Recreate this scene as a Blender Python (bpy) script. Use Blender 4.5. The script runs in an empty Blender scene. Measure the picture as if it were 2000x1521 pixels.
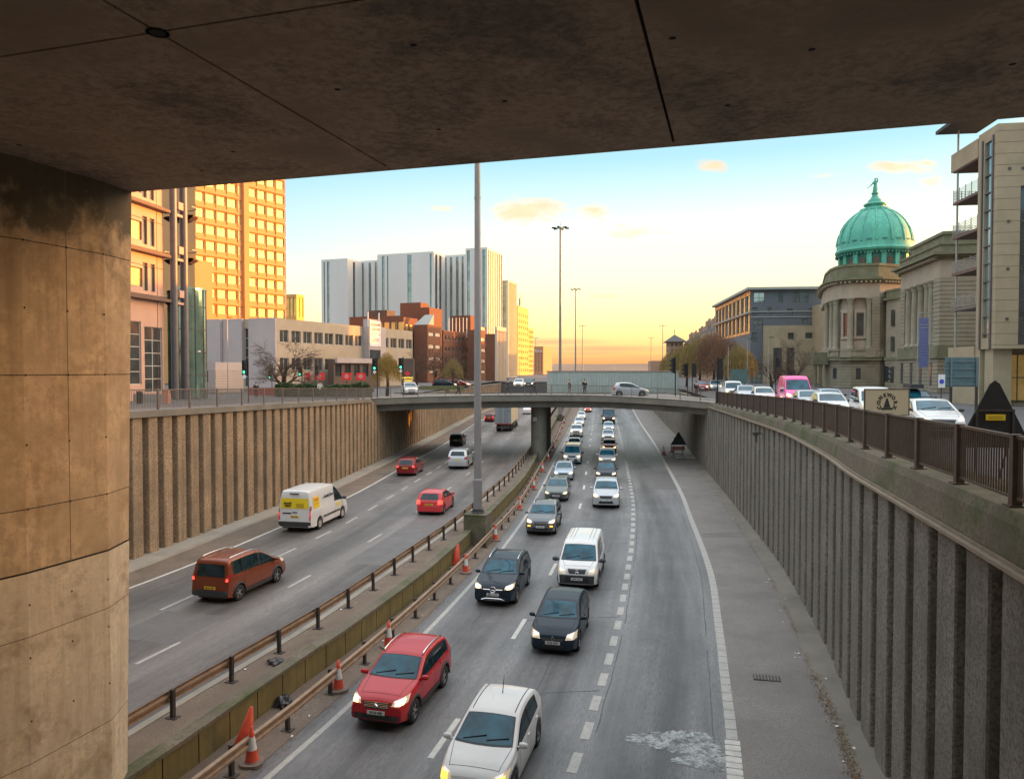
import bpy, bmesh, math, random
from mathutils import Vector, Matrix
from mathutils.bvhtree import BVHTree
R = math.radians
rnd = random.Random(7)
scene = bpy.context.scene
COL = scene.collection
# ---------------------------------------------------------------- camera
F = 1450.0
cam = bpy.data.cameras.new('camera'); camo = bpy.data.objects.new('camera', cam); COL.objects.link(camo)
cam.sensor_width = 36; cam.lens = F / 2000 * 36; cam.clip_start = .1; cam.clip_end = 9000
PITCH = math.atan((760.5 - 722) / F)
camo.location = (0, 0, 10); camo.rotation_euler = (R(90) - PITCH, 0, 0)
scene.camera = camo
# ---------------------------------------------------------------- light
SUN_AZ, SUN_EL = 72.0, 5.5
sx, sy = math.sin(R(SUN_AZ)), math.cos(R(SUN_AZ))
sun = bpy.data.lights.new('sun', 'SUN'); suno = bpy.data.objects.new('sun', sun); COL.objects.link(suno)
sun.energy = 5.0; sun.angle = R(.6); sun.color = (1, .33, .02)
suno.rotation_euler = Vector((sx * math.cos(R(SUN_EL)), sy * math.cos(R(SUN_EL)), math.sin(R(SUN_EL)))).to_track_quat('Z', 'Y').to_euler()
suno.location = (60, 60, 80)
scene.view_settings.view_transform = 'Standard'; scene.view_settings.look = 'None'
scene.view_settings.gamma = 1; scene.view_settings.exposure = .72
world = bpy.data.worlds.new('World'); scene.world = world; world.use_nodes = True
def build_world():
    nt = world.node_tree; N = nt.nodes; Lk = nt.links; N.clear()
    def n(t, **k):
        o = N.new(t)
        for a, b in k.items(): setattr(o, a, b)
        return o
    def val(s, v):
        if hasattr(v, 'links') or isinstance(v, bpy.types.NodeSocket): Lk.new(v, s)
        else: s.default_value = v
    def m(op, a, b=0.0, c=0.0, clamp=False):
        o = n('ShaderNodeMath', operation=op, use_clamp=clamp); val(o.inputs[0], a); val(o.inputs[1], b); val(o.inputs[2], c); return o.outputs[0]
    def ramp(fac, pts, interp='LINEAR'):
        o = n('ShaderNodeValToRGB'); cr = o.color_ramp; cr.interpolation = interp
        while len(cr.elements) < len(pts): cr.elements.new(.5)
        for e, (p, c) in zip(cr.elements, pts): e.position = p; e.color = (*c, 1)
        Lk.new(fac, o.inputs[0]); return o.outputs[0]
    def mix(f, a, b, t='MIX'):
        o = n('ShaderNodeMixRGB', blend_type=t); val(o.inputs[0], f); val(o.inputs[1], a); val(o.inputs[2], b); return o.outputs[0]
    tc = n('ShaderNodeTexCoord'); sp = n('ShaderNodeSeparateXYZ'); Lk.new(tc.outputs['Generated'], sp.inputs[0])
    x, y, z = sp.outputs
    sky = n('ShaderNodeTexSky', sky_type='NISHITA', sun_disc=False, sun_elevation=R(SUN_EL), sun_rotation=R(SUN_AZ))
    h = m('SQRT', m('ADD', m('MULTIPLY', x, x), m('MULTIPLY', y, y)))
    h = m('MAXIMUM', h, .001)
    gx, gy = math.sin(R(24)), math.cos(R(24))     # centre of the afterglow
    dt = m('DIVIDE', m('ADD', m('MULTIPLY', x, gx), m('MULTIPLY', y, gy)), h)
    sunny = n('ShaderNodeMapRange', interpolation_type='SMOOTHSTEP'); Lk.new(dt, sunny.inputs[0]); sunny.inputs[1].default_value = .55; sunny.inputs[2].default_value = 1.0
    warm = ramp(z, [(0, (.80, .42, .22)), (.010, (1.15, .52, .16)), (.028, (1.45, .86, .30)), (.060, (1.6, 1.22, .52)), (.12, (1.6, 1.48, .90)), (.19, (1.15, 1.32, 1.12)), (.27, (.54, .96, 1.10)), (.36, (.70, .84, .90)), (.5, (.80, .85, .90))])
    cool = ramp(z, [(0, (.9, .58, .40)), (.03, (1.25, .95, .62)), (.08, (1.2, 1.18, .95)), (.15, (.68, 1.02, 1.12)), (.27, (.32, .80, 1.08)), (.36, (.66, .82, .92)), (.5, (.80, .85, .90))])
    col = mix(sunny.outputs[0], cool, warm)
    up = n('ShaderNodeMapRange', interpolation_type='SMOOTHSTEP'); Lk.new(z, up.inputs[0]); up.inputs[1].default_value = .30; up.inputs[2].default_value = .75; up.inputs[3].default_value = 1; up.inputs[4].default_value = 2.6
    col = mix(1.0, col, up.outputs[0], 'MULTIPLY')
    # aureole round the low sun, outside the frame to the right
    sd = (sx * math.cos(R(SUN_EL)), sy * math.cos(R(SUN_EL)), math.sin(R(SUN_EL)))
    ds = m('ADD', m('ADD', m('MULTIPLY', x, sd[0]), m('MULTIPLY', y, sd[1])), m('MULTIPLY', z, sd[2]))
    au = n('ShaderNodeMapRange', interpolation_type='SMOOTHSTEP'); Lk.new(ds, au.inputs[0]); au.inputs[1].default_value = .76; au.inputs[2].default_value = 1.0; au.inputs[3].default_value = 0; au.inputs[4].default_value = 12.0
    auc = n('ShaderNodeVectorMath', operation='SCALE'); auc.inputs[0].default_value = (1.0, .55, .22); Lk.new(au.outputs[0], auc.inputs['Scale'])
    # clouds: soft puffs round fixed compass directions
    yy = m('MAXIMUM', y, .02)
    u = m('DIVIDE', x, yy); v = m('DIVIDE', z, yy)
    ns = n('ShaderNodeTexNoise'); cmb = n('ShaderNodeCombineXYZ'); Lk.new(m('MULTIPLY', u, 1.0), cmb.inputs[0]); Lk.new(m('MULTIPLY', v, 2.6), cmb.inputs[1])
    Lk.new(cmb.outputs[0], ns.inputs['Vector']); ns.inputs['Scale'].default_value = 20; ns.inputs['Detail'].default_value = 8; ns.inputs['Roughness'].default_value = .62
    def puff(cx, cy, rx, ry, k):
        a = m('DIVIDE', m('SUBTRACT', u, (cx - 1000) / F), rx / F); b = m('DIVIDE', m('SUBTRACT', v, (722 - cy) / F), ry / F)
        d = m('SQRT', m('ADD', m('MULTIPLY', a, a), m('MULTIPLY', b, b)))
        return m('MULTIPLY', m('SUBTRACT', 1.0, d, clamp=True), k)
    pf = None
    for c in [(1025, 413, 110, 38, 1.25), (1160, 418, 70, 26, .85), (1235, 452, 95, 22, .8), (1385, 328, 45, 18, 1.0), (1750, 330, 80, 22, 1.3), (1806, 321, 30, 14, 1.1), (1805, 358, 45, 16, .7), (868, 410, 40, 12, .7), (1600, 347, 40, 9, .7)]:
        p = puff(*c); pf = p if pf is None else m('MAXIMUM', pf, p)
    cl = m('MULTIPLY', m('SUBTRACT', m('ADD', m('MULTIPLY', pf, .8), m('MULTIPLY', ns.outputs[0], 1.7)), 1.08), 2.0, clamp=True)
    cl = m('MULTIPLY', cl, m('GREATER_THAN', pf, .001))
    ccol = mix(ns.outputs[0], (1.7, 1.15, .66, 1), (1.3, .74, .40, 1))
    col = mix(m('MULTIPLY', cl, .85), col, ccol)
    st = None
    for c in [(1075, 668, 130, 9, .9), (1180, 681, 180, 9, 1.0), (1150, 690, 120, 5, .8), (1300, 700, 200, 8, .6), (1180, 579, 40, 5, .5), (1100, 702, 260, 7, .5)]:
        p = puff(*c); st = p if st is None else m('MAXIMUM', st, p)
    st = m('MULTIPLY', st, .9, clamp=True)
    col = mix(st, col, (1.1, .52, .28, 1))
    col = mix(1.0, col, auc.outputs[0], 'ADD')
    b1 = n('ShaderNodeBackground'); Lk.new(sky.outputs[0], b1.inputs[0]); b1.inputs[1].default_value = .02
    b2 = n('ShaderNodeBackground'); Lk.new(col, b2.inputs[0]); b2.inputs[1].default_value = .52
    ad = n('ShaderNodeAddShader'); Lk.new(b1.outputs[0], ad.inputs[0]); Lk.new(b2.outputs[0], ad.inputs[1])
    out = n('ShaderNodeOutputWorld'); Lk.new(ad.outputs[0], out.inputs[0])
build_world()
# ---------------------------------------------------------------- helpers
def px(x, Y): return (x - 1000) / F * Y
def pz(y, Y): return 10 - (y - 722) / F * Y
def pt(x, y, Y): return Vector((px(x, Y), Y, pz(y, Y)))
def lerp(a, b, t): return a + (b - a) * t
def interp(pts, x):
    if x <= pts[0][0]: return pts[0][1]
    for (a, p), (b, q) in zip(pts, pts[1:]):
        if x <= b: return p + (q - p) * (x - a) / (b - a)
    return pts[-1][1]
def catmull(pts, step):
    """smooth open curve through 2-D or 3-D points, resampled at equal steps"""
    P = [Vector(p) for p in pts]; P = [2 * P[0] - P[1]] + P + [2 * P[-1] - P[-2]]
    d = []
    for i in range(1, len(P) - 2):
        for k in range(16):
            t = k / 16; a, b, c, e = P[i - 1:i + 3]
            d.append(.5 * ((2 * b) + (c - a) * t + (2 * a - 5 * b + 4 * c - e) * t * t + (3 * b - a - 3 * c + e) * t ** 3))
    d.append(P[-2]); return resample(d, step)
def resample(d, step):
    L = [0]
    for a, b in zip(d, d[1:]): L.append(L[-1] + (b - a).length)
    n = max(1, round(L[-1] / step)); out = []; j = 0
    for i in range(n + 1):
        s = L[-1] * i / n
        while j < len(d) - 2 and L[j + 1] < s: j += 1
        seg = max(L[j + 1] - L[j], 1e-9); out.append(d[j].lerp(d[j + 1], min(1, (s - L[j]) / seg)))
    return out
def normals2(c):
    out = []
    for i in range(len(c)):
        t = (c[min(i + 1, len(c) - 1)] - c[max(i - 1, 0)]).xy.normalized(); out.append(Vector((t.y, -t.x)))   # to the right of travel
    return out
class MB:
    def __init__(s): s.v = []; s.f = []; s.mi = []; s.M = Matrix(); s.k = 0
    def vert(s, p): s.v.append(s.M @ Vector(p)); return len(s.v) - 1
    def face(s, pts): s.f.append([s.vert(p) for p in pts]); s.mi.append(s.k)
    def grid(s, rows, closed=False):
        n = len(rows[0]); idx = [[s.vert(p) for p in r] for r in rows]
        for a, b in zip(idx, idx[1:]):
            for j in range(n if closed else n - 1):
                j2 = (j + 1) % n; s.f.append([a[j], a[j2], b[j2], b[j]]); s.mi.append(s.k)
        return idx
    def box(s, x0, x1, y0, y1, z0, z1):
        i = [s.vert((x, y, z)) for z in (z0, z1) for x, y in ((x0, y0), (x1, y0), (x1, y1), (x0, y1))]
        for q in ((3, 2, 1, 0), (4, 5, 6, 7), (0, 1, 5, 4), (1, 2, 6, 5), (2, 3, 7, 6), (3, 0, 4, 7)): s.f.append([i[k] for k in q]); s.mi.append(s.k)
    def prism(s, poly, z0, z1, bottom=True):
        a = [s.vert((p[0], p[1], z0)) for p in poly]; b = [s.vert((p[0], p[1], z1)) for p in poly]; n = len(poly)
        for i in range(n): s.f.append([a[i], a[(i + 1) % n], b[(i + 1) % n], b[i]]); s.mi.append(s.k)
        s.f.append(b); s.mi.append(s.k)
        if bottom: s.f.append(a[::-1]); s.mi.append(s.k)
    def tube(s, pts, r, n=8, caps=True):
        pts = [Vector(p) for p in pts]; rs = r if isinstance(r, (list, tuple)) else [r] * len(pts); rows = []
        up = Vector((0, 0, 1))
        for i, p in enumerate(pts):
            t = (pts[min(i + 1, len(pts) - 1)] - pts[max(i - 1, 0)]).normalized()
            a = t.cross(up if abs(t.z) < .95 else Vector((1, 0, 0))).normalized(); b = a.cross(t)
            rows.append([p + (a * math.cos(2 * math.pi * k / n) + b * math.sin(2 * math.pi * k / n)) * rs[i] for k in range(n)])
        idx = s.grid(rows, True)
        if caps and n > 2: s.f.append(idx[0][::-1]); s.mi.append(s.k); s.f.append(idx[-1]); s.mi.append(s.k)
    def beam(s, a, b, w, h):
        a = Vector(a); b = Vector(b); t = (b - a).normalized(); sd = t.cross(Vector((0, 0, 1)))
        sd = sd.normalized() if sd.length > .01 else Vector((1, 0, 0)); up = sd.cross(t)
        q = [[p + sd * (i * w / 2) + up * (j * h / 2) for i, j in ((-1, -1), (1, -1), (1, 1), (-1, 1))] for p in (a, b)]
        idx = s.grid(q, True); s.f.append(idx[0][::-1]); s.mi.append(s.k); s.f.append(idx[1]); s.mi.append(s.k)
    def lathe(s, prof, c=(0, 0, 0), n=24, a0=0, a1=2 * math.pi, capb=False, capt=False):
        full = abs(a1 - a0 - 2 * math.pi) < 1e-6; m = n if full else n + 1
        rows = [[Vector(c) + Vector((r * math.cos(a0 + (a1 - a0) * k / n), r * math.sin(a0 + (a1 - a0) * k / n), z)) for k in range(m)] for r, z in prof]
        idx = s.grid(rows, full)
        if capt: s.f.append(idx[-1]); s.mi.append(s.k)
        if capb: s.f.append(idx[0][::-1]); s.mi.append(s.k)
    def wall(s, L, z0, z1, ops, depth=.2, y=0.0, u0=0.0, back=True):
        """wall in local x/z at y, facing -y, with rectangular openings (u0,u1,z0,z1) and reveals"""
        us = sorted({u0, L} | {o[0] for o in ops} | {o[1] for o in ops}); zs = sorted({z0, z1} | {o[2] for o in ops} | {o[3] for o in ops})
        for a, b in zip(us, us[1:]):
            run = None
            for c, d in zip(zs, zs[1:]):
                um, zm = (a + b) / 2, (c + d) / 2
                hole = any(o[0] < um < o[1] and o[2] < zm < o[3] for o in ops)
                if hole:
                    if run: s.face([(a, y, run[0]), (b, y, run[0]), (b, y, run[1]), (a, y, run[1])]); run = None
                else: run = (run[0], d) if run else (c, d)
            if run: s.face([(a, y, run[0]), (b, y, run[0]), (b, y, run[1]), (a, y, run[1])])
        for a, b, c, d in ops:
            e = y + depth
            s.face([(a, y, c), (a, e, c), (b, e, c), (b, y, c)]); s.face([(a, y, d), (b, y, d), (b, e, d), (a, e, d)])
            s.face([(a, y, c), (a, y, d), (a, e, d), (a, e, c)]); s.face([(b, y, c), (b, e, c), (b, e, d), (b, y, d)])
            if back: s.face([(a, e, c), (b, e, c), (b, e, d), (a, e, d)])
    def mesh(s, name, mats, smooth=False, off=None):
        me = bpy.data.meshes.new(name); vv = s.v if off is None else [p - off for p in s.v]
        me.from_pydata([tuple(p) for p in vv], [], s.f)
        for m in (mats if isinstance(mats, (list, tuple)) else [mats]): me.materials.append(m)
        if isinstance(mats, (list, tuple)) and len(mats) > 1: me.polygons.foreach_set('material_index', s.mi)
        if smooth: me.polygons.foreach_set('use_smooth', [True] * len(s.f))
        me.update(); return me
def link(o, parent=None):
    COL.objects.link(o); o.parent = parent; return o
def props(o, label=None, cat=None, group=None, kind=None):
    if label: o['label'] = label
    if cat: o['category'] = cat
    if group: o['group'] = group
    if kind: o['kind'] = kind
    return o
def thing(name, label, cat, loc=(0, 0, 0), rz=0, group=None):
    o = bpy.data.objects.new(name, None); o.empty_display_size = .3; o.location = loc; o.rotation_euler = (0, 0, rz); link(o)
    return props(o, label, cat, group)
def part(name, mb, mat, parent=None, world=False, smooth=False, label=None, auto=None):
    """one mesh object; world=True: vertices are in world space and the parent has no rotation"""
    off = None
    if world and parent is not None:
        off = Vector(parent.location); q = parent.parent
        while q is not None: off += Vector(q.location); q = q.parent
    me = mb.mesh(name, mat, smooth, off); o = bpy.data.objects.new(name, me); link(o, parent)
    if label: o['label'] = label
    if auto: me.set_sharp_from_angle(angle=R(auto))
    return o
def single(name, mb, mat, label, cat, group=None, smooth=False, kind=None, auto=None):
    return props(part(name, mb, mat, smooth=smooth, auto=auto), label, cat, group, kind)
def struct(name, mb, mat, smooth=False, parent=None):
    o = part(name, mb, mat, parent, smooth=smooth)
    if parent is None: o['kind'] = 'structure'
    return o
def dup(o, parent=None, loc=None, rz=None):
    c = o.copy(); COL.objects.link(c); c.parent = parent
    if loc is not None: c.location = loc
    if rz is not None: c.rotation_euler = (0, 0, rz)
    for ch in list(o.children): dup(ch, c)
    return c
# ---------------------------------------------------------------- materials
def mat(name, col, rough=.6, metal=0.0, var=.12, vs=2.0, bump=0.0, bs=30.0, coat=0.0, emit=None, es=0.0, spec=None, stain=0.0, stc=(.03, .028, .02), sts=.35, stlo=.5, stretch=(1, 1, 1), fine=0.0, fs=60, uv=False, streak=0.0, skc=(.05, .045, .035), obj=False, alpha=None, tr=0.0):
    m = bpy.data.materials.new(name); m.use_nodes = True; nt = m.node_tree; N = nt.nodes; B = N['Principled BSDF']
    B.inputs['Roughness'].default_value = rough; B.inputs['Metallic'].default_value = metal
    if spec is not None: B.inputs['Specular IOR Level'].default_value = spec
    if coat: B.inputs['Coat Weight'].default_value = coat; B.inputs['Coat Roughness'].default_value = .04
    if emit: B.inputs['Emission Color'].default_value = (*emit, 1); B.inputs['Emission Strength'].default_value = es
    tc = N.new('ShaderNodeTexCoord'); mp = N.new('ShaderNodeMapping'); mp.inputs['Scale'].default_value = stretch
    if obj: nt.links.new(tc.outputs['Object'], mp.inputs[0])
    elif uv: nt.links.new(tc.outputs['UV'], mp.inputs[0])
    else:
        g = N.new('ShaderNodeNewGeometry'); nt.links.new(g.outputs['Position'], mp.inputs[0])
    def noise(sc, det=5, ro=.6):
        n = N.new('ShaderNodeTexNoise'); n.inputs['Scale'].default_value = sc; n.inputs['Detail'].default_value = det; n.inputs['Roughness'].default_value = ro
        nt.links.new(mp.outputs[0], n.inputs['Vector']); return n.outputs[0]
    cur = None
    def mixc(fac, a, b, t='MIX'):
        o = N.new('ShaderNodeMixRGB'); o.blend_type = t
        nt.links.new(fac, o.inputs[0])
        for s, v in ((o.inputs[1], a), (o.inputs[2], b)):
            if isinstance(v, tuple): s.default_value = (*v[:3], 1)
            else: nt.links.new(v, s)
        return o.outputs[0]
    def rmp(f, lo, hi):
        o = N.new('ShaderNodeMapRange'); o.inputs[1].default_value = lo; o.inputs[2].default_value = hi; nt.links.new(f, o.inputs[0]); return o.outputs[0]
    if var > 0:
        a = tuple(c * (1 - var) for c in col); b = tuple(min(1, c * (1 + var)) for c in col)
        cur = mixc(rmp(noise(vs), .3, .7), a, b)
    else: cur = tuple(col)
    if fine > 0: cur = mixc(rmp(noise(fs, 3, .8), .38, .62), tuple(c * (1 - fine) for c in col), cur) if isinstance(cur, tuple) else mixc(rmp(noise(fs, 3, .8), .40, .56), tuple(c * (1 - fine) for c in col), cur)
    if stain > 0:
        k = N.new('ShaderNodeMath'); k.operation = 'MULTIPLY'; nt.links.new(rmp(noise(sts, 9, .68), stlo, stlo + .16), k.inputs[0]); k.inputs[1].default_value = stain
        cur = mixc(k.outputs[0], cur, tuple(stc))
    if streak > 0:
        mp2 = N.new('ShaderNodeMapping'); mp2.inputs['Scale'].default_value = (1.6, 1.6, .10); nt.links.new(mp.inputs[0].links[0].from_socket, mp2.inputs[0])
        n2 = N.new('ShaderNodeTexNoise'); n2.inputs['Scale'].default_value = 2.2; n2.inputs['Detail'].default_value = 6; n2.inputs['Roughness'].default_value = .7; nt.links.new(mp2.outputs[0], n2.inputs['Vector'])
        k2 = N.new('ShaderNodeMath'); k2.operation = 'MULTIPLY'; nt.links.new(rmp(n2.outputs[0], .47, .66), k2.inputs[0]); k2.inputs[1].default_value = streak; cur = mixc(k2.outputs[0], cur, tuple(skc))
    if isinstance(cur, tuple): B.inputs['Base Color'].default_value = (*cur, 1)
    else: nt.links.new(cur, B.inputs['Base Color'])
    if bump > 0:
        bp = N.new('ShaderNodeBump'); bp.inputs['Strength'].default_value = bump; bp.inputs['Distance'].default_value = .02
        nt.links.new(noise(bs, 4, .7), bp.inputs['Height']); nt.links.new(bp.outputs[0], B.inputs['Normal'])
    if tr: B.inputs['Transmission Weight'].default_value = tr
    return m
def darken_top(m):
    # darker towards the head of the pier, the edge broken up by noise
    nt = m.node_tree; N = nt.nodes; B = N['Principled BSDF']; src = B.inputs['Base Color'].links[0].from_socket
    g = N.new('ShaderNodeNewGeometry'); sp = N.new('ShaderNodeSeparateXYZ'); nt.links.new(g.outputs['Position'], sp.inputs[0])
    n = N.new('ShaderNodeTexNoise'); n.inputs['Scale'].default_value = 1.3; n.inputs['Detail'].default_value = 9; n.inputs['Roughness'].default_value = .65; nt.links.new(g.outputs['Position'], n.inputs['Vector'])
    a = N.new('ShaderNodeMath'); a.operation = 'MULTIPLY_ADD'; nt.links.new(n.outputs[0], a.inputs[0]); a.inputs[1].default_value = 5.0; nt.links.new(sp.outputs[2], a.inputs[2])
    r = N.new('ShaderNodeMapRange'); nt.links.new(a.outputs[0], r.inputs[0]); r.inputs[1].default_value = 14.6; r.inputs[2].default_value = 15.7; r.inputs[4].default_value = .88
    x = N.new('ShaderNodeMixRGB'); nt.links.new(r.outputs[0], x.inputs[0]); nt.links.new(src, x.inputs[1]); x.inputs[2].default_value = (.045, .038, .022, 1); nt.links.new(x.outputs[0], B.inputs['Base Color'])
def wheel_tracks(m, amp=.52):
    # oil-darkened lane centres along the road's own coordinates, broken up by noise
    nt = m.node_tree; N = nt.nodes; B = N['Principled BSDF']; src = B.inputs['Base Color'].links[0].from_socket
    tc = N.new('ShaderNodeTexCoord'); sp = N.new('ShaderNodeSeparateXYZ'); nt.links.new(tc.outputs['UV'], sp.inputs[0])
    def mt(op, a, b):
        o = N.new('ShaderNodeMath'); o.operation = op
        for s, v in zip(o.inputs, (a, b)):
            if isinstance(v, float): s.default_value = v
            else: nt.links.new(v, s)
        return o.outputs[0]
    c = mt('COSINE', mt('MULTIPLY', sp.outputs[0], 2 * math.pi / 3.62), 0.0)
    mp = N.new('ShaderNodeMapping'); mp.inputs['Scale'].default_value = (.9, .05, 1); nt.links.new(tc.outputs['UV'], mp.inputs[0])
    n = N.new('ShaderNodeTexNoise'); n.inputs['Scale'].default_value = 1.6; n.inputs['Detail'].default_value = 7; n.inputs['Roughness'].default_value = .7; nt.links.new(mp.outputs[0], n.inputs['Vector'])
    n3 = N.new('ShaderNodeTexNoise'); n3.inputs['Scale'].default_value = .35; n3.inputs['Detail'].default_value = 8; n3.inputs['Roughness'].default_value = .75; nt.links.new(tc.outputs['UV'], n3.inputs['Vector'])
    f = mt('ADD', mt('MULTIPLY', c, -.30), mt('MULTIPLY', n.outputs[0], 1.7)); f = mt('ADD', f, mt('MULTIPLY', n3.outputs[0], 1.1))
    r = N.new('ShaderNodeMapRange'); nt.links.new(f, r.inputs[0]); r.inputs[1].default_value = 1.05; r.inputs[2].default_value = 1.85; r.inputs[3].default_value = 1.22; r.inputs[4].default_value = 1 - amp
    x = N.new('ShaderNodeMixRGB'); x.blend_type = 'MULTIPLY'; x.inputs[0].default_value = 1; nt.links.new(src, x.inputs[1]); nt.links.new(r.outputs[0], x.inputs[2]); nt.links.new(x.outputs[0], B.inputs['Base Color'])
M = {}
def defmats():
    M['asphalt'] = mat('asphalt', (.156, .152, .150), .55, var=.34, vs=.9, bump=.25, bs=40, stretch=(1.0, .07, 1), uv=True, stain=.45, stc=(.095, .09, .088), sts=.8, stlo=.50, fine=.36, fs=42)
    M['asphalt_left'] = mat('asphalt_left', (.150, .136, .124), .55, var=.34, vs=.9, bump=.25, bs=40, stretch=(1.0, .07, 1), uv=True, stain=.45, stc=(.098, .09, .085), sts=.8, stlo=.50, fine=.36, fs=42)
    wheel_tracks(M['asphalt']); wheel_tracks(M['asphalt_left'])
    M['asphalt_patch'] = mat('asphalt_patch', (.130, .122, .116), .6, var=.25, vs=1.2, bump=.3, bs=50, fine=.3, fs=30)
    M['tar'] = mat('tar', (.045, .043, .042), .5, var=.2, vs=5)
    M['shoulder'] = mat('shoulder', (.215, .198, .180), .85, var=.16, vs=.5, bump=.3, bs=50, stain=.6, stc=(.135, .122, .11), sts=.45, stlo=.49, fine=.3, fs=22)
    M['verge_dirt'] = mat('verge_dirt', (.19, .145, .11), .9, var=.2, vs=.6, bump=.4, bs=30, stain=.6, stc=(.09, .07, .05), sts=.5, stlo=.52, fine=.3, fs=18)
    M['street'] = mat('street', (.09, .09, .09), .8, var=.12, vs=.5, bump=.1, bs=50)
    M['paving'] = mat('paving', (.22, .20, .18), .85, var=.15, vs=.8, bump=.1, bs=20)
    M['line'] = mat('line', (.42, .40, .36), .7, var=.15, vs=3, stain=.75, stc=(.17, .16, .15), sts=4, stlo=.56, fine=.25, fs=30)
    M['line_bright'] = mat('line_bright', (.52, .50, .45), .7, var=.15, vs=3, stain=.6, stc=(.2, .19, .18), sts=4, stlo=.6)
    M['worn'] = mat('worn', (.42, .44, .43), .8, var=.2, vs=6, stain=.9, stc=(.10, .10, .10), sts=2.2, stlo=.47, fine=.5, fs=14)
    m_ = M['worn']; nt = m_.node_tree; g = nt.nodes.new('ShaderNodeNewGeometry'); n_ = nt.nodes.new('ShaderNodeTexNoise'); n_.inputs['Scale'].default_value = 3.2; n_.inputs['Detail'].default_value = 10; n_.inputs['Roughness'].default_value = .8; nt.links.new(g.outputs['Position'], n_.inputs['Vector'])
    r_ = nt.nodes.new('ShaderNodeMapRange'); r_.inputs[1].default_value = .38; r_.inputs[2].default_value = .50; r_.inputs[4].default_value = 1.0; nt.links.new(n_.outputs[0], r_.inputs[0]); nt.links.new(r_.outputs[0], nt.nodes['Principled BSDF'].inputs['Alpha'])
    M['concrete'] = mat('concrete', (.185, .168, .138), .85, var=.15, vs=.6, bump=.2, bs=12, stain=.5, stc=(.09, .085, .06), sts=.45, stlo=.5)
    M['concrete_light'] = mat('concrete_light', (.30, .275, .23), .85, var=.12, vs=.8, bump=.15, bs=15, stain=.35, stc=(.13, .12, .09), sts=.6, stlo=.52)
    M['concrete_moss'] = mat('concrete_moss', (.135, .115, .08), .9, var=.35, vs=.8, bump=.4, bs=14, stain=.85, stc=(.05, .07, .018), sts=.6, stlo=.47, fine=.3, fs=12)
    M['soffit'] = mat('soffit', (.42, .31, .22), .88, var=.42, vs=.42, bump=.5, bs=7, stain=.8, stc=(.10, .08, .066), sts=.42, stlo=.47, fine=.35, fs=7)
    M['joint'] = mat('joint', (.012, .011, .012), .95, var=.1)
    M['pier'] = mat('pier', (.45, .325, .195), .8, var=.24, vs=.9, bump=.3, bs=10, stain=.6, stc=(.26, .16, .075), sts=.8, stlo=.5, fine=.18, fs=5, streak=.35, skc=(.16, .10, .05)); darken_top(M['pier'])
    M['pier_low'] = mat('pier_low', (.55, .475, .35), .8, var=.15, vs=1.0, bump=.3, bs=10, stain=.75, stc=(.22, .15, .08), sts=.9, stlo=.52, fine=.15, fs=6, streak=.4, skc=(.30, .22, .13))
    M['rib_left'] = mat('rib_left', (.37, .265, .165), .92, var=.28, vs=.7, bump=.9, bs=26, fine=.45, fs=11, stain=.45, stc=(.16, .13, .09), sts=.5, streak=.5, skc=(.10, .08, .055))
    M['rib_right'] = mat('rib_right', (.215, .198, .165), .92, var=.30, vs=.7, bump=.9, bs=26, fine=.5, fs=13, stain=.35, stc=(.10, .095, .075), sts=.5, streak=.4, skc=(.075, .072, .055))
    M['median_panel'] = mat('median_panel', (.15, .12, .04), .85, var=.2, vs=1.2, bump=.15, bs=20, streak=.5, skc=(.07, .06, .03), stain=.5, stc=(.09, .085, .03), sts=.9)
    M['rail_steel'] = mat('rail_steel', (.27, .185, .12), .55, .35, var=.2, vs=3, stain=.6, stc=(.17, .11, .07), sts=2.5, stlo=.5)
    M['galv'] = mat('galv', (.36, .36, .35), .5, .5, var=.12, vs=3)
    M['mast'] = mat('mast', (.27, .26, .26), .5, .4, var=.08, vs=2, stain=.25, stc=(.17, .15, .12), sts=1.2, stretch=(1, 1, .3))
    M['post_dark'] = mat('post_dark', (.055, .045, .042), .6, .3, var=.25, vs=6)
    M['fence'] = mat('fence', (.19, .155, .13), .6, .3, var=.15, vs=4, stain=.4, stc=(.12, .07, .05), sts=3)
    M['fence_dark'] = mat('fence_dark', (.085, .065, .052), .6, .3, var=.2, vs=5, stain=.5, stc=(.11, .055, .03), sts=4)
    M['trim'] = mat('trim', (.30, .25, .19), .5, .5, var=.15, vs=3)
    M['black'] = mat('black', (.012, .012, .013), .55, var=0)
    M['rubber'] = mat('rubber', (.018, .018, .019), .8, var=0)
    M['plastic'] = mat('plastic', (.035, .036, .038), .6, var=0)
    M['alloy'] = mat('alloy', (.42, .42, .43), .35, .8, var=0)
    M['chrome'] = mat('chrome', (.75, .75, .76), .15, 1, var=0)
    M['white'] = mat('white', (.75, .75, .74), .5, var=.05)
    M['carglass'] = mat('carglass', (.008, .060, .088), .05, .0, var=.7, vs=1.6, spec=.35)
    M['sideglass'] = mat('sideglass', (.010, .026, .032), .05, .0, var=.7, vs=2.5, spec=.4)
    M['win'] = mat('window_glass', (.30, .40, .43), .08, .75, var=.3, vs=.25, bump=.04, bs=1.2)
    M['win_dark'] = mat('dark_glass', (.075, .085, .09), .1, .3, var=.4, vs=.5, spec=.8)
    M['win_gold'] = mat('sunset_glass', (.78, .50, .17), .25, .55, var=.25, vs=.35, bump=.05, bs=1.0)  # golden sunset reflection is put into the glass colour
    M['frame_w'] = mat('frame_white', (.5, .49, .46), .5, var=0)
    M['frame_d'] = mat('frame_dark', (.07, .065, .06), .5, var=0)
    M['red_lamp'] = mat('red_lamp', (.5, .01, .01), .3, var=0, emit=(1, .05, .03), es=2.2)
    M['red_lens'] = mat('red_lens', (.35, .01, .01), .15, var=0, coat=1)
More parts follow.
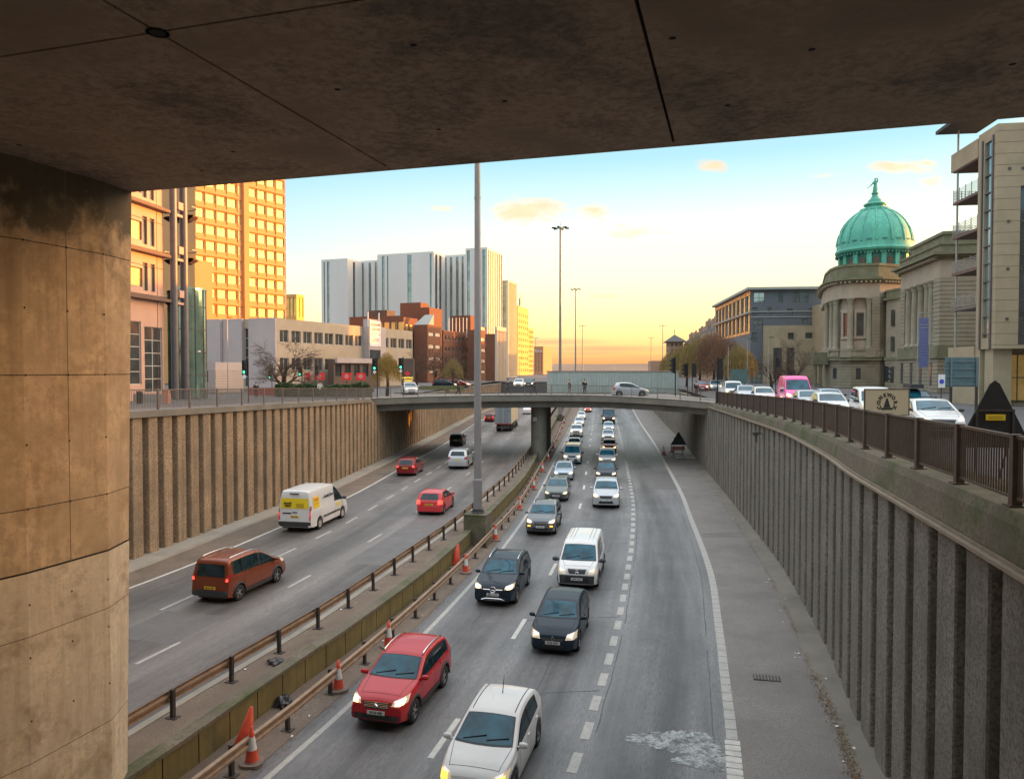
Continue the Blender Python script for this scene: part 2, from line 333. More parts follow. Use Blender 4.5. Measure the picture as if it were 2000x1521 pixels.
    M['head_on'] = mat('head_on', (.9, .8, .5), .2, var=0, emit=(1, .62, .22), es=2.6)
    M['head_dim'] = mat('head_dim', (.55, .56, .58), .12, .3, var=0, emit=(1, .7, .3), es=.25, coat=1)
    M['amber'] = mat('amber', (.9, .35, .03), .2, var=0, emit=(1, .42, .06), es=1.6)
    M['plate_w'] = mat('plate_white', (.68, .68, .66), .5, var=0)
    M['plate_y'] = mat('plate_yellow', (.72, .46, .02), .5, var=0)
    M['cone_red'] = mat('cone_red', (.62, .07, .03), .6, var=.15, vs=8)
    M['cone_white'] = mat('cone_white', (.62, .60, .57), .5, var=.1, vs=8)
    M['cone_base'] = mat('cone_base', (.20, .15, .12), .85, var=.2, vs=8)
    M['bark'] = mat('bark', (.06, .045, .035), .95, var=.25, vs=3)
    M['twig'] = mat('twig', (.11, .072, .05), .95, var=.2, vs=3)
    M['green_leaf'] = mat('hedge_leaf', (.045, .085, .022), .7, var=.5, vs=3)
    M['leaf_gold'] = mat('willow_leaf', (.30, .195, .045), .8, var=.45, vs=2)
    M['leaf_willow'] = mat('willow_strand', (.235, .175, .06), .85, var=.45, vs=1.5)
    M['leaf_brown'] = mat('bare_twig_mass', (.18, .10, .06), .9, var=.35, vs=2)
    M['litter'] = mat('litter_leaf', (.17, .095, .035), .9, var=.5, vs=20)
defmats()
# ---------------------------------------------------------------- ground curves (plan coordinates, metres)
C_redge = [(5.1, 16.5), (6.0, 20.0), (6.57, 22.4), (8.2, 29.3), (9.93, 37.1), (12.1, 50.1), (13.9, 61.2), (16.8, 82.2), (19.31, 100.5), (23.78, 136.6), (28.5, 172.5), (35, 222)]
C_rgutter = [(8.0, 16.6), (9.07, 20.5), (9.97, 24.7), (11.65, 32), (13.08, 39.3), (14.97, 50.8), (16.85, 63.4), (19.6, 82), (22.4, 101), (26.9, 137), (32, 172), (38.5, 222)]
C_rwall = [(8.75, 16.4), (9.9, 21.4), (10.99, 25.4), (12.39, 31.5), (13.73, 38.1), (15.36, 48.3), (17.68, 63.4), (20.3, 81.3), (23.3, 101), (27.6, 133), (33, 172), (39.5, 222)]
C_rdash = [(1.2, 17.2), (2.33, 21.3), (4.12, 28.7), (5.66, 36.2), (7.17, 44), (9.15, 56), (11.42, 73), (13.04, 86.1), (16.94, 116.8), (22.7, 164.6), (28.9, 215)]
C_rdiv = [(-2.35, 17.9), (-.55, 24.9), (1.29, 33.1), (3.0, 42), (4.6, 51.5), (5.9, 61), (7.1, 71), (8.2, 80), (9.44, 90.4), (12.31, 114.9), (15.65, 143.4), (19.2, 174), (24.3, 216)]
C_rleft = [(-6.01, 17.9), (-4.93, 21.6), (-3.2, 28.4), (-1.56, 36), (-.67, 40.5), (.99, 50.8), (2.66, 63.9), (4.5, 79.5), (7.9, 107), (12.2, 143), (16, 175), (20.5, 216)]
C_rrail = [(-6.55, 19.2), (-6.22, 20.3), (-5.1, 24.6), (-4.2, 28.3), (-2.8, 34.7), (-1.45, 41.8), (.4, 52.6), (1.95, 66.2), (3.5, 80), (6.5, 107), (9.3, 136), (13.5, 176), (17.6, 216)]
C_mwall = [(-8.31, 17.2), (-7.9, 18.6), (-7.47, 20.2), (-6.96, 22), (-6.3, 24.3), (-5.6, 26.6), (-3.3, 36.2), (-.15, 54.9), (1.2, 64.5), (2.3, 75), (3.1, 84), (5.3, 107), (8.0, 136), (11.8, 176), (15.6, 216)]
C_lrail = [(-9.66, 18.5), (-9.0, 20.8), (-7.98, 24), (-6.74, 28.4), (-4.51, 38.2), (-3.5, 42.8), (-1.71, 53.6), (-.18, 63.6), (1.02, 73.9), (2.0, 83), (4.3, 107), (6.6, 136), (10.3, 176), (14, 216)]
C_ldiv2 = [(-13.9, 17.5), (-12.2, 23.6), (-9.98, 31.4), (-7.91, 40.9), (-6.54, 48.6), (-4.44, 64.2), (-2.4, 83), (-.15, 107.4), (2.01, 132.3), (6, 172), (9.8, 212)]
C_ldiv1 = [(-16.8, 18), (-15.3, 23.8), (-13.47, 30.9), (-11.48, 39.6), (-10.06, 47.3), (-8.2, 63), (-6.79, 75.5), (-5.15, 95.5), (-3.54, 116.6), (.5, 158), (5.2, 208)]
C_ledge = [(-19.5, 20), (-17.6, 28.5), (-15.66, 35.9), (-14.01, 44.5), (-12.1, 56), (-10.93, 68.7), (-9.9, 81), (-8.42, 98.2), (-6.69, 127.4), (-4.0, 160), (.8, 205)]
C_lwall = [(-23.0, 17), (-20.6, 27), (-18.9, 35.2), (-17.87, 41), (-16.9, 46.5), (-16.04, 51.5), (-14.9, 61), (-14.1, 70.1), (-12.9, 85), (-11.5, 105.8), (-9.5, 137.6), (-7.6, 163), (-3, 203)]
def ext(c, near=None, far=None):
    a, b = Vector(c[0]), Vector(c[1]); d = (a - b).normalized(); c = [tuple(p) for p in c]
    if near is not None:
        q = a.copy(); new = []
        while q.y > near: q = q + d * min(4.0, (c2 := (a - b).length) * 1.15 if not new else 4.0); new.append(tuple(q))
        c = new[::-1] + c
    return c
def curve(c, near=-14, step=1.0): return catmull([(p[0], p[1], 0) for p in ext(c, near)], step)
LZ = .5                                     # the left carriageway lies half a metre higher
def strip(mb, A, B, za, zb):
    """sheet between two curves, both resampled to the same count"""
    n = max(len(A), len(B)); fa = [A[round(i * (len(A) - 1) / (n - 1))] for i in range(n)]; fb = [B[round(i * (len(B) - 1) / (n - 1))] for i in range(n)]
    mb.grid([[(p.x, p.y, za), (q.x, q.y, zb)] for p, q in zip(fa, fb)])
def at_y(c, y):
    for a, b in zip(c, c[1:]):
        if a.y <= y <= b.y: return a.lerp(b, (y - a.y) / max(1e-6, b.y - a.y))
    return c[0] if y < c[0].y else c[-1]
def matched(A, B, step=1.5):
    y0 = max(A[0].y, B[0].y); y1 = min(A[-1].y, B[-1].y); n = int((y1 - y0) / step)
    ys = [y0 + (y1 - y0) * i / n for i in range(n + 1)]
    return [(at_y(A, y), at_y(B, y)) for y in ys]
def sheet(A, B, za, zb, step=1.5):
    mb = MB(); mb.grid([[(p.x, p.y, za), (q.x, q.y, zb)] for p, q in matched(A, B, step)]); return mb
def add_uv(o, ref):
    """u = metres across from a reference curve, v = metres along it"""
    me = o.data; L = [0]
    for a, b in zip(ref, ref[1:]): L.append(L[-1] + (b - a).length)
    def uvp(v):
        i = min(range(len(ref)), key=lambda k: abs(ref[k].y - v.y)); t = (ref[min(i + 1, len(ref) - 1)] - ref[max(i - 1, 0)]).xy.normalized(); d = v.xy - ref[i].xy; return (d.x * t.y - d.y * t.x, L[i] + d.dot(t))
    pv = [uvp(v.co) for v in me.vertices]; lay = me.uv_layers.new(name='UVMap')
    for l in me.loops: lay.data[l.index].uv = pv[l.vertex_index]
cv = {k: curve(v) for k, v in dict(redge=C_redge, rgutter=C_rgutter, rwall=C_rwall, rdash=C_rdash, rdiv=C_rdiv, rleft=C_rleft, rrail=C_rrail, mwall=C_mwall, lrail=C_lrail, ldiv2=C_ldiv2, ldiv1=C_ldiv1, ledge=C_ledge, lwall=C_lwall).items()}
def offset(c, d): return [p + Vector((n.x, n.y, 0)) * d for p, n in zip(c, normals2(c))]
road_r = struct('motorway_road', sheet(offset(cv['mwall'], .15), cv['redge'], 0, 0), M['asphalt'])
road_l = struct('motorway_road', sheet(cv['ledge'], offset(cv['lrail'], -.45), LZ, LZ), M['asphalt_left'])
add_uv(road_r, cv['rdiv']); add_uv(road_l, cv['ldiv1'])
mb = sheet(offset(cv['redge'], -.02), cv['rgutter'], .004, .05); struct('hard_shoulder', mb, M['shoulder'])
mb = sheet(cv['rgutter'], offset(cv['rwall'], .5), .05, .16); struct('verge', mb, M['concrete'])
mb = sheet(offset(cv['lwall'], -.6), offset(cv['lwall'], 1.1), LZ + .16, LZ + .12); struct('verge', mb, M['concrete_light'])
mb = sheet(offset(cv['lwall'], 1.1), offset(cv['lwall'], 1.13), LZ + .12, LZ + .018); struct('kerb', mb, M['concrete_light'])
mb = sheet(offset(cv['lwall'], 1.1), offset(cv['ledge'], .02), LZ + .02, LZ + .004); struct('hard_shoulder', mb, M['verge_dirt'])
# median: kerb, dirt and paving behind the left rail, then the drop wall down to the right carriageway
mb = sheet(offset(cv['lrail'], -.45), offset(cv['mwall'], -.35), LZ + .10, LZ + .10); struct('median_strip', mb, M['verge_dirt'])
mb = MB()
for (a, b) in matched(offset(cv['lrail'], -.47), offset(cv['lrail'], -.30)): pass
rows = [[(a.x, a.y, LZ - .1), (a.x, a.y, LZ + .125), (b.x, b.y, LZ + .125), (b.x, b.y, LZ)] for a, b in matched(offset(cv['lrail'], -.47), offset(cv['lrail'], -.22))]
mb.grid(rows); struct('kerb', mb, M['concrete_light'])
mb = sheet(cv['mwall'], offset(cv['rleft'], -.55), .05, .012); struct('median_strip', mb, M['verge_dirt'])
# ---- painted markings
def solid(c, w, z, y0, y1, step=1.0, wob=0):
    mb = MB(); rows = []
    y = y0; cc = cv[c]; nn = normals2(cc)
    while y < y1:
        p = at_y(cc, y); i = min(range(len(cc)), key=lambda k: abs(cc[k].y - y)); n = nn[i]
        rows.append([(p.x - n.x * w / 2, p.y - n.y * w / 2, z), (p.x + n.x * w / 2, p.y + n.y * w / 2, z)]); y += step
    mb.grid(rows); return mb
def dashes(c, w, z, y0, y1, on, off, shift=0.0):
    mb = MB(); cc = resample(cv[c], .25); nn = normals2(cc); s = 0; k = 0; per = on + off
    start = next(i for i, p in enumerate(cc) if p.y >= y0); i = start; nper = int(per / .25); non = int(on / .25)
    while i + non < len(cc) and cc[i].y < y1:
        j = rnd.uniform(-.015, .015)
        rows = [[(cc[q].x + nn[q].x * (shift + j - w / 2), cc[q].y + nn[q].y * (shift + j - w / 2), z), (cc[q].x + nn[q].x * (shift + j + w / 2), cc[q].y + nn[q].y * (shift + j + w / 2), z)] for q in range(i, i + non + 1)]
        mb.grid(rows); i += nper
    return mb
struct('lane_marking', solid('redge', .30, .010, -10, 215), M['line'])
mb = MB()
cc = resample(cv['redge'], .3); nn = normals2(cc)
for i in range(0, len(cc) - 1, 2):
    if 12 < cc[i].y < 19.8: mb.grid([[(cc[q].x - nn[q].x * .19, cc[q].y - nn[q].y * .19, .016), (cc[q].x + nn[q].x * .19, cc[q].y + nn[q].y * .19, .016)] for q in (i, i + 1)])
for i in range(0, len(cc) - 1): 
    if 12 < cc[i].y < 19.8: a = cc[i].lerp(cc[i + 1], .1); b = cc[i].lerp(cc[i + 1], .9); n = nn[i]; mb.grid([[(p.x - n.x * .20, p.y - n.y * .20, .019), (p.x + n.x * .20, p.y + n.y * .20, .019)] for p in (a, b)])
struct('lane_marking', mb, M['line_bright'])
mb = MB()
for i in range(0, len(cc) - 1):
    if 19.8 <= cc[i].y < 55 and i % 2 == 0: n = nn[i]; a = cc[i]; b = cc[i].lerp(cc[i + 1], .12); mb.grid([[(p.x - n.x * .15, p.y - n.y * .15, .014), (p.x + n.x * .15, p.y + n.y * .15, .014)] for p in (a, b)])
struct('lane_marking', mb, M['asphalt'])
struct('lane_marking', solid('rleft', .18, .008, -10, 215), M['line'])
struct('lane_marking', dashes('rdiv', .17, .008, 10.2, 210, 2.25, 6.65), M['line_bright'])
struct('lane_marking', dashes('rdash', .26, .008, 14.8, 210, 1.0, .85), M['line'])
struct('lane_marking', solid('ledge', .17, LZ + .010, -10, 195), M['line_bright'])
struct('lane_marking', dashes('ldiv1', .14, LZ + .006, 12.5, 200, 2.0, 2.25), M['line'])
struct('lane_marking', dashes('ldiv2', .14, LZ + .006, 15.2, 205, 2.0, 6.9), M['line'])
# worn white slurry patch near the edge line
mb = MB(); rr = random.Random(3)
def blob(cx, cy, rx, ry, rot, z, n=40):
    pts = []
    for k in range(n):
        a = 2 * math.pi * k / n; q = 1 + .10 * rr.uniform(-1, 1); x = rx * q * math.copysign(abs(math.cos(a)) ** 1.0, math.cos(a)); y = ry * q * math.sin(a) * (.35 + .65 * (math.cos(a) * .5 + .5))
        pts.append((cx + x * math.cos(rot) - y * math.sin(rot), cy + x * math.sin(rot) + y * math.cos(rot), z))
    mb.face(pts)
blob(4.35, 19.75, 1.3, .85, R(-8), .006, 90); blob(4.9, 18.7, .85, .6, R(-5), .0075, 70); blob(3.4, 17.3, .35, .22, 0, .006, 30)
struct('road_patch', mb, M['worn'])
def lane_patch(mb, ref, u0, u1, y0, y1, z):
    cc = resample(cv[ref], .5); nn = normals2(cc); rows = [[(p.x + n.x * u0, p.y + n.y * u0, z), (p.x + n.x * u1, p.y + n.y * u1, z)] for p, n in zip(cc, nn) if y0 <= p.y <= y1]
    if len(rows) > 1: mb.grid(rows)
mb = MB()
for ref, u0, u1, y0, y1, z in (('rdiv', .5, 2.9, 38.5, 41.0, .004), ('rdash', 1.5, 3.9, 62, 74, .004), ('rdiv', .4, 3.0, 70, 88, .004), ('ldiv1', .3, 3.0, 26, 29.5, LZ + .003), ('ldiv2', .6, 3.2, 36, 52, LZ + .003), ('ldiv1', -3.0, -.4, 44, 62, LZ + .003)): lane_patch(mb, ref, u0, u1, y0, y1, z)
struct('road_patch', mb, M['asphalt_patch'])
mb = MB(); rr2 = random.Random(4)
for ref, u, y0, y1, z in (('rdiv', 1.75, 16, 70, .0052), ('rdash', .25, 18, 90, .0052), ('rdiv', -1.9, 20, 60, .0052), ('ldiv1', 1.6, 20, 90, LZ + .0045), ('ldiv2', 1.9, 24, 80, LZ + .0045), ('redge', -.5, 16, 60, .0052)):
    cc = resample(cv[ref], .7); nn = normals2(cc); rows = []
    for i, (p, n) in enumerate(zip(cc, nn)):
        if y0 <= p.y <= y1:
            q = u + rr2.gauss(0, .012); w = rr2.uniform(.008, .022)
            if rr2.random() < .12:
                if len(rows) > 1: mb.grid(rows)
                rows = []
                continue
            rows.append([(p.x + n.x * (q - w), p.y + n.y * (q - w), z), (p.x + n.x * (q + w), p.y + n.y * (q + w), z)])
    if len(rows) > 1: mb.grid(rows)
for y in [40.5, 42.2, 43.6, 45.4, 47.0, 49.1, 51.5, 54, 57, 61, 66] + [22.5, 29.4, 33.3]:
    a_ = at_y(cv['rdiv'], y); b_ = at_y(cv['rdash'], y + .4); pts = [a_.lerp(b_, k / 8) for k in range(9)]; mb.grid([[(p.x, p.y + rr2.gauss(0, .02), .0054), (p.x, p.y + .025 + rr2.gauss(0, .01), .0054)] for p in pts])
struct('road_seam', mb, M['tar'])
mb = MB()
for y in (44.2, 44.9):
    a_ = at_y(cv['redge'], y) + Vector((.35, 0, 0)); b_ = at_y(cv['rgutter'], y); mb.grid([[(a_.lerp(b_, k / 6).x, y, .02 + .035 * k / 6), (a_.lerp(b_, k / 6).x, y + .05, .02 + .035 * k / 6)] for k in range(7)])
struct('road_seam', mb, M['tar'])
mb = MB()
for k in range(34):
    x, y = rr.uniform(-2, 5), rr.uniform(14, 70); w = rr.uniform(.01, .03); x += (y - 17) * .2
    mb.box(x, x + w, y, y + w, 0, w * .6)
# ---------------------------------------------------------------- retaining walls
def ribbed(curve_, step, z0, ztop, side, gw, gd, y0=-10, y1=999):
    """ribbed cladding along a curve; side=+1 faces right of travel"""
    cc = resample(curve_, step); mb = MB()
    for a, b in zip(cc, cc[1:]):
        if not (y0 <= a.y <= y1): continue
        t = (b - a).normalized(); n = Vector((t.y, -t.x, 0)) * side; L = (b - a).length; k = gw * .18
        zt = ztop(a.y); prof = [(0, -gd), (gw - k, -gd), (gw, -.04), (gw + .03, 0), (L - .03 - k, 0), (L - k, -.04), (L, -gd)]
        lo = [a + t * u + n * v + Vector((0, 0, z0)) for u, v in prof]; hi = [Vector((p.x, p.y, zt)) for p in lo]
        mb.grid([lo, hi])
    return mb
def wall_block(curve_, prof, y0=-10, y1=999, step=1.2):
    cc = [p for p in resample(curve_, step) if y0 <= p.y <= y1]; nn = normals2(cc); mb = MB()
    rows = [[(p.x + n.x * u, p.y + n.y * u, z) for u, z in prof(p.y)] for p, n in zip(cc, nn)]
    idx = mb.grid(rows, True); mb.f.append(idx[0][::-1]); mb.mi.append(0); mb.f.append(idx[-1]); mb.mi.append(0)
    return mb
def zl_top(y): return interp([(30, 7.75), (50, 7.35), (75, 6.75), (95, 6.5), (140, 6.2), (220, 6)], y)      # rib tops, left
def zl(y): return interp([(20, 7.9), (35, 7.85), (50, 7.45), (75, 6.95), (95, 6.9)], y)                 # street level, left
def zr(y): return interp([(20, 7.35), (35, 7.2), (60, 7.05), (80, 6.95)], y)                             # street level, right
BR0, BR1 = 75.0, 94.0
wl = thing('retaining_wall', 'long brown ribbed concrete retaining wall on the left of the sunken motorway', 'wall', (-18, 40, 0))
part('cladding', ribbed(cv['lwall'], 1.2, LZ + .1, zl_top, 1, .38, .38), M['rib_left'], wl, world=True)
part('coping', wall_block(cv['lwall'], lambda y: [(.12, zl_top(y) + .002), (.12, zl_top(y) + .34), (-.55, zl_top(y) + .34), (-.55, zl_top(y) + .002)], y1=BR0 - 1), M['concrete'], wl, world=True)
part('coping', wall_block(cv['lwall'], lambda y: [(.12, zl_top(y) + .002), (.12, zl_top(y) + .34), (-.55, zl_top(y) + .34), (-.55, zl_top(y) + .002)], y0=BR1 + .5), M['concrete'], wl, world=True)
wr = thing('retaining_wall', 'grey ribbed concrete retaining wall with metal trim on the right of the motorway', 'wall', (14, 40, 0))
def zr_top(y): return interp([(12, 7.02), (34, 6.93), (66, 6.5), (80, 6.4), (120, 6.2), (220, 6)], y)
def zr_c(y): return interp([(14, .83), (32, .62), (60, .45)], y)
part('cladding', ribbed(cv['rwall'], 1.5, .1, zr_top, -1, .42, .38), M['rib_right'], wr, world=True)
part('coping', wall_block(cv['rwall'], lambda y: [(-.02, zr_top(y) + .10), (.05, zr_top(y) + zr_c(y) * .75), (.12, zr_top(y) + zr_c(y) - .02), (1.25, zr_top(y) + zr_c(y) + .03), (1.25, zr_top(y) - .5), (.3, zr_top(y) - .5), (.3, zr_top(y) + .10)], y1=72), M['concrete_moss'], wr, world=True)
part('coping', wall_block(cv['rwall'], lambda y: [(-.1, zr_top(y) + .10), (-.1, zr_top(y) + .5), (.5, zr_top(y) + .5), (.5, zr_top(y) + .10)], y0=BR1 + .5), M['concrete'], wr, world=True)
part('metal_trim', wall_block(cv['rwall'], lambda y: [(-.20, zr_top(y) - .01), (-.20, zr_top(y) + .05), (-.16, zr_top(y) + .05), (-.16, zr_top(y) + .02), (-.06, zr_top(y) + .02), (-.06, zr_top(y) + .085), (.04, zr_top(y) + .085), (.04, zr_top(y) - .01)], y1=72), M['trim'], wr, world=True)
part('backing', wall_block(cv['lwall'], lambda y: [(-.39, 0), (-.39, zl_top(y)), (-.9, zl_top(y)), (-.9, 0)]), M['concrete'], wl, world=True)
part('backing', wall_block(cv['rwall'], lambda y: [(.39, 0), (.39, zr_top(y)), (.9, zr_top(y)), (.9, 0)]), M['concrete'], wr, world=True)
# trench end, far beyond the bridge
# ---------------------------------------------------------------- street level ground outside the trench
def ground_side(curve_, zf, out, off, name, m, far=215, near=-14):
    cc = [p for p in offset(resample(curve_, 4), off)]; mb = MB(); rows = []
    for p in cc: rows.append([(p.x, p.y, zf(p.y)), (p.x + math.copysign(6, out), p.y, zf(p.y)), (out, p.y, zf(p.y))])
    mb.grid(rows); return struct(name, mb, m)
ground_side(cv['lwall'], lambda y: zl(y), -160, -.5, 'street', M['street'])
ground_side(cv['rwall'], lambda y: zr(y), 190, 1.2, 'street', M['street'])
mb = MB()
for (x0, x1, y0, y1) in ((-3000, 3000, 205, 4200), (-3000, -160, -300, 205), (190, 3000, -300, 205)): mb.face([(x0, y0, 6.7), (x1, y0, 6.7), (x1, y1, 6.7), (x0, y1, 6.7)])
mb.face([(-40, 205, 6.7), (-40, 205, -.5), (60, 205, -.5), (60, 205, 6.7)])
struct('ground', mb, M['street'])
mb = MB(); mb.face([(-60, -60, -.12), (80, -60, -.12), (80, 205, -.12), (-60, 205, -.12)]); struct('ground', mb, M['concrete'])
# ---- hills
hm = mat('hill', (.20, .14, .10), .95, var=.2, vs=.002)
mb = MB(); rr = random.Random(5); rows = [[], []]
for k in range(140):
    a = R(-60 + k * 120 / 139); d = 4000
    hz = 10 + d * (.0035 + .0028 * math.sin(a * 5 + 1) + .0018 * math.sin(a * 13) + .0006 * math.sin(a * 41)) 
    rows[0].append((math.sin(a) * (d - 500), math.cos(a) * (d - 500), 2)); rows[1].append((math.sin(a) * d, math.cos(a) * d, max(hz, 14)))
mb.grid(rows); struct('hills', mb, hm, smooth=True)
# ---------------------------------------------------------------- the overpass overhead
ov = thing('overpass', 'dark concrete road overpass spanning the top of the view on a warm tan pier', 'bridge', (-8, 14, 0))
A0 = Vector((-8.4, 16.5)); ang = R(16.6); e1 = Vector((math.cos(ang), -math.sin(ang))); e2 = Vector((math.sin(ang), math.cos(ang)))    # e1 along the edge, e2 away from us
SZ = 13.9
def op(u, v): q = A0 + e1 * u + e2 * v; return (q.x, q.y)
def slab(u0, u1, v0, v1, z0, z1): mb.prism([op(u0, v0), op(u1, v0), op(u1, v1), op(u0, v1)], z0, z1)
UA, UB, VJ = 6.35, 11.75, -6.25
us = [-45, -17.0, -11.6, -5.2, UA - 5.6, UA, UB, UB + 5.6, UB + 11.2, UB + 22, 70]; us = [-45, -13, UA, UB, UB + 15, 70]; vs = [-40, -26, -18.5, -12.3, VJ, -.28]
mb = MB(); g = .022
for i in range(len(us) - 1):
    for j in range(len(vs) - 1): slab(us[i] + g, us[i + 1] - g, vs[j] + g, vs[j + 1] - g, SZ, SZ + .16)
part('soffit', mb, M['soffit'], ov, world=True)
mb = MB(); slab(-45, 70, -40, -.05, SZ + .10, SZ + 1.1)
for i, u in enumerate(us[1:-1]): pass
part('deck', mb, M['joint'], ov, world=True)
mb = MB(); slab(-45, 70, -.275, 0, SZ + .012, SZ + 1.3); part('edge_beam', mb, M['soffit'], ov, world=True)
mb = MB(); mb.lathe([(.13, SZ - .012), (.10, SZ - .012), (.09, SZ + .1)], (*op(UA, VJ), 0), 12, capb=True); part('drain_hole', mb, M['joint'], ov, world=True)
mb = MB()
for u, v in [(UA - 5.5, -3.4), (UA - 2.2, -2.0), (UA - 6.1, -4.8), (UA + 1.1, -4.1), (UA + 1.8, -2.1), (UA + 3.2, -3.0), (UA + 2.7, -5.1), (UB + .3, -4.4), (UB + 1.9, -3.6), (UB + 2.4, -5.4), (UB + .9, -1.9), (UA - 3.6, -1.1), (UA + 4.4, -6.9), (UA + .8, -7.4), (UB - 1.2, -7.2), (UB + 4.4, -2.4)]:
    mb = MB(); mb.lathe([(.045, SZ - .004), (.0, SZ - .004)], (*op(u, v), 0), 10); part('bolt_hole', mb, M['joint'], ov, world=True)
PC, PA_, PB = Vector((-8.4, 16.5)), Vector((-8.49, 15.52)), Vector((-9.05, 13.76)); PN = PB + Vector((-.47, -.883)) * 2.2
back = [Vector((-11.3, 10.6)), Vector((-13.2, 13.5)), Vector((-12.2, 17.4)), Vector((-10.2, 18.3)), Vector((-9.35, 17.75))]
ring = [PN, PB, PA_, PC] + back[::-1][0:5]
def pier_ring(z):
    s = (SZ - z) / SZ; out = []
    for i, p in enumerate(ring):
        q = p.copy()
        if i == 3: q = q + Vector((-.30, .0)) * s
        if i == 4: q = q + Vector((-.3, 0)) * s
        out.append((q.x, q.y, z))
    return out
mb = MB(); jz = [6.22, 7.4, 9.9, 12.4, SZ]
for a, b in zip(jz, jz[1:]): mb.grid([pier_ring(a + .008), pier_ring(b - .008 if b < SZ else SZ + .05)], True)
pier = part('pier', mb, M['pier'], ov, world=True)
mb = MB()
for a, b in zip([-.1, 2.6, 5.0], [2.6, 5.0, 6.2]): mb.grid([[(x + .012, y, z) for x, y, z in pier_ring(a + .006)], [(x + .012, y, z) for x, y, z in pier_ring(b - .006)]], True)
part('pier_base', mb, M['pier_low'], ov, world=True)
mb = MB(); ccx = sum(p.x for p in ring) / len(ring); ccy = sum(p.y for p in ring) / len(ring)
def shrunk(z): return [(ccx + (x - ccx) * .985, ccy + (y - ccy) * .985, z) for x, y, z in pier_ring(z)]
mb.grid([shrunk(z) for z in (0, 6.21, 7.4, 9.9, 12.4, SZ)], True); part('core', mb, M['joint'], pier, world=True)
mb = MB()
t1 = (PA_ - PB).normalized()
mid = PB.lerp(PA_, .51)
for q in (PB + t1 * .03, mid, PA_ - t1 * .03):
    for z in (12.4, 11.15, 9.9, 8.6, 7.4, 5.6, 4.6, 3.4):
        n = Vector((t1.y, -t1.x)); c = q + n * .004 
        mb = MB(); mb.M = Matrix.Translation((c.x - .29 * (SZ - z) / SZ * 0, c.y, z)) @ Vector((n.x, n.y, 0)).to_track_quat('Z', 'Y').to_matrix().to_4x4(); mb.lathe([(.022, .008), (0, .008)], n=8); part('tie_hole', mb, M['joint'], pier, world=True)
mb = MB(); n = Vector((t1.y, -t1.x))
for q in (mid,): mb.tube([(q.x + n.x * .001, q.y + n.y * .001, 0), (q.x + n.x * .001, q.y + n.y * .001, SZ)], .006, 6)
part('seam', mb, M['concrete'], pier, world=True)
# ---------------------------------------------------------------- motorway bridge carrying the cross street
br = thing('bridge', 'low concrete street bridge crossing the motorway on round-ended piers', 'bridge', (3, 85, 0))
front = catmull([(-14.9, 74.2, 7.05), (-9, 76.6, 7.2), (0, 78.9, 7.28), (8, 79.3, 7.24), (13, 78.3, 7.08), (16.3, 75.6, 6.96), (18.6, 71.5, 6.88), (19.6, 67, 6.9)], 1.0)
nn = normals2(front)
mb = MB(); rows = [[(p.x, p.y, p.z), (p.x + n.x * .0, p.y, p.z - .62), (p.x - n.x * .75, p.y - n.y * .75, p.z - .66), (p.x - n.x * .8, p.y - n.y * .8, p.z - 1.32), (p.x - n.x * 2, p.y - n.y * 2, p.z - 1.32)] for p, n in zip(front, nn)]
mb.grid(rows)
part('fascia', mb, M['concrete'], br, world=True)
mb = MB(); rows = [[(p.x, p.y, p.z), (p.x + n.x * .05, p.y + n.y * .05, p.z), (p.x + n.x * .05, p.y + n.y * .05, p.z + .06), (p.x - n.x * .5, p.y - n.y * .5, p.z + .06), (p.x - n.x * .5, p.y - n.y * .5, p.z - .2)] for p, n in zip(front, nn)]
mb.grid(rows); part('edge_kerb', mb, M['concrete_light'], br, world=True)
mb = MB(); rows = [[(p.x - n.x * .5, p.y - n.y * .5, p.z - .06), (p.x - n.x * 3.0, p.y - n.y * 3.0, 7.08), (p.x - n.x * 3.02, p.y - n.y * 3.02, 6.96), (p.x * 1.0, BR1, 6.96)] for p, n in zip(front, nn)]
mb.grid(rows); struct('pavement', mb, M['paving'])
mb = MB(); rows = [[(p.x - n.x * 2, p.y - n.y * 2, 5.86), (p.x, BR1, 5.86), (p.x, BR1, 7.1)] for p, n in zip(front, nn)]; mb.grid(rows)
part('underside', mb, M['concrete'], br, world=True)
for (cx, cy, q_) in ((3.0, 82.8, 1), (4.5, 91.5, .35)):
    mb = MB(); pr = []
    for k in range(20): a = 2 * math.pi * k / 20; pr.append((cx + .87 * q_ * math.cos(a), cy + math.copysign(abs(math.sin(a)) ** .7, math.sin(a)) * 1.6 * q_))
    mb.prism(pr, 0, 5.9); part('pier', mb, M['concrete'], br, world=True, smooth=True, auto=40)
mb = MB(); mb.box(2.3, 2.75, 81.12, 81.18, 4.35, 4.8); part('sign_plate', mb, M['concrete_light'], br, world=True)
